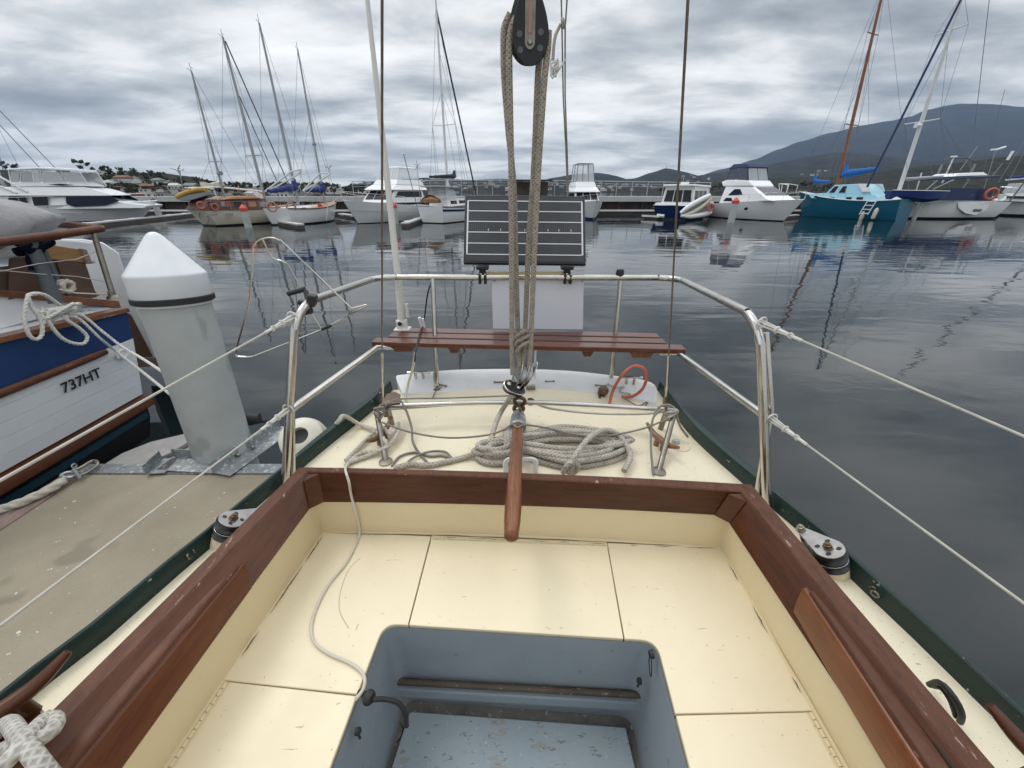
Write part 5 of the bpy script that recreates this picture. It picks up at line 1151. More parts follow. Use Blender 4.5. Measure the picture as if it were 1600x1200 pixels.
class Boat:
    def __init__(s, name, label, cat, stern, bow, B, z=0, L=None):
        """stern, bow: photo points on the waterline"""
        a, b = WD(*stern, E), WD(*bow, E); s.o = V(a.x, a.y, 0); d = (b - a); s.L = L or d.length; d.normalize(); s.d = d; s.B = B
        s.M = Matrix(((d.x, -d.y, 0, a.x), (d.y, d.x, 0, a.y), (0, 0, 1, z), (0, 0, 0, 1))); s.r = root(name, label, cat)
    def P(s, x, y, z): return s.M @ V(x, y, z)
    def put(s, mb, name, m, parent=None, **k): return mb.build(name, m, parent or s.r, T=s.M, **k)
    def hw(s, t):      # half beam along the length, t 0 stern .. 1 bow
        return s.B/2*(s.tw + (1 - s.tw)*math.sin(min(1, t/.45)*math.pi/2))*(1 if t < .45 else max(0.012, 1 - ((t - .45)/.55)**2.3))
    def zs(s, t): return s.fs + (s.fb - s.fs)*t**1.6 - s.dip*4*t*(1-t)
    def hull(s, fs, fb, tw=.75, dip=.1, rake=.9, srake=.25, colour='far_white', boot='black_anti', stripe=None, deckc='far_white', bz=.10, rail=None, flare=.12):
        s.fs, s.fb, s.tw, s.dip, s.rake, s.srake = fs, fb, tw, dip, rake, srake; n = 16
        def pt(t, q, sg, out=0):   # q 0 waterline .. 1 sheer
            z = lerp(bz, s.zs(t), q); x = t*s.L + rake*(q)*max(0, t - .6)/.4 - srake*q*max(0, (.15 - t)/.15)
            w_ = s.hw(t)*lerp(.80 - .35*max(0, t - .5)*flare*8*.5, 1, q**.6) + out
            return V(x, sg*w_, z)
        s.pt = pt
        mb = MB(); rings = []
        for i in range(n + 1):
            t = i/n; rings.append([pt(t, q, 1) for q in (1, .75, .5, .25, 0)] + [pt(t, q, -1) for q in (0, .25, .5, .75, 1)])
        mb.loft(rings, False, False, True); mb.f.append(tuple(range(10))); mb.uv.append(None); mb.mi.append(0); mb.sm.append(False)
        h = s.put(mb, 'hull', colour)
        mb = MB(); rings = []
        for i in range(n + 1):
            t = i/n; a = pt(t, 0, 1); rings.append([a, V(a.x - .1, a.y*.93, -.05), V(a.x - .4*t, a.y*.5, -.35), V(a.x - .4*t, -a.y*.5, -.35), V(a.x - .1, -a.y*.93, -.05), V(a.x, -a.y, bz)])
        mb.loft(rings, False, False, True); mb.f.append(tuple(range(6))); mb.uv.append(None); mb.mi.append(0); mb.sm.append(False); s.put(mb, 'boot_top', boot)
        mb = MB(); rings = []
        for i in range(n + 1):
            t = i/n; a = pt(t, 1, 1); rings.append([V(a.x, a.y*.98, a.z - .03), V(a.x, 0, a.z + .03), V(a.x, -a.y*.98, a.z - .03)])
        mb.loft(rings, False, False, True); s.put(mb, 'deck', deckc)
        for sg in (1, -1):
            if rail:
                mb = MB(); mb.tube([pt(i/n, 1, sg, .01) for i in range(n + 1)], .045, 6); s.put(mb, 'gunwale', rail)
            if stripe:
                mb = MB(); q0, q1 = stripe[1:3]; rings = [[pt(i/n, q0, sg, .0), pt(i/n, q0, sg, .02), pt(i/n, q1, sg, .02), pt(i/n, q1, sg, 0)] for i in range(n + 1)]; mb.loft(rings, True, True); s.put(mb, 'stripe', stripe[0])
        return s
    def house(s, prof, w0, w1, name='cabin', m='far_white', bevel=.04, parent=None):
        """prof: (x, z) side outline; half width w0 at its foot and w1 at its top"""
        z0 = min(z for _, z in prof); z1 = max(z for _, z in prof); s.hf = (z0, z1, w0, w1)
        f = lambda z: lerp(w0, w1, (z - z0)/(z1 - z0))
        mb = MB(); mb.loft([[V(x, -f(z), z) for x, z in prof], [V(x, f(z), z) for x, z in prof]], True, True)
        return s.put(mb, name, m, parent, bevel=bevel)
    def side(s, prof, name='window', m='far_glass', parent=None, off=.012, sides=(1, -1)):
        z0, z1, w0, w1 = s.hf; f = lambda z: lerp(w0, w1, (z - z0)/(z1 - z0)) + off; out = None
        for sg in sides:
            mb = MB(); mb.prism([V(x, sg*f(z), z) for x, z in prof], (0, -sg*.02, 0)); out = s.put(mb, name, m, parent)
        return out
    def front(s, xa, za, xb, zb, ya, yb, name='windscreen', m='far_glass', parent=None, n=1, off=.015):
        """panes across a sloping face from (xa, za) foot to (xb, zb) top"""
        nrm = V(zb - za, 0, -(xb - xa)).normalized()*off
        for i in range(n):
            u0, u1 = -1 + 2*i/n + .04, -1 + 2*(i+1)/n - .04
            mb = MB(); mb.prism([V(xa, u0*ya, za) + nrm, V(xa, u1*ya, za) + nrm, V(xb, u1*yb, zb) + nrm, V(xb, u0*yb, zb) + nrm], -nrm.normalized()*.02); s.put(mb, name, m, parent)
    def tubes(s, paths, r, name, m, parent=None, n=6, sm=True):
        mb = MB()
        for p in paths: mb.tube(p, r, n)
        return s.put(mb, name, m, parent)
    def bowrail(s, t0=.55, h=.55, step=6, m='steel'):
        ps = []
        pts = [s.pt(lerp(t0, 1, i/8), 1, 1, -.06) + V(0, 0, h) for i in range(9)]; pts2 = [V(p.x, -p.y, p.z) for p in pts[::-1]]
        rl = s.tubes([pts + pts2], .018, 'bow_rail', m)
        for i in range(0, 9, 2):
            for q in (pts[i], V(pts[i].x, -pts[i].y, pts[i].z)): s.tubes([[q, q - V(0, 0, h)]], .014, 'stanchion', m, rl)
    def lifelines(s, t0=.05, t1=.97, h=.6, k=6, m='shroud'):
        for sg in (1, -1):
            pts = [s.pt(lerp(t0, t1, i/k), 1, sg, -.06) + V(0, 0, h) for i in range(k + 1)]
            rl = s.tubes([pts, [p - V(0, 0, h*.45) for p in pts]], .008, 'guard_wire', m)
            for p in pts: s.tubes([[p, p - V(0, 0, h)]], .013, 'stanchion', 'steel', rl)
    def mast(s, x, z0, top, r, m='alloy', spreaders=(), stays=(), name='mast', wire=.012, fore=None, tops=True):
        """top: photo point of the masthead; the mast stands in the boat's own centre plane depth"""
        base = s.P(x, 0, z0); tp = WY(top[0], top[1], base.y); Mi = s.M.inverted(); b, t = Mi @ base, Mi @ tp
        ms = s.tubes([[b, b.lerp(t, .5), t]], [r, r*.9, r*.62], name, m, n=10)
        for (f, w_) in spreaders:
            c = b.lerp(t, f); s.tubes([[c + V(0, -w_, .02), c, c + V(0, w_, .02)]], r*.28, 'spreader', m, ms)
        for (f, ax, ay) in stays:
            c = b.lerp(t, f); path = [c, V(ax, ay, s.zs(min(1, max(0, ax/s.L))) )]
            mid_ = next((q for q in spreaders if q[0] < f - .02), None)
            if ay and mid_:
                for (f2, w_) in sorted(spreaders, reverse=True):
                    if f2 < f - .02: path.insert(-1, b.lerp(t, f2) + V(0, math.copysign(w_, ay), .02))
            s.tubes([path], wire, 'stay', 'shroud', ms, n=5)
        s.mb_, s.mt_ = b, t
        if tops: s.tubes([[t, t + V(-.25, 0, .12)], [t, t + V(0, 0, .45)], [t + V(.0, 0, .2), t + V(.2, .12, .2)]], .016, 'masthead_gear', 'alloy_dark', ms, n=5)
        return ms
    def boom(s, x0, z0, x1, z1, r=.06, m='alloy', cover=None, cr=.16, parent=None):
        bm_ = s.tubes([[V(x0, 0, z0), V(x1, 0, z1)]], r, 'boom', m, parent, n=8)
        if cover:
            mb = MB(); P = [V(lerp(x0, x1, i/12), 0, lerp(z0, z1, i/12) + r + cr*.6*(1 - .55*i/12)) for i in range(13)]
            mb.tube([P[0] + V(.12 if x1 < x0 else -.12, 0, cr*2.6)] + P, [cr*.5] + [cr*(1.15 - .6*i/12 + .12*math.sin(i*2.2)) for i in range(13)], 10); s.put(mb, 'sail_cover', cover, bm_)
        return bm_
    def ring(s, c, R_, r, axis, name='life_ring', m='life_orange', parent=None):
        mb = MB(); mb.torus(c, R_, r, axis, 20, 8); return s.put(mb, name, m, parent)
    def done(s): settle(s.r, s.o)

# ---- far left motor yacht
A = Boat('motor_yacht', 'large white motor yacht with enclosed flybridge moored at the far left edge', 'motor yacht', (-150, 351), (222, 344), 4.2)
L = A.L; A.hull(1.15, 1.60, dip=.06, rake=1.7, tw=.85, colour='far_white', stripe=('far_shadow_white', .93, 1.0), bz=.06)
A.fs = 1.15
px_x = lambda bt, px, z: None
def locx(bt, px, py=300, y=0):      # local x of a photo column on the boat's own centre line
    r = ray(px, py); a = bt.P(0, y, 0); d = bt.d; # intersect in plan
    det = d.x*r.y - d.y*r.x
    return ((0 - a.x)*r.y - (0 - a.y)*r.x)/det
def locz(bt, px, py, y=0):
    x = locx(bt, px, py, y); p = bt.P(x, y, 0); q = CAM + ray(px, py)*(p.y/ray(px, py).y); return (x, q.z)
def prof(bt, pts, y=0): return [locz(bt, *p, y) for p in pts]
A.house(prof(A, [(-120, 325), (205, 322), (195, 315), (150, 312), (120, 305), (-120, 305)], -1.4), 1.75, 1.45, 'cabin')
A.house(prof(A, [(-120, 330), (-120, 304), (120, 304), (188, 315), (232, 321), (228, 325)], -1.5), 1.8, 1.5, 'foredeck_moulding')
A.house(prof(A, [(-130, 306), (132, 306), (170, 306), (178, 305), (150, 296), (130, 292), (-130, 292)], -1.5), 1.8, 1.45, 'cabin_roof')
A.hf = (1.2, 3.4, 1.84, 1.5)
A.side(prof(A, [(103, 307), (172, 306), (188, 314), (165, 321), (118, 323), (106, 319)], -1.7), 'window', 'far_blue_glass', off=.03)
A.side(prof(A, [(50, 307), (74, 307), (78, 324), (56, 324)], -1.7), 'window', 'far_glass', off=.03); A.side(prof(A, [(14, 307), (40, 307), (46, 320), (14, 320)], -1.7), 'window', 'far_glass', off=.03)
A.side(prof(A, [(97, 333), (132, 332), (132, 335), (97, 336)], -1.95), 'vent', 'far_grey', off=.17)
fb = A.house(prof(A, [(20, 292), (140, 291), (120, 284), (20, 284)], -1.3), 1.5, 1.4, 'flybridge_coaming')
A.house(prof(A, [(15, 266), (60, 264), (125, 268), (122, 264), (70, 261), (14, 263)], -1.3), 1.5, 1.4, 'hard_top')
A.hf = (3, 5, 1.42, 1.36)
for q in ([(17, 267), (32, 267), (30, 285), (18, 285)], [(36, 267), (62, 267), (64, 286), (34, 286)], [(66, 267), (92, 268), (108, 288), (68, 287)], [(96, 268), (122, 269), (138, 288), (112, 289)]): A.side(prof(A, q, -1.35), 'clear_screen', 'clear_screen')
for q in ([(34, 265), (31, 287)], [(63, 265), (66, 288)], [(93, 265), (108, 289)], [(122, 266), (140, 290)], [(13, 264), (18, 290)]):
    p = [V(x, -1.36, z) for x, z in prof(A, q, -1.35)]; A.tubes([p, [V(v.x, 1.36, v.z) for v in p]], .035, 'screen_post', 'far_white')
for q in ([(-5, 272), (45, 300)], [(-25, 280), (30, 302)]):
    p = [V(x, -1.7, z) for x, z in prof(A, q, -1.5)]; A.tubes([p], .08, 'arch_strut', 'far_white')
A.side(prof(A, [(76, 288), (98, 290), (118, 289), (96, 287)], -1.4), 'window', 'far_glass', off=.12)
A.bowrail(.42, .65); A.done()
A2 = Boat('motor_yacht', 'part of another white motor yacht behind, cut off by the left edge', 'motor yacht', (-260, 345), (-20, 338), 4)
A2.hull(1.2, 1.7, rake=1.2); A2.house([(2, 1.2), (7, 1.3), (6, 2.6), (2, 2.7)], 1.6, 1.4); A2.side([(2.5, 1.9), (6, 1.9), (5.6, 2.4), (2.5, 2.4)]); A2.mast(5, 2, (-70, 0), .12, 'alloy_dark', stays=((1, 11, 0), (1, 0, 0)), wire=.03)
A2.tubes([[V(0, .5, 3), V(2, 0, 4)]], .03, 'antenna', 'alloy'); A2.done()
# ---- leaning rig lines at the left edge belong to a sloop behind the yacht
S0 = Boat('sloop', 'grey masted sloop behind the big yacht at the left edge, only its rig showing', 'sailing boat', (-60, 338), (70, 333), 3)
S0.hull(1.0, 1.3, rake=1.0); ms = S0.mast(4.4, 1.2, (-95, 40), .17, 'alloy'); Mi = S0.M.inverted()
for a, b_ in (((62, 262), (-75, 115)), ((86, 262), (-110, 60)), ((30, 262), (-60, 90))):
    c = S0.P(5, 0, 2); S0.tubes([[Mi @ WY(*a, c.y), Mi @ WY(*b_, c.y)]], .04 if a[0] > 40 else .015, 'stay', 'alloy_dark', ms)
S0.done()

# ---- cream ketch with dinghy in davits
B = Boat('ketch', 'cream hulled ketch with brown deckhouse clutter, life rings and a yellow dinghy on its stern', 'sailing boat', (328, 353), (462, 344), 3.6)
B.hull(1.15, 1.35, tw=.6, rake=.7, srake=.6, colour='far_cream', deckc='far_teak', rail='far_brown')
B.house(prof(B, [(314, 328), (420, 327), (414, 310), (322, 312)], -.9), 1.15, .95, 'deckhouse', 'far_brown')
for i, x in enumerate((325, 345, 365, 388, 405)):
    B.side(prof(B, [(x, 323), (x + 12, 323), (x + 11, 315), (x, 315)], -1), 'window', ['far_glass', 'far_grey', 'far_glass', 'far_teak', 'far_grey'][i])
for q in ([(320, 334), (328, 334), (328, 337), (320, 337)], [(330, 334), (338, 334), (338, 337), (330, 337)], [(352, 333), (363, 333), (363, 337), (352, 337)]):
    z_ = prof(B, q, -1.5); mb = MB(); mb.prism([V(x, -1.62, z) for x, z in z_], (0, .1, 0)); B.put(mb, 'porthole', 'far_grey')
B.house(prof(B, [(345, 312), (405, 310), (395, 306), (360, 307)], -.8), 1.1, 1.0, 'canopy', 'far_teak')
B.house(prof(B, [(405, 326), (417, 326), (414, 310), (408, 297), (402, 297)], -.3), .25, .2, 'folded_sail', 'far_white')
m1 = B.mast(locx(B, 348), 1.3, (299, 111), .085, 'alloy', spreaders=((.36, .75),), stays=((1, -.4, 1.2), (1, -.4, -1.2), (.62, 2.2, 1.5), (.62, 2.2, -1.5), (1, 5, 0)))
B.tubes([[B.mb_.lerp(B.mt_, .27) + V(0, -.35, 0), B.mb_.lerp(B.mt_, .27)]], .16, 'radar_dome', 'far_grey', m1)
m2 = B.mast(locx(B, 411), 1.3, (348, 58), .12, 'alloy', spreaders=((.33, 1.0),), stays=((1, 4.2, 1.6), (1, 4.2, -1.6), (.6, 6.4, 1.4), (.6, 6.4, -1.4), (1, 1.2, 0)))
Mi = B.M.inverted(); yy = B.P(8, 0, 1).y
for a, b_, r_ in (((352, 64), (452, 290), .045), ((374, 150), (440, 300), .035)): B.tubes([[Mi @ WY(*a, B.P(locx(B, 411), 0, 0).y), Mi @ WY(*b_, yy + .5)]], r_, 'furled_headsail', 'alloy_dark', m2)
B.boom(locx(B, 410), locz(B, 410, 299)[1], locx(B, 352), locz(B, 352, 293)[1], .07, 'far_white'); B.boom(locx(B, 350), locz(B, 350, 292)[1], locx(B, 296), locz(B, 296, 294)[1], .06, 'far_white')
for x, y in ((312, 321), (334, 323)):
    a = locz(B, x, y, -1.2); B.ring(V(a[0], -1.35, a[1]), .21, .055, V(.5, 1, 0))
for x, y, m_ in ((351, 318, 'far_red'), (418, 319, 'life_orange')):
    a = locz(B, x, y, -1); B.tubes([[V(a[0], -1.3, a[1] - .15), V(a[0], -1.3, a[1] + .15)]], .12, 'fender', m_)
B.tubes([[V(*locz(B, 300, 293, .0)[:1], .9, locz(B, 300, 293)[1]), V(locz(B, 322, 295)[0], .9, locz(B, 322, 295)[1]), V(locz(B, 330, 318)[0], .9, 1.2)], [V(locz(B, 300, 293)[0], -.9, locz(B, 300, 293)[1]), V(locz(B, 322, 295)[0], -.9, locz(B, 322, 295)[1]), V(locz(B, 331, 318)[0], -.9, 1.2)]], .05, 'davit', 'far_white')
rk = random.Random(31)
for k in range(14):
    a = locz(B, rk.uniform(318, 400), rk.uniform(296, 308), -.5); B.tubes([[V(a[0], rk.uniform(-1.2, .8), a[1]), V(a[0] + rk.uniform(-.6, .6), rk.uniform(-1.2, 1.2), a[1] + rk.uniform(-.3, .3))]], rk.uniform(.02, .05), 'awning_spar', rk.choice(['far_grey', 'far_white', 'far_teak', 'life_orange']))
mb = MB(); a = locz(B, 365, 285); mb.prism([V(locz(B, *p)[0], 0, locz(B, *p)[1]) for p in ((320, 291), (352, 290), (348, 283), (330, 287), (318, 284))], (0, .5, 0)); B.put(mb, 'folded_awning', 'far_cream')
B.lifelines(.02, .95, .55, 7)
a = locz(B, 325, 342, -1.3); mb = MB(); mb.torus(V(-.45, -.4, .6), .42, .035, V(1, .1, 0), 22, 6); B.put(mb, 'boarding_hoop', 'far_grey'); B.done()
# yellow dinghy on davits
dg_ = root('inflatable_dinghy', 'yellow and grey inflatable dinghy slung in davits behind the cream ketch', 'dinghy')
yd = 31.0
mb = MB(); mb.tube(smooth([WY(277, 308, yd), WY(292, 301, yd), WY(312, 296, yd), WY(322, 297, yd)], .2), .17, 10); mb.tube(smooth([WY(277, 308, yd), WY(290, 303, yd + .8), WY(312, 297, yd + 1.2), WY(322, 297, yd + .5)], .2), .17, 10); mb.build('tube', 'far_yellow', dg_)
mb = MB(); mb.prism([WY(x, y, yd - .1) for x, y in ((278, 310), (296, 304), (322, 300), (323, 305), (300, 312), (282, 314))], (0, 1.2, 0)); mb.build('floor', 'far_grey', dg_); settle(dg_, WY(300, 312, yd))

# ---- white schooner-rigged yacht with blue covers
Cc_ = Boat('ketch', 'white double masted yacht with bright blue sail covers and white davit frames', 'sailing boat', (441, 352), (522, 343), 3.4)
Cc_.hull(1.2, 1.55, tw=.62, rake=.7, srake=.3, dip=.15, colour='far_white', deckc='far_teak', rail='far_brown', stripe=('far_shadow_white', .93, .99))
Cc_.house(prof(Cc_, [(446, 333), (490, 328), (484, 321), (452, 324)]), .9, .75, 'cabin', 'far_white'); Cc_.side(prof(Cc_, [(455, 329), (462, 329), (462, 326), (455, 326)], -.8)); Cc_.side(prof(Cc_, [(470, 328), (478, 327), (478, 324), (470, 325)], -.8))
c1 = Cc_.mast(locx(Cc_, 462), 1.3, (405, 36), .10, 'alloy', stays=((1, .2, 1.4), (1, .2, -1.4), (.55, 2, 1.5), (.55, 2, -1.5), (1, 5, 0)))
c2 = Cc_.mast(locx(Cc_, 504), 1.4, (465, 77), .085, 'alloy', stays=((1, 3.5, 1.4), (1, 3.5, -1.4), (.6, 4, 1.4), (.7, 6.5, -.8), (1, 8, 0)))
Cc_.tubes([[Cc_.mb_.lerp(Cc_.mt_, .42) + V(0, -.12, 0), Cc_.mb_.lerp(Cc_.mt_, .42) + V(0, .12, 0)]], .12, 'radar_reflector', 'far_grey', c2)
for (x0, x1, y0, y1) in ((462, 420, 297, 302), (504, 476, 300, 300)):
    Cc_.boom(locx(Cc_, x0), locz(Cc_, x0, y0)[1], locx(Cc_, x1), locz(Cc_, x1, y1)[1], .05, 'alloy_white', 'cover_dark_blue', .24)
for pts in (((414, 299), (455, 268), (471, 264)), ((417, 300), (466, 272), (471, 265)), ((473, 298), (500, 271), (512, 270)), ((474, 299), (515, 273), (517, 269))):
    Cc_.tubes([[Cc_.M.inverted() @ WY(x, y, 33.5) for x, y in pts]], .055, 'gallows_frame', 'far_white')
a = locz(Cc_, 485, 322); Cc_.tubes([[V(a[0], -.9, a[1] - .25), V(a[0], -.9, a[1] + .2)]], .17, 'red_cover', 'far_red')
for x, y in ((423, 323), (453, 324)):
    a = locz(Cc_, x, y, -.9); Cc_.ring(V(a[0], -1.0, a[1]), .3, .06, V(.8, 1, 0), 'lifebuoy', mat('pale_orange', (.40, .20, .16), .6) if 'pale_orange' not in MATS else 'pale_orange')
Cc_.lifelines(.02, .97, .55, 7)
a = Cc_.P(7.2, 0, 0).y
wg = Cc_.tubes([[V(.6, -.8, 1.2), Cc_.M.inverted() @ WY(514, 268, Cc_.P(.6, -.8, 0).y + 5)]], .02, 'wind_generator_pole', 'alloy')
q = Cc_.M.inverted() @ WY(514, 263, Cc_.P(.6, -.8, 0).y + 5)
Cc_.tubes([[q, q + V(.0, .35*math.cos(k*2.09 + .4), .35*math.sin(k*2.09 + .4))] for k in range(3)], .022, 'rotor', 'alloy_dark', wg)
Cc_.done()
# small wind generator on a pole at left
wg = root('wind_generator', 'small white wind generator on a thin pole left of the yellow dinghy', 'wind generator'); y_ = 36
mb = MB(); mb.tube([WY(288, 310, y_), WY(280, 262, y_)], .03, 6); mb.build('pole', 'alloy', wg)
mb = MB(); c = WY(281, 266, y_); mb.lathe([(0, -.3), (.08, -.25), (.1, 0), (0, .1)], c, V(.3, 1, 0), n=10); mb.prism([c + V(.08, 0, 0), c + V(.35, 0, .15), c + V(.35, 0, -.1)], (0, .02, 0)); mb.build('body', 'far_white', wg)
for k in range(3):
    mb = MB(); mb.tube([c + V(-.05, -.2, 0), c + V(-.05 + .55*math.cos(k*2.09 + 2.9), -.2, .55*math.sin(k*2.09 + 2.9))], [.05, .02], 5); mb.build('blade', 'far_grey', wg)
settle(wg, WY(288, 310, y_))

# ---- white flybridge cruiser, bow to the left
D = Boat('flybridge_cruiser', 'white flybridge cruiser with dark windows pointing its bow left, beside the whip antenna', 'motor yacht', (652, 341.5), (579, 348), 4.0, L=7.6)
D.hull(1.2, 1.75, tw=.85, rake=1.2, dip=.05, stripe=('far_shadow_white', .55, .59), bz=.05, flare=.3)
def sup(bt, xs, wscale, deckz, cab, roof, fly, top, canopy_m='far_white', glass='far_glass', name='cabin', screen_m='clear_screen'):
    """generic flybridge superstructure; xs = stations (aft, windscreen foot, windscreen head, roof aft)"""
    xa, xf, xh = xs; w_ = wscale
    bt.house([(xa, deckz - .1), (xf, deckz - .05), (xh, cab), (xa, cab)], w_, w_*.86, 'cabin', 'far_white')
    bt.side([(xa + .3, deckz + .35), (xf - .7, deckz + .35), (xh - .35, cab - .1), (xa + .3, cab - .1)], 'window', glass)
    bt.front(xf - (xf - xh)*.22, deckz + (cab - deckz)*.22, xf - (xf - xh)*.92, deckz + (cab - deckz)*.93, w_*.86, w_*.8, n=3, m=glass)
    bt.house([(xa - .5, cab), (xh + .5, cab), (xh + .35, cab + .16), (xh - .2, roof), (xa - .5, roof)], w_*1.0, w_*.8, 'roof', 'far_white')
    bt.house([(xa - .4, roof), (xh - .3, roof), (xh - .7, fly), (xa - .2, fly)], w_*.82, w_*.72, 'flybridge', 'far_white')
    zz0, zz1, w0, w1 = bt.hf
    c = bt.house([(xa + .1, top), (xh - 1.2, top), (xh - 1.35, top + .09), (xa + .2, top + .1)], w_*.62, w_*.56, 'canopy', canopy_m)
    for (u0, u1) in ((0, .24), (.26, .5), (.52, .74), (.76, 1)):
        for sg in (1, -1):
            mb = MB(); xl = lambda u, z: lerp(lerp(xa, xh - .75, u), lerp(xa + .2, xh - 1.25, u), z)
            mb.prism([V(xl(u0, 0), sg*w_*.71, fly), V(xl(u1, 0), sg*w_*.71, fly), V(xl(u1, 1), sg*w_*.60, top), V(xl(u0, 1), sg*w_*.60, top)], (0, .01, 0)); bt.put(mb, 'clear_side', screen_m)
    for k in range(3):
        y0, y1 = -1 + k*2/3 + .02, -1 + (k+1)*2/3 - .02
        mb = MB(); mb.prism([V(xh - .74, y0*w_*.71, fly), V(xh - .74, y1*w_*.71, fly), V(xh - 1.24, y1*w_*.6, top), V(xh - 1.24, y0*w_*.6, top)], (.01, 0, 0)); bt.put(mb, 'clear_screen', screen_m)
    posts = []
    for y in (-1, -1/3, 1/3, 1): posts.append([V(xh - .74, y*w_*.71, fly), V(xh - 1.24, y*w_*.6, top)])
    for x0, x1 in ((xa, xa + .2), ((xa + xh)/2 - .4, (xa + xh)/2 - .6)):
        for sg in (1, -1): posts.append([V(x0, sg*w_*.71, fly), V(x1, sg*w_*.6, top)])
    bt.tubes(posts, .03, 'canopy_frame', canopy_m)
sup(D, (.6, 5.3, 4.3), 1.6, 1.55, 2.45, 2.85, 3.25, 4.15)
D.bowrail(.5, .6); D.tubes([[V(8.8, -.5, 1.9), V(9.5, -.9, 1.3), V(9.6, -1.2, .3)]], .02, 'mooring_line', 'far_white')
D.tubes([[V(.4, -1.4, 2.9), V(.3, -.2, 3.0), V(.4, 1.2, 2.95)]], .26, 'tender', 'far_cream')
D.done()
# ---- white cutter with dark canopy
F5 = Boat('sloop', 'white cutter with wooden dinghy stowed at its stern and dark furled headsail', 'sailing boat', (676, 349), (742, 341), 3.3)
F5.hull(1.25, 1.35, tw=.72, rake=.9, srake=.2, stripe=('far_navy', .70, .84), bz=.07, rail='far_brown')
F5.house([(1.0, 1.2), (5.6, 1.3), (5.2, 1.75), (1.2, 1.85)], .95, .8, 'cabin', 'far_white'); F5.side([(1.6, 1.4), (2.6, 1.4), (2.6, 1.65), (1.6, 1.65)]); F5.side([(3, 1.42), (4.4, 1.42), (4.4, 1.66), (3, 1.66)])
F5.house([(.9, 1.8), (2.7, 1.8), (2.4, 2.5), (1.1, 2.55)], .95, .8, 'dodger', 'clear_screen'); F5.house([(.2, 2.65), (2.9, 2.6), (2.9, 2.68), (.2, 2.73)], 1.1, 1.05, 'bimini', 'far_grey')
F5.boom(3.9, 3.35, .2, 3.25, .06, 'alloy_white', 'black_cloth', .17)
f1 = F5.mast(locx(F5, 700), 1.5, (681, 2), .10, 'alloy_white', spreaders=((.43, 1.05),), stays=((1, 3.9, 1.4), (1, 3.9, -1.4), (.6, 3.2, 1.4), (.6, 3.2, -1.4), (1, 0, .2), (.6, 5, 0), (.8, 7.2, 0)))
F5.tubes([[F5.mt_ - V(0, 0, .5), V(F5.L + .6, 0, 1.7)]], .075, 'furled_headsail', 'black_cloth', f1)
mb = MB(); mb.loft([[V(-.05 + .1*k, y*(1 - .12*k), 1.5 + .62*(1 - (y/1.15)**2)*1 if k < 3 else 1.5) for y in (-1.1, -.8, -.4, 0, .4, .8, 1.1)] for k in (0, 1, 2, 3)], False, True); F5.put(mb, 'dinghy_transom', 'far_teak')
mb = MB(); mb.tube([V(.1, -.75, 1.7), V(.1, 0, 1.78), V(.1, .75, 1.7)], [.12, .22, .12], 10); F5.put(mb, 'wooden_dinghy', 'far_teak')
wgp = F5.tubes([[V(-.1, .9, 1.3), V(-.1, .9, 4.1)]], .025, 'gear_pole', 'alloy'); F5.tubes([[V(-.1, .9 + .35*math.cos(a_), 4.15 + .35*math.sin(a_)), V(-.1, .9, 4.15)] for a_ in (.3, 1.5, 2.8, 4, 5.2)], .02, 'rotor', 'far_grey', wgp)
wgp = F5.tubes([[V(-.1, 1.3, 1.3), V(-.3, 1.9, 4.9)]], .03, 'antenna_pole', 'alloy_dark'); F5.tubes([[V(-.3, 1.6, 4.95), V(-.3, 2.2, 4.95)], [V(-.3, 1.8, 4.95), V(-.3, 1.8, 5.3)]], .04, 'antenna', 'far_white', wgp)
F5.lifelines(.02, .97, .55, 6); F5.done()
# ---- cruiser bow-on behind the solar panel
G = Boat('flybridge_cruiser', 'white cruiser seen bow first with green edged canopy, right of the solar panel', 'motor yacht', (899, 336), (927, 344), 3.1, L=8.5)
G.hull(1.1, 1.65, tw=.85, rake=1.1, dip=.03, boot='far_navy', bz=.18, flare=.3)
sup(G, (.8, 5.6, 4.8), 1.25, 1.45, 2.3, 2.75, 3.2, 4.75, canopy_m=mat('green_trim', (.07, .10, .09), .6)); G.bowrail(.55, .5); G.done()
# ---- dark blue hulled pilothouse boat
H = Boat('pilothouse_cruiser', 'dark blue hulled pilothouse boat with white cabin, left of the big white cruiser', 'motor yacht', (1048, 343.5), (1098, 337), 3.6, L=8)
H.hull(1.2, 1.4, tw=.95, rake=.8, dip=.0, colour='far_navy', stripe=('far_white', .12, .2), bz=.12, rail='far_white')
H.house([(.0, .95), (6.2, 1.2), (6.1, 1.45), (.0, 1.4)], 1.82, 1.7, 'bulwark', 'far_white')
H.house([(.8, 1.2), (6.2, 1.4), (5.6, 1.9), (5.0, 2.75), (.9, 2.75)], 1.5, 1.3, 'cabin', 'far_white')
for a_, b_ in ((1.1, 2.1), (2.25, 3.25), (3.4, 4.3)): H.side([(a_, 1.65), (b_, 1.65), (b_, 2.4), (a_, 2.4)])
H.front(.8, 1.5, .86, 2.45, 1.25, 1.15, n=3, off=-.02)
for k in range(3):
    y0, y1 = -1 + k*2/3 + .05, -1 + (k+1)*2/3 - .05; mb = MB(); mb.prism([V(.80, y0*1.3, 1.55), V(.80, y1*1.3, 1.55), V(.87, y1*1.12, 2.42), V(.87, y0*1.12, 2.42)], (-.03, 0, 0)); H.put(mb, 'rear_window', 'far_glass')
H.house([(.4, 2.75), (5.3, 2.7), (5.2, 2.85), (.4, 2.92)], 1.45, 1.35, 'roof', 'far_white')
H.tubes([[V(2, .2, 2.7), V(2, .2, 3.5)], [V(2, -.1, 2.7), V(2, -.1, 3.2)]], .03, 'antenna', 'alloy'); H.tubes([[V(2, -.35, 3.0), V(2, .35, 3.0)]], .12, 'radar', 'far_white')
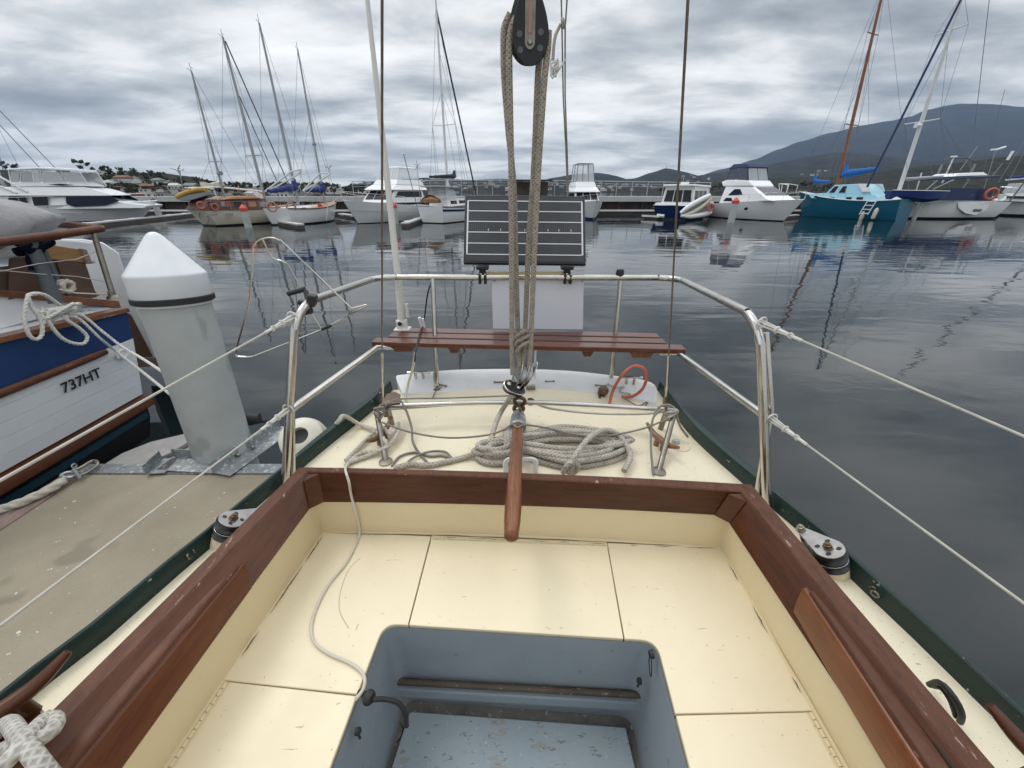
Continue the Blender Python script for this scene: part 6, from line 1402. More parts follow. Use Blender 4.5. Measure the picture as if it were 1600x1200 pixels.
for sg in (1, -1): H.tubes([[V(.05, sg*1.5, 1.25), V(.05, sg*1.5, 1.9), V(.8, sg*1.5, 1.9)]], .025, 'stern_rail', 'steel')
H.tubes([[V(-.1, 1.3, .35), V(-.1, .6, .3)]], .16, 'boarding_step', 'far_white'); H.done()
di = root('inflatable_dinghy', 'pale grey inflatable dinghy tipped on its side behind the blue hulled boat', 'dinghy'); yd = 36.5
for pts, r_ in ((((1063, 333), (1075, 324), (1092, 314), (1110, 305)), .22), (((1064, 338), (1080, 333), (1098, 322), (1112, 309)), .17), (((1064, 337), (1080, 338), (1100, 335), (1112, 331)), .2)):
    mb = MB(); P = smooth([WY(x, y, yd) for x, y in pts], .2); mb.tube(P, [r_*(.55 + .45*min(1, i/3, (len(P)-1-i)/2 + .3)) for i in range(len(P))], 10); mb.build('tube', 'far_cream' if r_ == .17 else 'far_white', di)
mb = MB(); mb.prism([WY(x, y, yd + .12) for x, y in ((1064, 335), (1108, 307), (1112, 330), (1085, 336))], (0, .12, 0)); mb.build('floor', 'far_grey', di); settle(di, WY(1085, 340, yd))
# ---- white sport flybridge
I_ = Boat('flybridge_cruiser', 'white sport cruiser with dark blue canopy and tinted wraparound windows, bow to the right', 'motor yacht', (1124, 338.5), (1204, 338.5), 3.7, L=7.6)
I_.M = I_.M @ Matrix.Rotation(R(-74), 4, 'Z'); I_.d = (I_.M @ V(1, 0, 0) - I_.M @ V(0, 0, 0))
I_.hull(1.25, 1.75, tw=.9, rake=1.3, dip=-.05, bz=.08, flare=.3)
I_.house([(1.2, 1.2), (7.2, 1.6), (6.4, 1.95), (4.6, 2.75), (1.2, 2.85)], 1.6, 1.15, 'cabin', 'far_white', bevel=.12)
I_.side([(2.0, 2.0), (3.8, 2.05), (3.2, 2.55), (2.5, 2.55)], 'window', 'far_blue_glass'); I_.side([(1.7, 1.5), (2.9, 1.5), (2.6, 1.8), (1.9, 1.8)], 'window', 'far_blue_glass')
I_.front(6.2, 2.04, 4.75, 2.68, 1.2, 1.1, m='far_blue_glass', n=1, off=.03)
I_.house([(.9, 2.8), (4.6, 2.75), (4.0, 3.25), (1.3, 3.4), (.5, 3.2)], 1.25, 1.15, 'flybridge', 'far_white', bevel=.1)
I_.house([(1.1, 4.30), (3.45, 4.32), (3.1, 4.66), (1.4, 4.68)], 1.18, .98, 'canopy', 'far_navy', bevel=.05)
for u0, u1 in ((1.2, 2.2), (2.3, 3.4)):
    for sg in (1, -1):
        mb = MB(); mb.prism([V(u0, sg*1.14, 3.35), V(u1 + .35*(u1 > 3), sg*1.14, 3.25), V(u1, sg*1.08, 4.38), V(u0, sg*1.08, 4.38)], (0, .01, 0)); I_.put(mb, 'clear_side', 'tinted_screen')
mb = MB(); mb.prism([V(3.8, -1.1, 3.28), V(3.8, 1.1, 3.28), V(3.32, 1.05, 4.28), V(3.32, -1.05, 4.28)], (.01, 0, 0)); I_.put(mb, 'clear_screen', 'clear_screen')
I_.tubes([[V(3.8, sg*1.12, 3.25), V(3.3, sg*1.07, 4.3)] for sg in (1, -1, 0)] + [[V(1.2, sg*1.12, 3.3), V(1.3, sg*1.07, 4.3)] for sg in (1, -1)], .035, 'canopy_frame', 'far_navy')
I_.bowrail(.5, .6); I_.side([(5.5, 1.2)]*3) if False else None
c = I_.pt(.62, .6, -1); mb = MB(); mb.lathe([(0, .03), (.12, .02), (.14, -.02)], c, V(0, -1, 0), n=12, scale=(1.6, 1)); I_.put(mb, 'porthole', 'far_glass'); I_.done()
lr = root('life_ring', 'red orange life ring hanging between the grey dinghy and white sport cruiser', 'life ring'); mb = MB(); mb.torus(WY(1110, 324, 36.2), .26, .08, V(0, 1, 0), 20, 8); mb.build('ring', 'life_orange', lr); settle(lr, WY(1110, 328, 36.2))
# ---- teal ketch
T_ = Boat('ketch', 'teal hulled sailing boat with pale blue deckhouse, wooden mast and bright blue sail cover', 'sailing boat', (1408, 345), (1252, 337.5), 3.6)
T_.hull(1.75, 2.35, tw=.75, rake=.9, srake=-.1, dip=.28, colour='far_teal', deckc='far_sky_blue', rail='far_white', bz=.03, boot='far_teal')
yv = 1.2
T_.house(prof(T_, [(1378, 316), (1268, 310), (1262, 303), (1300, 301), (1368, 304)], yv), 1.35, 1.15, 'trunk', 'far_sky_blue')
T_.house(prof(T_, [(1362, 304), (1290, 302), (1302, 289), (1346, 287), (1356, 294)], yv), 1.2, .95, 'deckhouse', 'far_sky_blue')
for q in ([(1295, 301), (1303, 291), (1309, 291), (1303, 301)], [(1310, 301), (1316, 291), (1322, 291), (1320, 301)]): T_.side(prof(T_, q, yv), 'window', 'far_glass', off=.03)
for q in ([(1296, 311), (1303, 311), (1304, 308), (1297, 308)], [(1322, 312), (1330, 312), (1331, 308), (1323, 308)], [(1338, 312), (1348, 312), (1349, 308), (1339, 308)], [(1272, 309), (1280, 309), (1280, 306), (1273, 306)]):
    T_.hf = (1.7, 2.6, 1.36, 1.3); T_.side(prof(T_, q, yv + .15), 'porthole', 'far_glass', off=.03)
T_.hf = (1.7, 4, 1.3, 1.0); T_.side(prof(T_, [(1340, 287), (1358, 287), (1361, 299), (1348, 300)], yv), 'white_screen', 'far_white', off=.05)
t1 = T_.mast(locx(T_, 1306), 2.3, (1384, -32), .15, 'spar_wood', spreaders=((.36, 1.15), (.78, .85)), stays=((1, 9.8, 0), (1, 6.2, 1.6), (1, 6.2, -1.6), (.8, 5.5, 1.6), (.8, 5.5, -1.6), (.6, 8, 0), (.36, 7.0, 1.4), (.36, 7.0, -1.4), (1, 0, 0), (.95, 4.2, 1.5), (.9, 8.6, .6), (.36, 4.8, 1.6), (.7, 3, 0)))
T_.boom(locx(T_, 1309), locz(T_, 1309, 278)[1], locx(T_, 1358), locz(T_, 1358, 268)[1], .09, 'spar_wood', 'cover_blue', .34)
T_.boom(locx(T_, 1268), locz(T_, 1268, 287)[1], locx(T_, 1292), locz(T_, 1292, 286)[1], .06, 'spar_wood', 'cover_blue', .2)
bx_, bz_ = locz(T_, 1248, 290); P = [V(10.9, .0, 2.4), V(11.2, 0, 3.05), V(10.2, .7, 3.05), V(9.4, 1.0, 2.9), V(9.4, 1.05, 2.1)]
T_.tubes([[V(11.6, 0, 2.4), V(11.9, 0, 3.1), V(11.2, .5, 3.1), V(10.3, .8, 2.95), V(10.3, .85, 2.2)], [V(11.9, 0, 3.1), V(11.2, -.5, 3.1), V(10.3, -.8, 2.95), V(10.3, -.85, 2.2)], [V(11.2, .5, 3.1), V(11.1, .5, 2.3)], [V(11.2, -.5, 3.1), V(11.1, -.5, 2.3)]], .045, 'pulpit', 'far_white')
lx = locx(T_, 1358, 330, 1.5)
lad = []
for dx in (-.45, .2): lad.append([V(lx + dx, 1.85, 1.8), V(lx + dx + .25, 2.0, .45)])
for k in range(4): lad.append([V(lx - .45 + .25*k/3.3, 1.88 + .05*k, 1.55 - k*.33), V(lx + .2 + .25*k/3.3, 1.88 + .05*k, 1.55 - k*.33)])
T_.tubes(lad, .035, 'boarding_ladder', 'far_white'); T_.done()
for px, w_ in ((1348, 'left'), (1367, 'right')):
    q = WY(px, 336 if px < 1360 else 334, T_.P(locx(T_, px), 1.9, 0).y - 1.0); fd = root('fender', 'pale grey fender hanging %s of the ladder on the teal hull' % w_, 'fender', 'fenders on the teal hull')
    mb = MB(); mb.lathe([(0, -.48), (.12, -.42), (.17, -.3), (.17, .3), (.12, .42), (.04, .5), (0, .52)], q, V(.1, 0, 1), n=14); mb.build('fender_body', 'fender_cream', fd)
    mb = MB(); mb.tube([q + V(.05, 0, .5), q + V(.12, .1, 1.4)], .012, 5); mb.build('rope', 'laid_white', fd); settle(fd, q - V(0, 0, .48))
# ---- navy and white sloop
J = Boat('sloop', 'white sloop with tall white mast, navy dodgers and orange life ring on its quarter', 'sailing boat', (1527, 340.5), (1404, 341.5), 4.0)
J.hull(1.45, 1.5, tw=.85, rake=.5, srake=.5, dip=.0, colour='far_white', bz=.16, deckc='far_grey')
yv = 1.5
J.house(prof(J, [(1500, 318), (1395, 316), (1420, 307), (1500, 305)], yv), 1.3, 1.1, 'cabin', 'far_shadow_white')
J.hf = (1.4, 3.2, 1.95, 1.75)
J.side(prof(J, [(1450, 313), (1547, 314), (1553, 295), (1480, 294)], 1.9), 'dodger_cloth', 'far_navy', off=.05, sides=(1,)); J.side(prof(J, [(1450, 313), (1540, 314), (1545, 300), (1480, 300)], 1.9), 'dodger_cloth', 'far_navy', off=.05, sides=(-1,))
J.house(prof(J, [(1560, 277), (1478, 281), (1480, 278), (1560, 274)], 1.2), 1.5, 1.4, 'bimini', 'far_navy'); J.house(prof(J, [(1540, 274), (1485, 276), (1495, 271), (1535, 269)], .8), 1.1, .9, 'hard_top', 'far_white')
J.tubes([[V(*[locx(J, 1568)], 1.3, locz(J, 1568, 275)[1]), V(locx(J, 1558), 1.3, 1.5)]], .07, 'arch', 'alloy_dark')
j1 = J.mast(locx(J, 1404), 2.2, (1506, -12), .16, 'alloy_white', spreaders=((.40, 1.45), (.84, 1.15)), stays=((1, -.3, .3), (1, 6.2, 1.9), (1, 6.2, -1.9), (.8, 5.4, 1.9), (.8, 5.4, -1.9), (.4, 7.4, 1.7)))
Mi = J.M.inverted(); J.tubes([[Mi @ WY(1501, 0, J.P(locx(J, 1404), 0, 0).y - .5), Mi @ WY(1355, 292, J.P(locx(J, 1404), 0, 0).y - 3.2)]], .085, 'furled_headsail', 'far_navy', j1)
J.tubes([[J.mb_.lerp(J.mt_, .38) + V(0, 0, 0), J.mb_.lerp(J.mt_, .38) + V(.45, 0, 0)]], .2, 'radar_dome', 'far_white', j1)
J.boom(locx(J, 1406), locz(J, 1406, 280)[1], locx(J, 1520), locz(J, 1520, 272)[1], .13, 'alloy')
for pts in (((1458, 296), (1505, 274)), ((1444, 300), (1470, 277)), ((1432, 297), (1440, 270)), ((1500, 300), (1515, 280)), ((1500, 266), (1528, 228)), ((1536, 300), (1556, 234))): J.tubes([[Mi @ WY(x, y, 43) for x, y in pts]], .06 if pts[0][0] < 1500 else .03, 'strut', 'far_white' if pts[0][0] == 1432 else 'alloy')
q = Mi @ WY(1556, 234, 43); J.tubes([[q + V(-.9, 0, .25), q, q + V(.5, 0, 0)]], .09, 'wind_generator', 'far_white')
q = Mi @ WY(1490, 246, 43); J.tubes([[q, q - V(0, 0, 2.2)]], .07, 'dome_pole', 'far_white'); J.tubes([[q, q + V(0, 0, .14)]], .26, 'satellite_dome', 'far_white')
for px, py in ((1472, 257), (1524, 256)):
    q = Mi @ WY(px, py, 43); J.tubes([[q, q - V(0, 0, 1.4)]], .10, 'post', 'far_grey')
J.tubes([[Mi @ WY(1470, 252, 43), Mi @ WY(1482, 247, 43), Mi @ WY(1510, 247, 43), Mi @ WY(1523, 252, 43)]], .06, 'arch_top', 'alloy_dark')
q = Mi @ WY(1549, 303, 38.7); J.ring(q, .42, .11, Mi.to_3x3() @ V(.3, 1, 0))
J.lifelines(.05, .97, .6, 6)
mb = MB(); P = [WY(x, y, 38.9) for x, y in ((1497, 317), (1548, 317), (1541, 328), (1524, 336), (1508, 333), (1498, 325))]; mb.prism([Mi @ p for p in P], Mi.to_3x3() @ V(0, .3, 0)); J.put(mb, 'transom_panel', 'far_white')
text_mesh('48481', .36, 'hull_number', 'black_plastic', WY(1519, 331, 38.86), V(1, 0, 0), V(0, 0, 1), J.r, .004)
J.tubes([[Mi @ p for p in smooth([WY(1424, 318, 40.5), WY(1432, 331, 40.5), WY(1450, 336, 40.5), WY(1470, 331, 40.5), WY(1486, 315, 40.5)], .5)]], .05, 'hanging_hose', 'black_rubber'); J.done()
# blue dinghy on davits
bd = root('rowing_dinghy', 'long dark blue dinghy slung across the bow of the white sloop', 'dinghy'); yb_ = 37.6
mb = MB(); rings = []
for i in range(13):
    t = i/12; px = lerp(1390, 1480, t); y0 = lerp(297, 298.5, t); dpt = 14*math.sin(math.pi*min(1, .12 + .88*(1-t)**.8*1.0))**.6 if t > .1 else 11
    a = WY(px, y0, yb_); hb = .62*math.sin(math.pi*(.12 + .80*t))**.7; dz = dpt*.066
    rings.append([a + V(0, -hb, 0), a + V(0, -hb*.8, -dz*.7), a + V(0, 0, -dz), a + V(0, hb*.8, -dz*.7), a + V(0, hb, 0), a + V(0, hb*.85, -.05), a + V(0, -hb*.85, -.05)])
mb.loft(rings, True, True, True); mb.build('hull', mat('dinghy_blue', (.012, .035, .15), .35), bd)
mb = MB(); mb.tube([r[0] for r in rings], .03, 6); mb.build('gunwale', 'far_white', bd); settle(bd, WY(1435, 310, yb_))
# right edge cruiser
K_ = Boat('motor_yacht', 'white cruiser with blue boom cover beyond, cut off by the right edge', 'motor yacht', (1745, 341), (1562, 337), 4.2)
K_.hull(1.5, 2.1, tw=.85, rake=1.0, dip=0, bz=.2)
K_.house(prof(K_, [(1700, 320), (1565, 314), (1585, 302), (1700, 300)], 1.4), 1.6, 1.4, 'cabin', 'far_white'); K_.hf = (2, 3.6, 1.65, 1.35)
K_.side(prof(K_, [(1572, 306), (1620, 307), (1620, 311), (1570, 310)], 1.4), 'window', 'far_glass', off=.06)
K_.house(prof(K_, [(1700, 302), (1580, 302), (1590, 286), (1700, 284)], 1.4), 1.5, 1.3, 'screen_house', 'clear_screen'); [K_.tubes([[V(locx(K_, x), 1.45, locz(K_, x, 302)[1]), V(locx(K_, x + 4), 1.35, locz(K_, x, 286)[1])]], .05, 'screen_post', 'far_white') for x in (1582, 1596, 1615)]
K_.bowrail(.5, .7); K_.done()
S2 = Boat('sloop', 'sloop behind the right edge cruiser with long blue boom cover and raked grey masts', 'sailing boat', (1790, 331), (1600, 330), 3.6)
S2.hull(1.6, 1.9, rake=1); 
ms = S2.mast(7, 2, (1725, -60), .15, 'alloy', stays=((1, 0, 0),)); S2.boom(locx(S2, 1640), locz(S2, 1640, 274)[1], locx(S2, 1562), locz(S2, 1562, 281)[1], .12, 'alloy_white', 'cover_dark_blue', .25)
Mi = S2.M.inverted(); yy = S2.P(8, 0, 0).y
for a, b_, r_ in (((1574, 250), (1583, 236), .14), ((1548, 278), (1566, 256), .05), ((1560, 285), (1600, 220), .03), ((1575, 285), (1612, 215), .03), ((1535, 275), (1570, 140), .02), ((1515, 270), (1548, -20), .03)): S2.tubes([[Mi @ WY(*a, yy), Mi @ WY(*b_, yy)]], r_, 'stay', 'alloy_white' if r_ == .14 else 'shroud', ms)
S2.done()

# ---- marina walkway, breakwater, handrail
def WDy(px, h, y): r = ray(px, 300); return V(r.x/r.y*y, y, h)
bw = root('breakwater', 'long grey floating breakwater with dark piles behind the moored boats', 'breakwater')
mb = MB(); mb.box((10, 52.5, 1.55), (190, 4.0, .55)); mb.build('deck', 'dock_grey', bw)
mb = MB(); mb.box((10, 52.8, .55), (190, 3.0, 1.5)); mb.build('skirt', 'dock_dark', bw)
for i in range(62):
    x = -80 + i*2.9; mb = MB(); mb.tube([V(x, 51.1, -1), V(x, 51.1, 1.3)], .16, 8); mb.build('pile', 'rust' if i % 3 else 'dock_dark', bw)
settle(bw, (10, 52.5, 0))
hr = root('handrail', 'long pale metal handrail standing along the breakwater in the distance', 'handrail')
y_ = 54.2
def rz(x): return 1.82 + 1.45 + .35*math.exp(-((x + 2)/22)**2)
mb = MB(); xs_r = [-20 + i*1.0 for i in range(46)]
mb.tube([V(x, y_, rz(x)) for x in xs_r], .05, 6); mb.build('top_rail', 'alloy', hr)
mb = MB(); mb.tube([V(x, y_, rz(x) - .55) for x in xs_r], .022, 5); mb.tube([V(x, y_, rz(x) - .28) for x in xs_r], .022, 5); mb.build('lower_rail', 'alloy', hr)
for i in range(24):
    x = -20 + i*1.95; mb = MB(); mb.tube([V(x, y_, 1.8), V(x, y_, rz(x))], .045, 6); mb.build('post', 'alloy', hr)
settle(hr, (2, y_, 1.82))
pg = root('shelter', 'small dark roofed shelter on the breakwater above the solar panel', 'shelter'); c = WDy(829, 1.82, 53)
mb = MB(); mb.box(c + V(0, 0, 1.75), (5.2, 2, .14)); mb.build('roof', 'black_cloth', pg, bevel=.03); mb = MB(); mb.box(c + V(0, .6, .8), (4.4, .1, 1.6)); mb.build('wall', 'dock_dark', pg)
for dx in (-2.3, 0, 2.3):
    mb = MB(); mb.box(c + V(dx, -.7, .85), (.12, .12, 1.7)); mb.build('post', 'alloy_dark', pg)
settle(pg, c)
wkw = root('marina_walkway', 'low floating walkway with black and white blocks running behind the moored boats', 'pontoon')
mb = MB(); mb.box((5, 47.2, .42), (170, 1.4, .14)); mb.build('deck', 'dock_grey', wkw); mb = MB(); mb.box((5, 47.2, .12), (169, 1.2, .46)); mb.build('float', 'dock_dark', wkw); settle(wkw, (5, 47.2, 0))
def finger(a, b_, w_, label, blocks=0):
    a, b_ = WD(*a, E - .26), WD(*b_, E - .26); w_ *= .6; f = root('finger_pontoon', label, 'pontoon', 'finger pontoons between the boats')
    mb = MB(); mb.bar(a, b_, w_, .12); mb.build('deck', 'dock_grey', f, bevel=.02); mb = MB(); mb.bar(a - V(0, 0, .25), b_ - V(0, 0, .25), w_*.9, .38); mb.build('float', 'dock_dark', f)
    d = (b_ - a).normalized(); s_ = d.cross(V(0, 0, 1)).normalized()
    if s_.y > 0: s_ = -s_
    for k in range(blocks):
        p = a.lerp(b_, (k + .5)/blocks) + s_*(w_/2 + .03) - V(0, 0, .0); mb = MB(); mb.bar(p - d*.42, p + d*.42, .06, .16); mb.build('white_block', 'far_white', f)
    settle(f, (a + b_)/2 - V(0, 0, .3)); return f
finger((110, 352), (322, 331), .9, 'finger pontoon with white blocks along its edge under the big yacht bow', 7)
finger((425, 344), (470, 351), .8, 'grey finger pontoon between the two ketches on the left', 0)
finger((532, 334), (562, 338), .9, 'grey finger pontoon left of the flybridge cruiser', 2)
finger((632, 349), (660, 340), .9, 'grey finger pontoon between the flybridge cruiser and the cutter', 2)
finger((1008, 337), (1030, 338), .8, 'finger pontoon behind the blue hulled boat', 3)
finger((1216, 338), (1246, 336), .6, 'finger pontoon left of the teal hulled boat', 0)
def far_pile(px, pyt, pyb, y, r_, cap, label):
    f = root('mooring_pile', label, 'pile', 'mooring piles in the marina'); a, b_ = WY(px, pyt, y), WY(px, pyt, y); b_.z = -2
    mb = MB(); mb.tube([b_, a], r_, 14); mb.build('pile_shaft', 'pile_grey', f)
    mb = MB(); mb.lathe([(r_*1.05, -.05), (r_*1.08, .16), (.05, .40), (0, .41)], a, n=14); mb.build('pile_cap', cap, f); settle(f, (a.x, a.y, 0))
far_pile(381, 329, 352, 30, .24, 'far_red', 'grey pile with red cap in front of the cream ketch')
far_pile(615, 324, 348, 34, .26, 'far_red', 'grey pile with red cap in front of the flybridge cruiser')
far_pile(1149, 317, 345, 35, .27, 'far_red', 'grey pile with red cap in front of the white sport cruiser')
far_pile(1440, 314, 340, 38.6, .17, 'pile_cap', 'grey leaning pile beside the hull of the white sloop')
far_pile(241, 316, 345, 44, .28, 'black_rubber', 'dark capped pile beyond the big yacht bow')

# ============================================================ hills
def terrain_mat(name, cols, scale, speck=None):
    m, nt, b = nodes(name); v = coords(nt); n = noisetex(nt, v, scale, 9, .7)
    c = ramp(nt, n, cols)
    if speck:
        n2 = noisetex(nt, v, speck[0], 2, .5); k = ramp(nt, n2, [(speck[1], (0, 0, 0)), (speck[1] + .02, (1, 1, 1))]); c = mix(nt, k, c, speck[2])
    b.inputs['Roughness'].default_value = 1; b.inputs['Specular IOR Level'].default_value = .1; nt.links.new(c, b.inputs['Base Color']); MATS[name] = m
terrain_mat('bush_near', [(.38, (.007, .009, .006)), (.5, (.016, .018, .012)), (.6, (.036, .034, .023)), (.7, (.10, .085, .06))], .05)
terrain_mat('bush_far', [(.38, (.008, .010, .010)), (.52, (.017, .019, .017)), (.64, (.042, .040, .032))], .012)
terrain_mat('bush_mountain', [(.38, (.008, .012, .015)), (.52, (.014, .019, .022)), (.64, (.026, .030, .031))], .0035)
HZ = {}
def ridge(name, m, prof_, dist, depth, nx=220, ny=16, rough=.05, back=.6, seed=0, fine=1.0, shore=0):
    xs = [p[0] for p in prof_]; verts = []; n_x = nx
    def crest(px):
        for (a, b_), (c, d_) in zip(prof_, prof_[1:]):
            if px <= c: t = max(0, (px - a)/(c - a)); t = t*t*(3 - 2*t)*.5 + t*.5; return b_ + (d_ - b_)*t
        return prof_[-1][1]
    rows = []; H = []
    for j in range(ny + 5):
        v = j/ny; row = []
        for i in range(n_x + 1):
            px = lerp(xs[0], xs[-1], i/n_x); cr = WY(px, crest(px), dist); X, Hh = cr.x, cr.z
            y = dist - depth*(1 - v) if v <= 1 else dist + depth*(v - 1)*2
            f = max(0, v)**.8 if v <= 1 else max(0, 1 - (v - 1)*back*2)
            nz = noise.fractal(V(X/depth*2.2, y/depth*2.2, seed), 1, 2, 5)*rough*Hh*(1.2 - abs(v - .6)) + noise.noise(V(X/depth*22, y/depth*16, seed))*rough*.22*Hh*fine
            z = Hh*f + (nz if 0 < v < 1 else nz*.35)
            row.append(V(X*(y/dist)**.5 if dist > 1000 else X*(y/dist)**.7, y, (-2 if j == 0 else max(.3 + shore, z))))
        rows.append(row)
    mb = MB(); mb.loft(rows, False, False, True); o = mb.build(name, m, kind='structure', angle=180); HZ[name] = (rows, o); return rows
ridge('mountain', 'bush_mountain', [(800, 296), (1000, 290), (1080, 278), (1130, 264), (1180, 249), (1215, 234), (1250, 221), (1300, 207), (1345, 196), (1390, 189), (1420, 183), (1450, 172), (1480, 165), (1500, 162.5), (1550, 163), (1600, 167), (1700, 176), (1900, 215), (2200, 270)], 8000, 4200, rough=.035)
ridge('foothills', 'bush_far', [(820, 292), (862, 278), (900, 272), (935, 270), (950, 272), (975, 280), (990, 279), (1020, 269), (1041, 262.5), (1060, 267), (1085, 275), (1120, 270), (1180, 262), (1230, 252), (1270, 243), (1310, 238), (1350, 240), (1400, 246), (1450, 252), (1520, 244), (1600, 240), (1750, 236), (2000, 262), (2200, 280)], 3600, 1600, rough=.06, seed=3)
ridge('far_ridge', 'bush_far', [(450, 296), (540, 293), (575, 284), (600, 280.5), (640, 279), (665, 277.5), (700, 280), (740, 281), (780, 279.5), (830, 281), (880, 280), (930, 283), (980, 287), (1030, 290), (1100, 289), (1180, 287)], 2400, 900, rough=.05, seed=5)
ridge('near_hill', 'bush_near', [(-700, 240), (-300, 252), (-60, 262), (0, 265), (60, 267), (110, 270), (150, 270), (185, 273), (215, 270), (250, 270.5), (290, 275), (335, 283), (370, 291), (400, 294), (450, 294), (520, 294), (575, 296), (620, 299)], 620, 330, nx=260, ny=20, rough=.08, seed=8)
ridge('right_shore', 'bush_near', [(985, 298), (1060, 290), (1120, 284), (1180, 279), (1240, 277), (1300, 276), (1360, 272), (1420, 262), (1480, 256), (1520, 251), (1560, 246), (1600, 243), (1700, 240), (1900, 246), (2300, 262)], 1150, 420, nx=240, rough=.07, seed=11)
# trees along crests and shores: low clumps of leaf faces
tm = mat('foliage', (.016, .024, .012), .9, var=(.25, (.035, .045, .022))); mat('foliage_light', (.04, .05, .024), .9, var=(.3, (.075, .08, .04))); mat('bark', (.08, .065, .05), .9)
def tree_mesh(h, w_, seed, leafs=170, m='foliage'):
    rt = random.Random(seed); mb = MB(); mb.tube([V(0, 0, -1), V(.02*h, 0, h*.35), V(-.01*h, .01*h, h*.62)], [h*.035, h*.025, h*.012], 6)
    for k in range(5):
        a_ = rt.uniform(0, 6.28); mb.tube([V(0, 0, h*rt.uniform(.25, .5)), V(math.cos(a_)*w_*.5, math.sin(a_)*w_*.5, h*rt.uniform(.55, .85))], [h*.014, h*.005], 5)
    cr = MB(); cl = [(V(rt.gauss(0, .36)*w_, rt.gauss(0, .36)*w_, h*rt.uniform(.38, .95)), rt.uniform(.16, .30)*w_) for _ in range(13)]
    for k in range(leafs):
        c, r_ = rt.choice(cl); d = V(rt.gauss(0, 1), rt.gauss(0, 1), rt.gauss(0, .6)); d.normalize(); p = c + d*r_*rt.uniform(.5, 1.1); s_ = w_*.15*rt.uniform(.6, 1.4)
        u = V(rt.gauss(0, 1), rt.gauss(0, 1), rt.gauss(0, 1)).normalized(); v = u.cross(d).normalized() if abs(u.dot(d)) < .99 else V(1, 0, 0)
        cr.add([p - u*s_, p + v*s_*.8, p + u*s_, p - v*s_*.8], [(0, 1, 2, 3)])
    return mb, cr
protos = []
for k in range(5):
    a, c = tree_mesh(10, 5.5 - .5*(k % 3), 50 + k, 260); ra = a.build('trunk', 'bark'); rc = c.build('crown', 'foliage' if k % 2 else 'foliage_light', angle=180); protos.append((ra, rc))
def place_tree(p, h, label, group, k, used=set()):
    o = root('tree', label, 'tree', group); o.location = p; o.scale = (h/10,)*3; o.rotation_euler = (0, 0, k*1.3)
    for q in protos[k % 5]:
        if q.name in used: c = q.copy(); C.objects.link(c)
        else: c = q; used.add(q.name)
        c.parent = o
    return o
rt = random.Random(77)
rows = HZ['near_hill'][0]
def on_hill(rows, px, v):
    j = int(v*20); row = rows[min(j, len(rows)-1)]; best = min(row, key=lambda p: abs((800 + 600*p.x/(p.y*cp - (p.z - E)*sp)) - px)); return best
for px, h, lab in ((12, 13, 'dark round tree on the skyline behind the grey mast at the far left'), (28, 11, 'second skyline tree right beside the far left mast'), (92, 8, 'low skyline tree above the canopy of the big yacht'), (131, 17, 'tallest skyline tree on the left hill with a broad crown'), (148, 9, 'small skyline tree right of the tallest one'), (163, 12, 'middle sized skyline tree above the yacht bow'), (172, 11, 'last big skyline tree before the long dark ridge')):
    p = on_hill(rows, px, .95); place_tree(p - V(0, 0, 1), h, lab, None, int(px))
for i in range(230):
    px = rt.uniform(150, 585) if i % 4 else rt.uniform(-40, 150); v = rt.choice([.0, .02, .1, .2, .3, .45, .55, .7]) + rt.uniform(0, .06); p = on_hill(rows, px, v).copy(); p.x += rt.uniform(-4, 4); p.z = max(p.z, .5)
    place_tree(p - V(0, 0, .6), rt.uniform(4.5, 8.5), 'small tree among the houses on the left hillside', 'trees on the left hillside', i)
# houses
mat('wall_white', (.62, .61, .58), .8); mat('wall_cream', (.45, .40, .32), .8); mat('wall_brick', (.22, .12, .09), .85); mat('wall_grey', (.30, .31, .31), .8); mat('roof_terracotta', (.20, .085, .06), .8); mat('roof_grey', (.16, .165, .17), .7); mat('roof_pale', (.45, .46, .46), .6)
hp = []
for k in range(8):
    rh = random.Random(90 + k); w_, d_, h_ = rh.uniform(9, 16), 8, rh.uniform(3, 5.5); fl = k % 3 == 2
    mb = MB(); mb.box((0, 0, h_/2 - 1.5), (w_, d_, h_ + 3)); wl = mb.build('wall', ['wall_white', 'wall_cream', 'wall_white', 'wall_brick', 'wall_grey', 'wall_white', 'wall_grey', 'wall_white'][k])
    mb = MB()
    if fl: mb.box((0, 0, h_ + .25), (w_ + 1, d_ + 1, .4))
    else: mb.loft([[V(-w_/2 - .5, -d_/2 - .5, h_), V(-w_/2 - .5, d_/2 + .5, h_), V(-w_/2 + 1.5, 0, h_ + 2.2)], [V(w_/2 + .5, -d_/2 - .5, h_), V(w_/2 + .5, d_/2 + .5, h_), V(w_/2 - 1.5, 0, h_ + 2.2)]], True, True)
    rf = mb.build('roof', ['roof_grey', 'roof_grey', 'roof_pale', 'roof_terracotta', 'roof_grey', 'roof_grey', 'roof_grey', 'roof_pale'][k])
    wn = []
    for q in range(3):
        mb = MB(); mb.box((lerp(-w_*.32, w_*.32, q/2), -d_/2 - .03, h_*.55), (w_*.16, .08, h_*.35)); wn.append(mb.build('window', 'far_glass'))
    hp.append([wl, rf] + wn)
usedh = set()
def place_house(p, k, s_, label, group, rz=None):
    o = root('house', label, 'house', group); o.location = p; o.scale = (s_,)*3; o.rotation_euler = (0, 0, rt.uniform(-.7, .5) if rz is None else rz)
    for q in hp[k % 8]:
        if q.name in usedh: c = q.copy(); C.objects.link(c)
        else: c = q; usedh.add(q.name)
        c.parent = o
for i in range(130):
    px = rt.uniform(150, 420) if i % 6 else rt.uniform(400, 580); vmax = .42 if px < 300 else .35; v = rt.uniform(.03, vmax); p = on_hill(rows, px, v).copy(); p.x += rt.uniform(-5, 5)
    place_house(p + V(0, 0, .5), i, rt.uniform(.5, .85), 'small pale house among trees on the left hillside', 'houses on the left hillside')
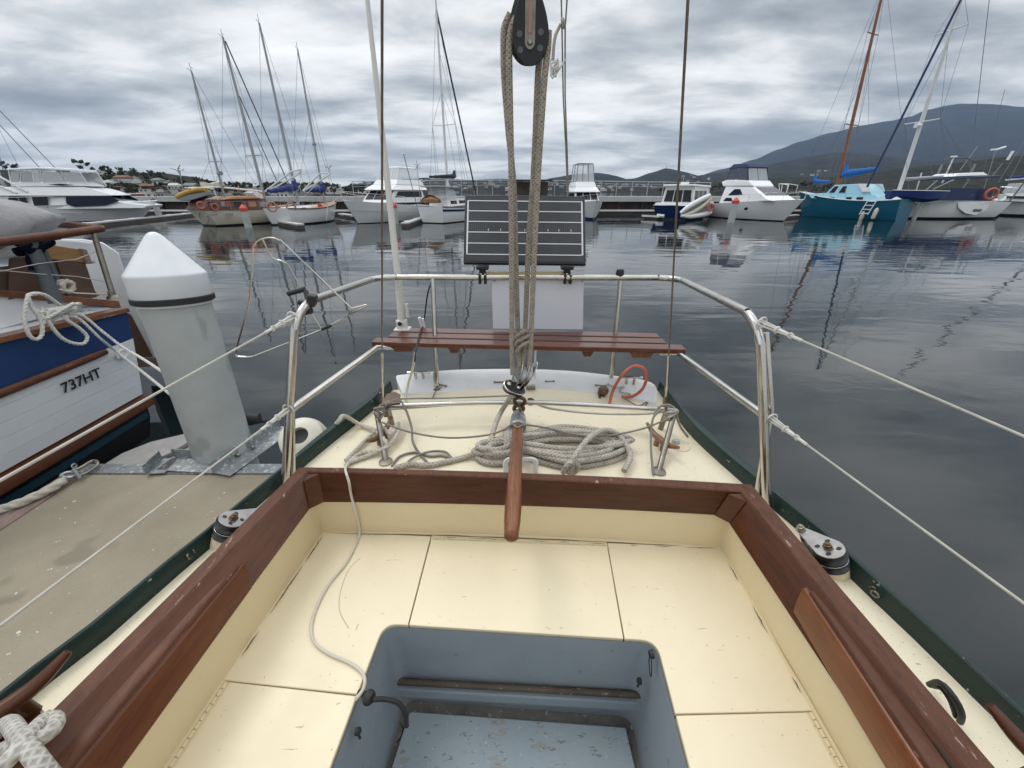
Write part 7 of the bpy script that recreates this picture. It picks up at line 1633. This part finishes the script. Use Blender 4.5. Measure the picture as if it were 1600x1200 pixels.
for i, (px, v) in enumerate(((35, .93), (62, .93), (146, .9), (158, .9))):
    place_house(on_hill(rows, px, v) - V(0, 0, 0), 2 if i > 1 else 1, .9, ['house roof on the skyline just left of the big yacht canopy', 'house roof on the skyline above the big yacht canopy', 'long white hilltop house above the yacht windscreen', 'pale hilltop house right of the long white one'][i], None, 0)
for name, n, rng_, vs_, lab, grp, sc_ in (('far_ridge', 130, (560, 1100), (.02, .7), 'tiny pale house on the distant shore between the masts', 'houses on the distant shore', 1.0), ('foothills', 36, (1060, 1300), (.05, .5), 'tiny pale house on the foothills under the mountain', 'houses on the foothills', 1.3)):
    rws = HZ[name][0]
    for i in range(n):
        px = rt.uniform(*rng_); row = rws[min(16, int(rt.uniform(*vs_)*16))]; best = min(row, key=lambda p: abs((800 + 600*p.x/(p.y*cp - (p.z - E)*sp)) - px)).copy(); best.x += rt.uniform(-10, 10)
        place_house(best + V(0, 0, 1), i, sc_*rt.uniform(.8, 1.3), lab, grp)
rt2 = random.Random(5); rws = HZ['right_shore'][0]
for i in range(30):
    px = rt2.uniform(1020, 1300); row = rws[rt2.choice([0, 1, 2, 3])]; best = min(row, key=lambda p: abs((800 + 600*p.x/(p.y*cp - (p.z - E)*sp)) - px)).copy(); best.z = max(best.z, .3)
    place_tree(best, rt2.uniform(8, 14), 'dark tree along the right hand shore', 'trees on the right shore', i)
# hilltop mast
mb = MB(); p = WY(1041, 262.5, 3600); mb.tube([p - V(0, 0, 15), p + V(0, 0, 26)], [2.2, .8], 6); tag(mb.build('radio_mast', 'alloy_dark'), 'thin radio mast on the rounded hill in the centre distance', 'radio mast')
# gulls / wind vane: small dark bird on the far left mast is part of its gear
# ============================================================ air
m = bpy.data.materials.new('haze'); m.use_nodes = True; nt = m.node_tree; nt.nodes.clear()
out = nt.nodes.new('ShaderNodeOutputMaterial'); pv = nt.nodes.new('ShaderNodeVolumePrincipled'); pv.inputs['Color'].default_value = (.42, .58, .86, 1); pv.inputs['Density'].default_value = 4.2e-5; pv.inputs['Anisotropy'].default_value = .1
nt.links.new(pv.outputs[0], out.inputs['Volume']); MATS['haze'] = m
mb = MB(); mb.box((0, 4900, 573.5), (36000, 11000, 1153)); hz_ = mb.build('haze', 'haze', kind='stuff')
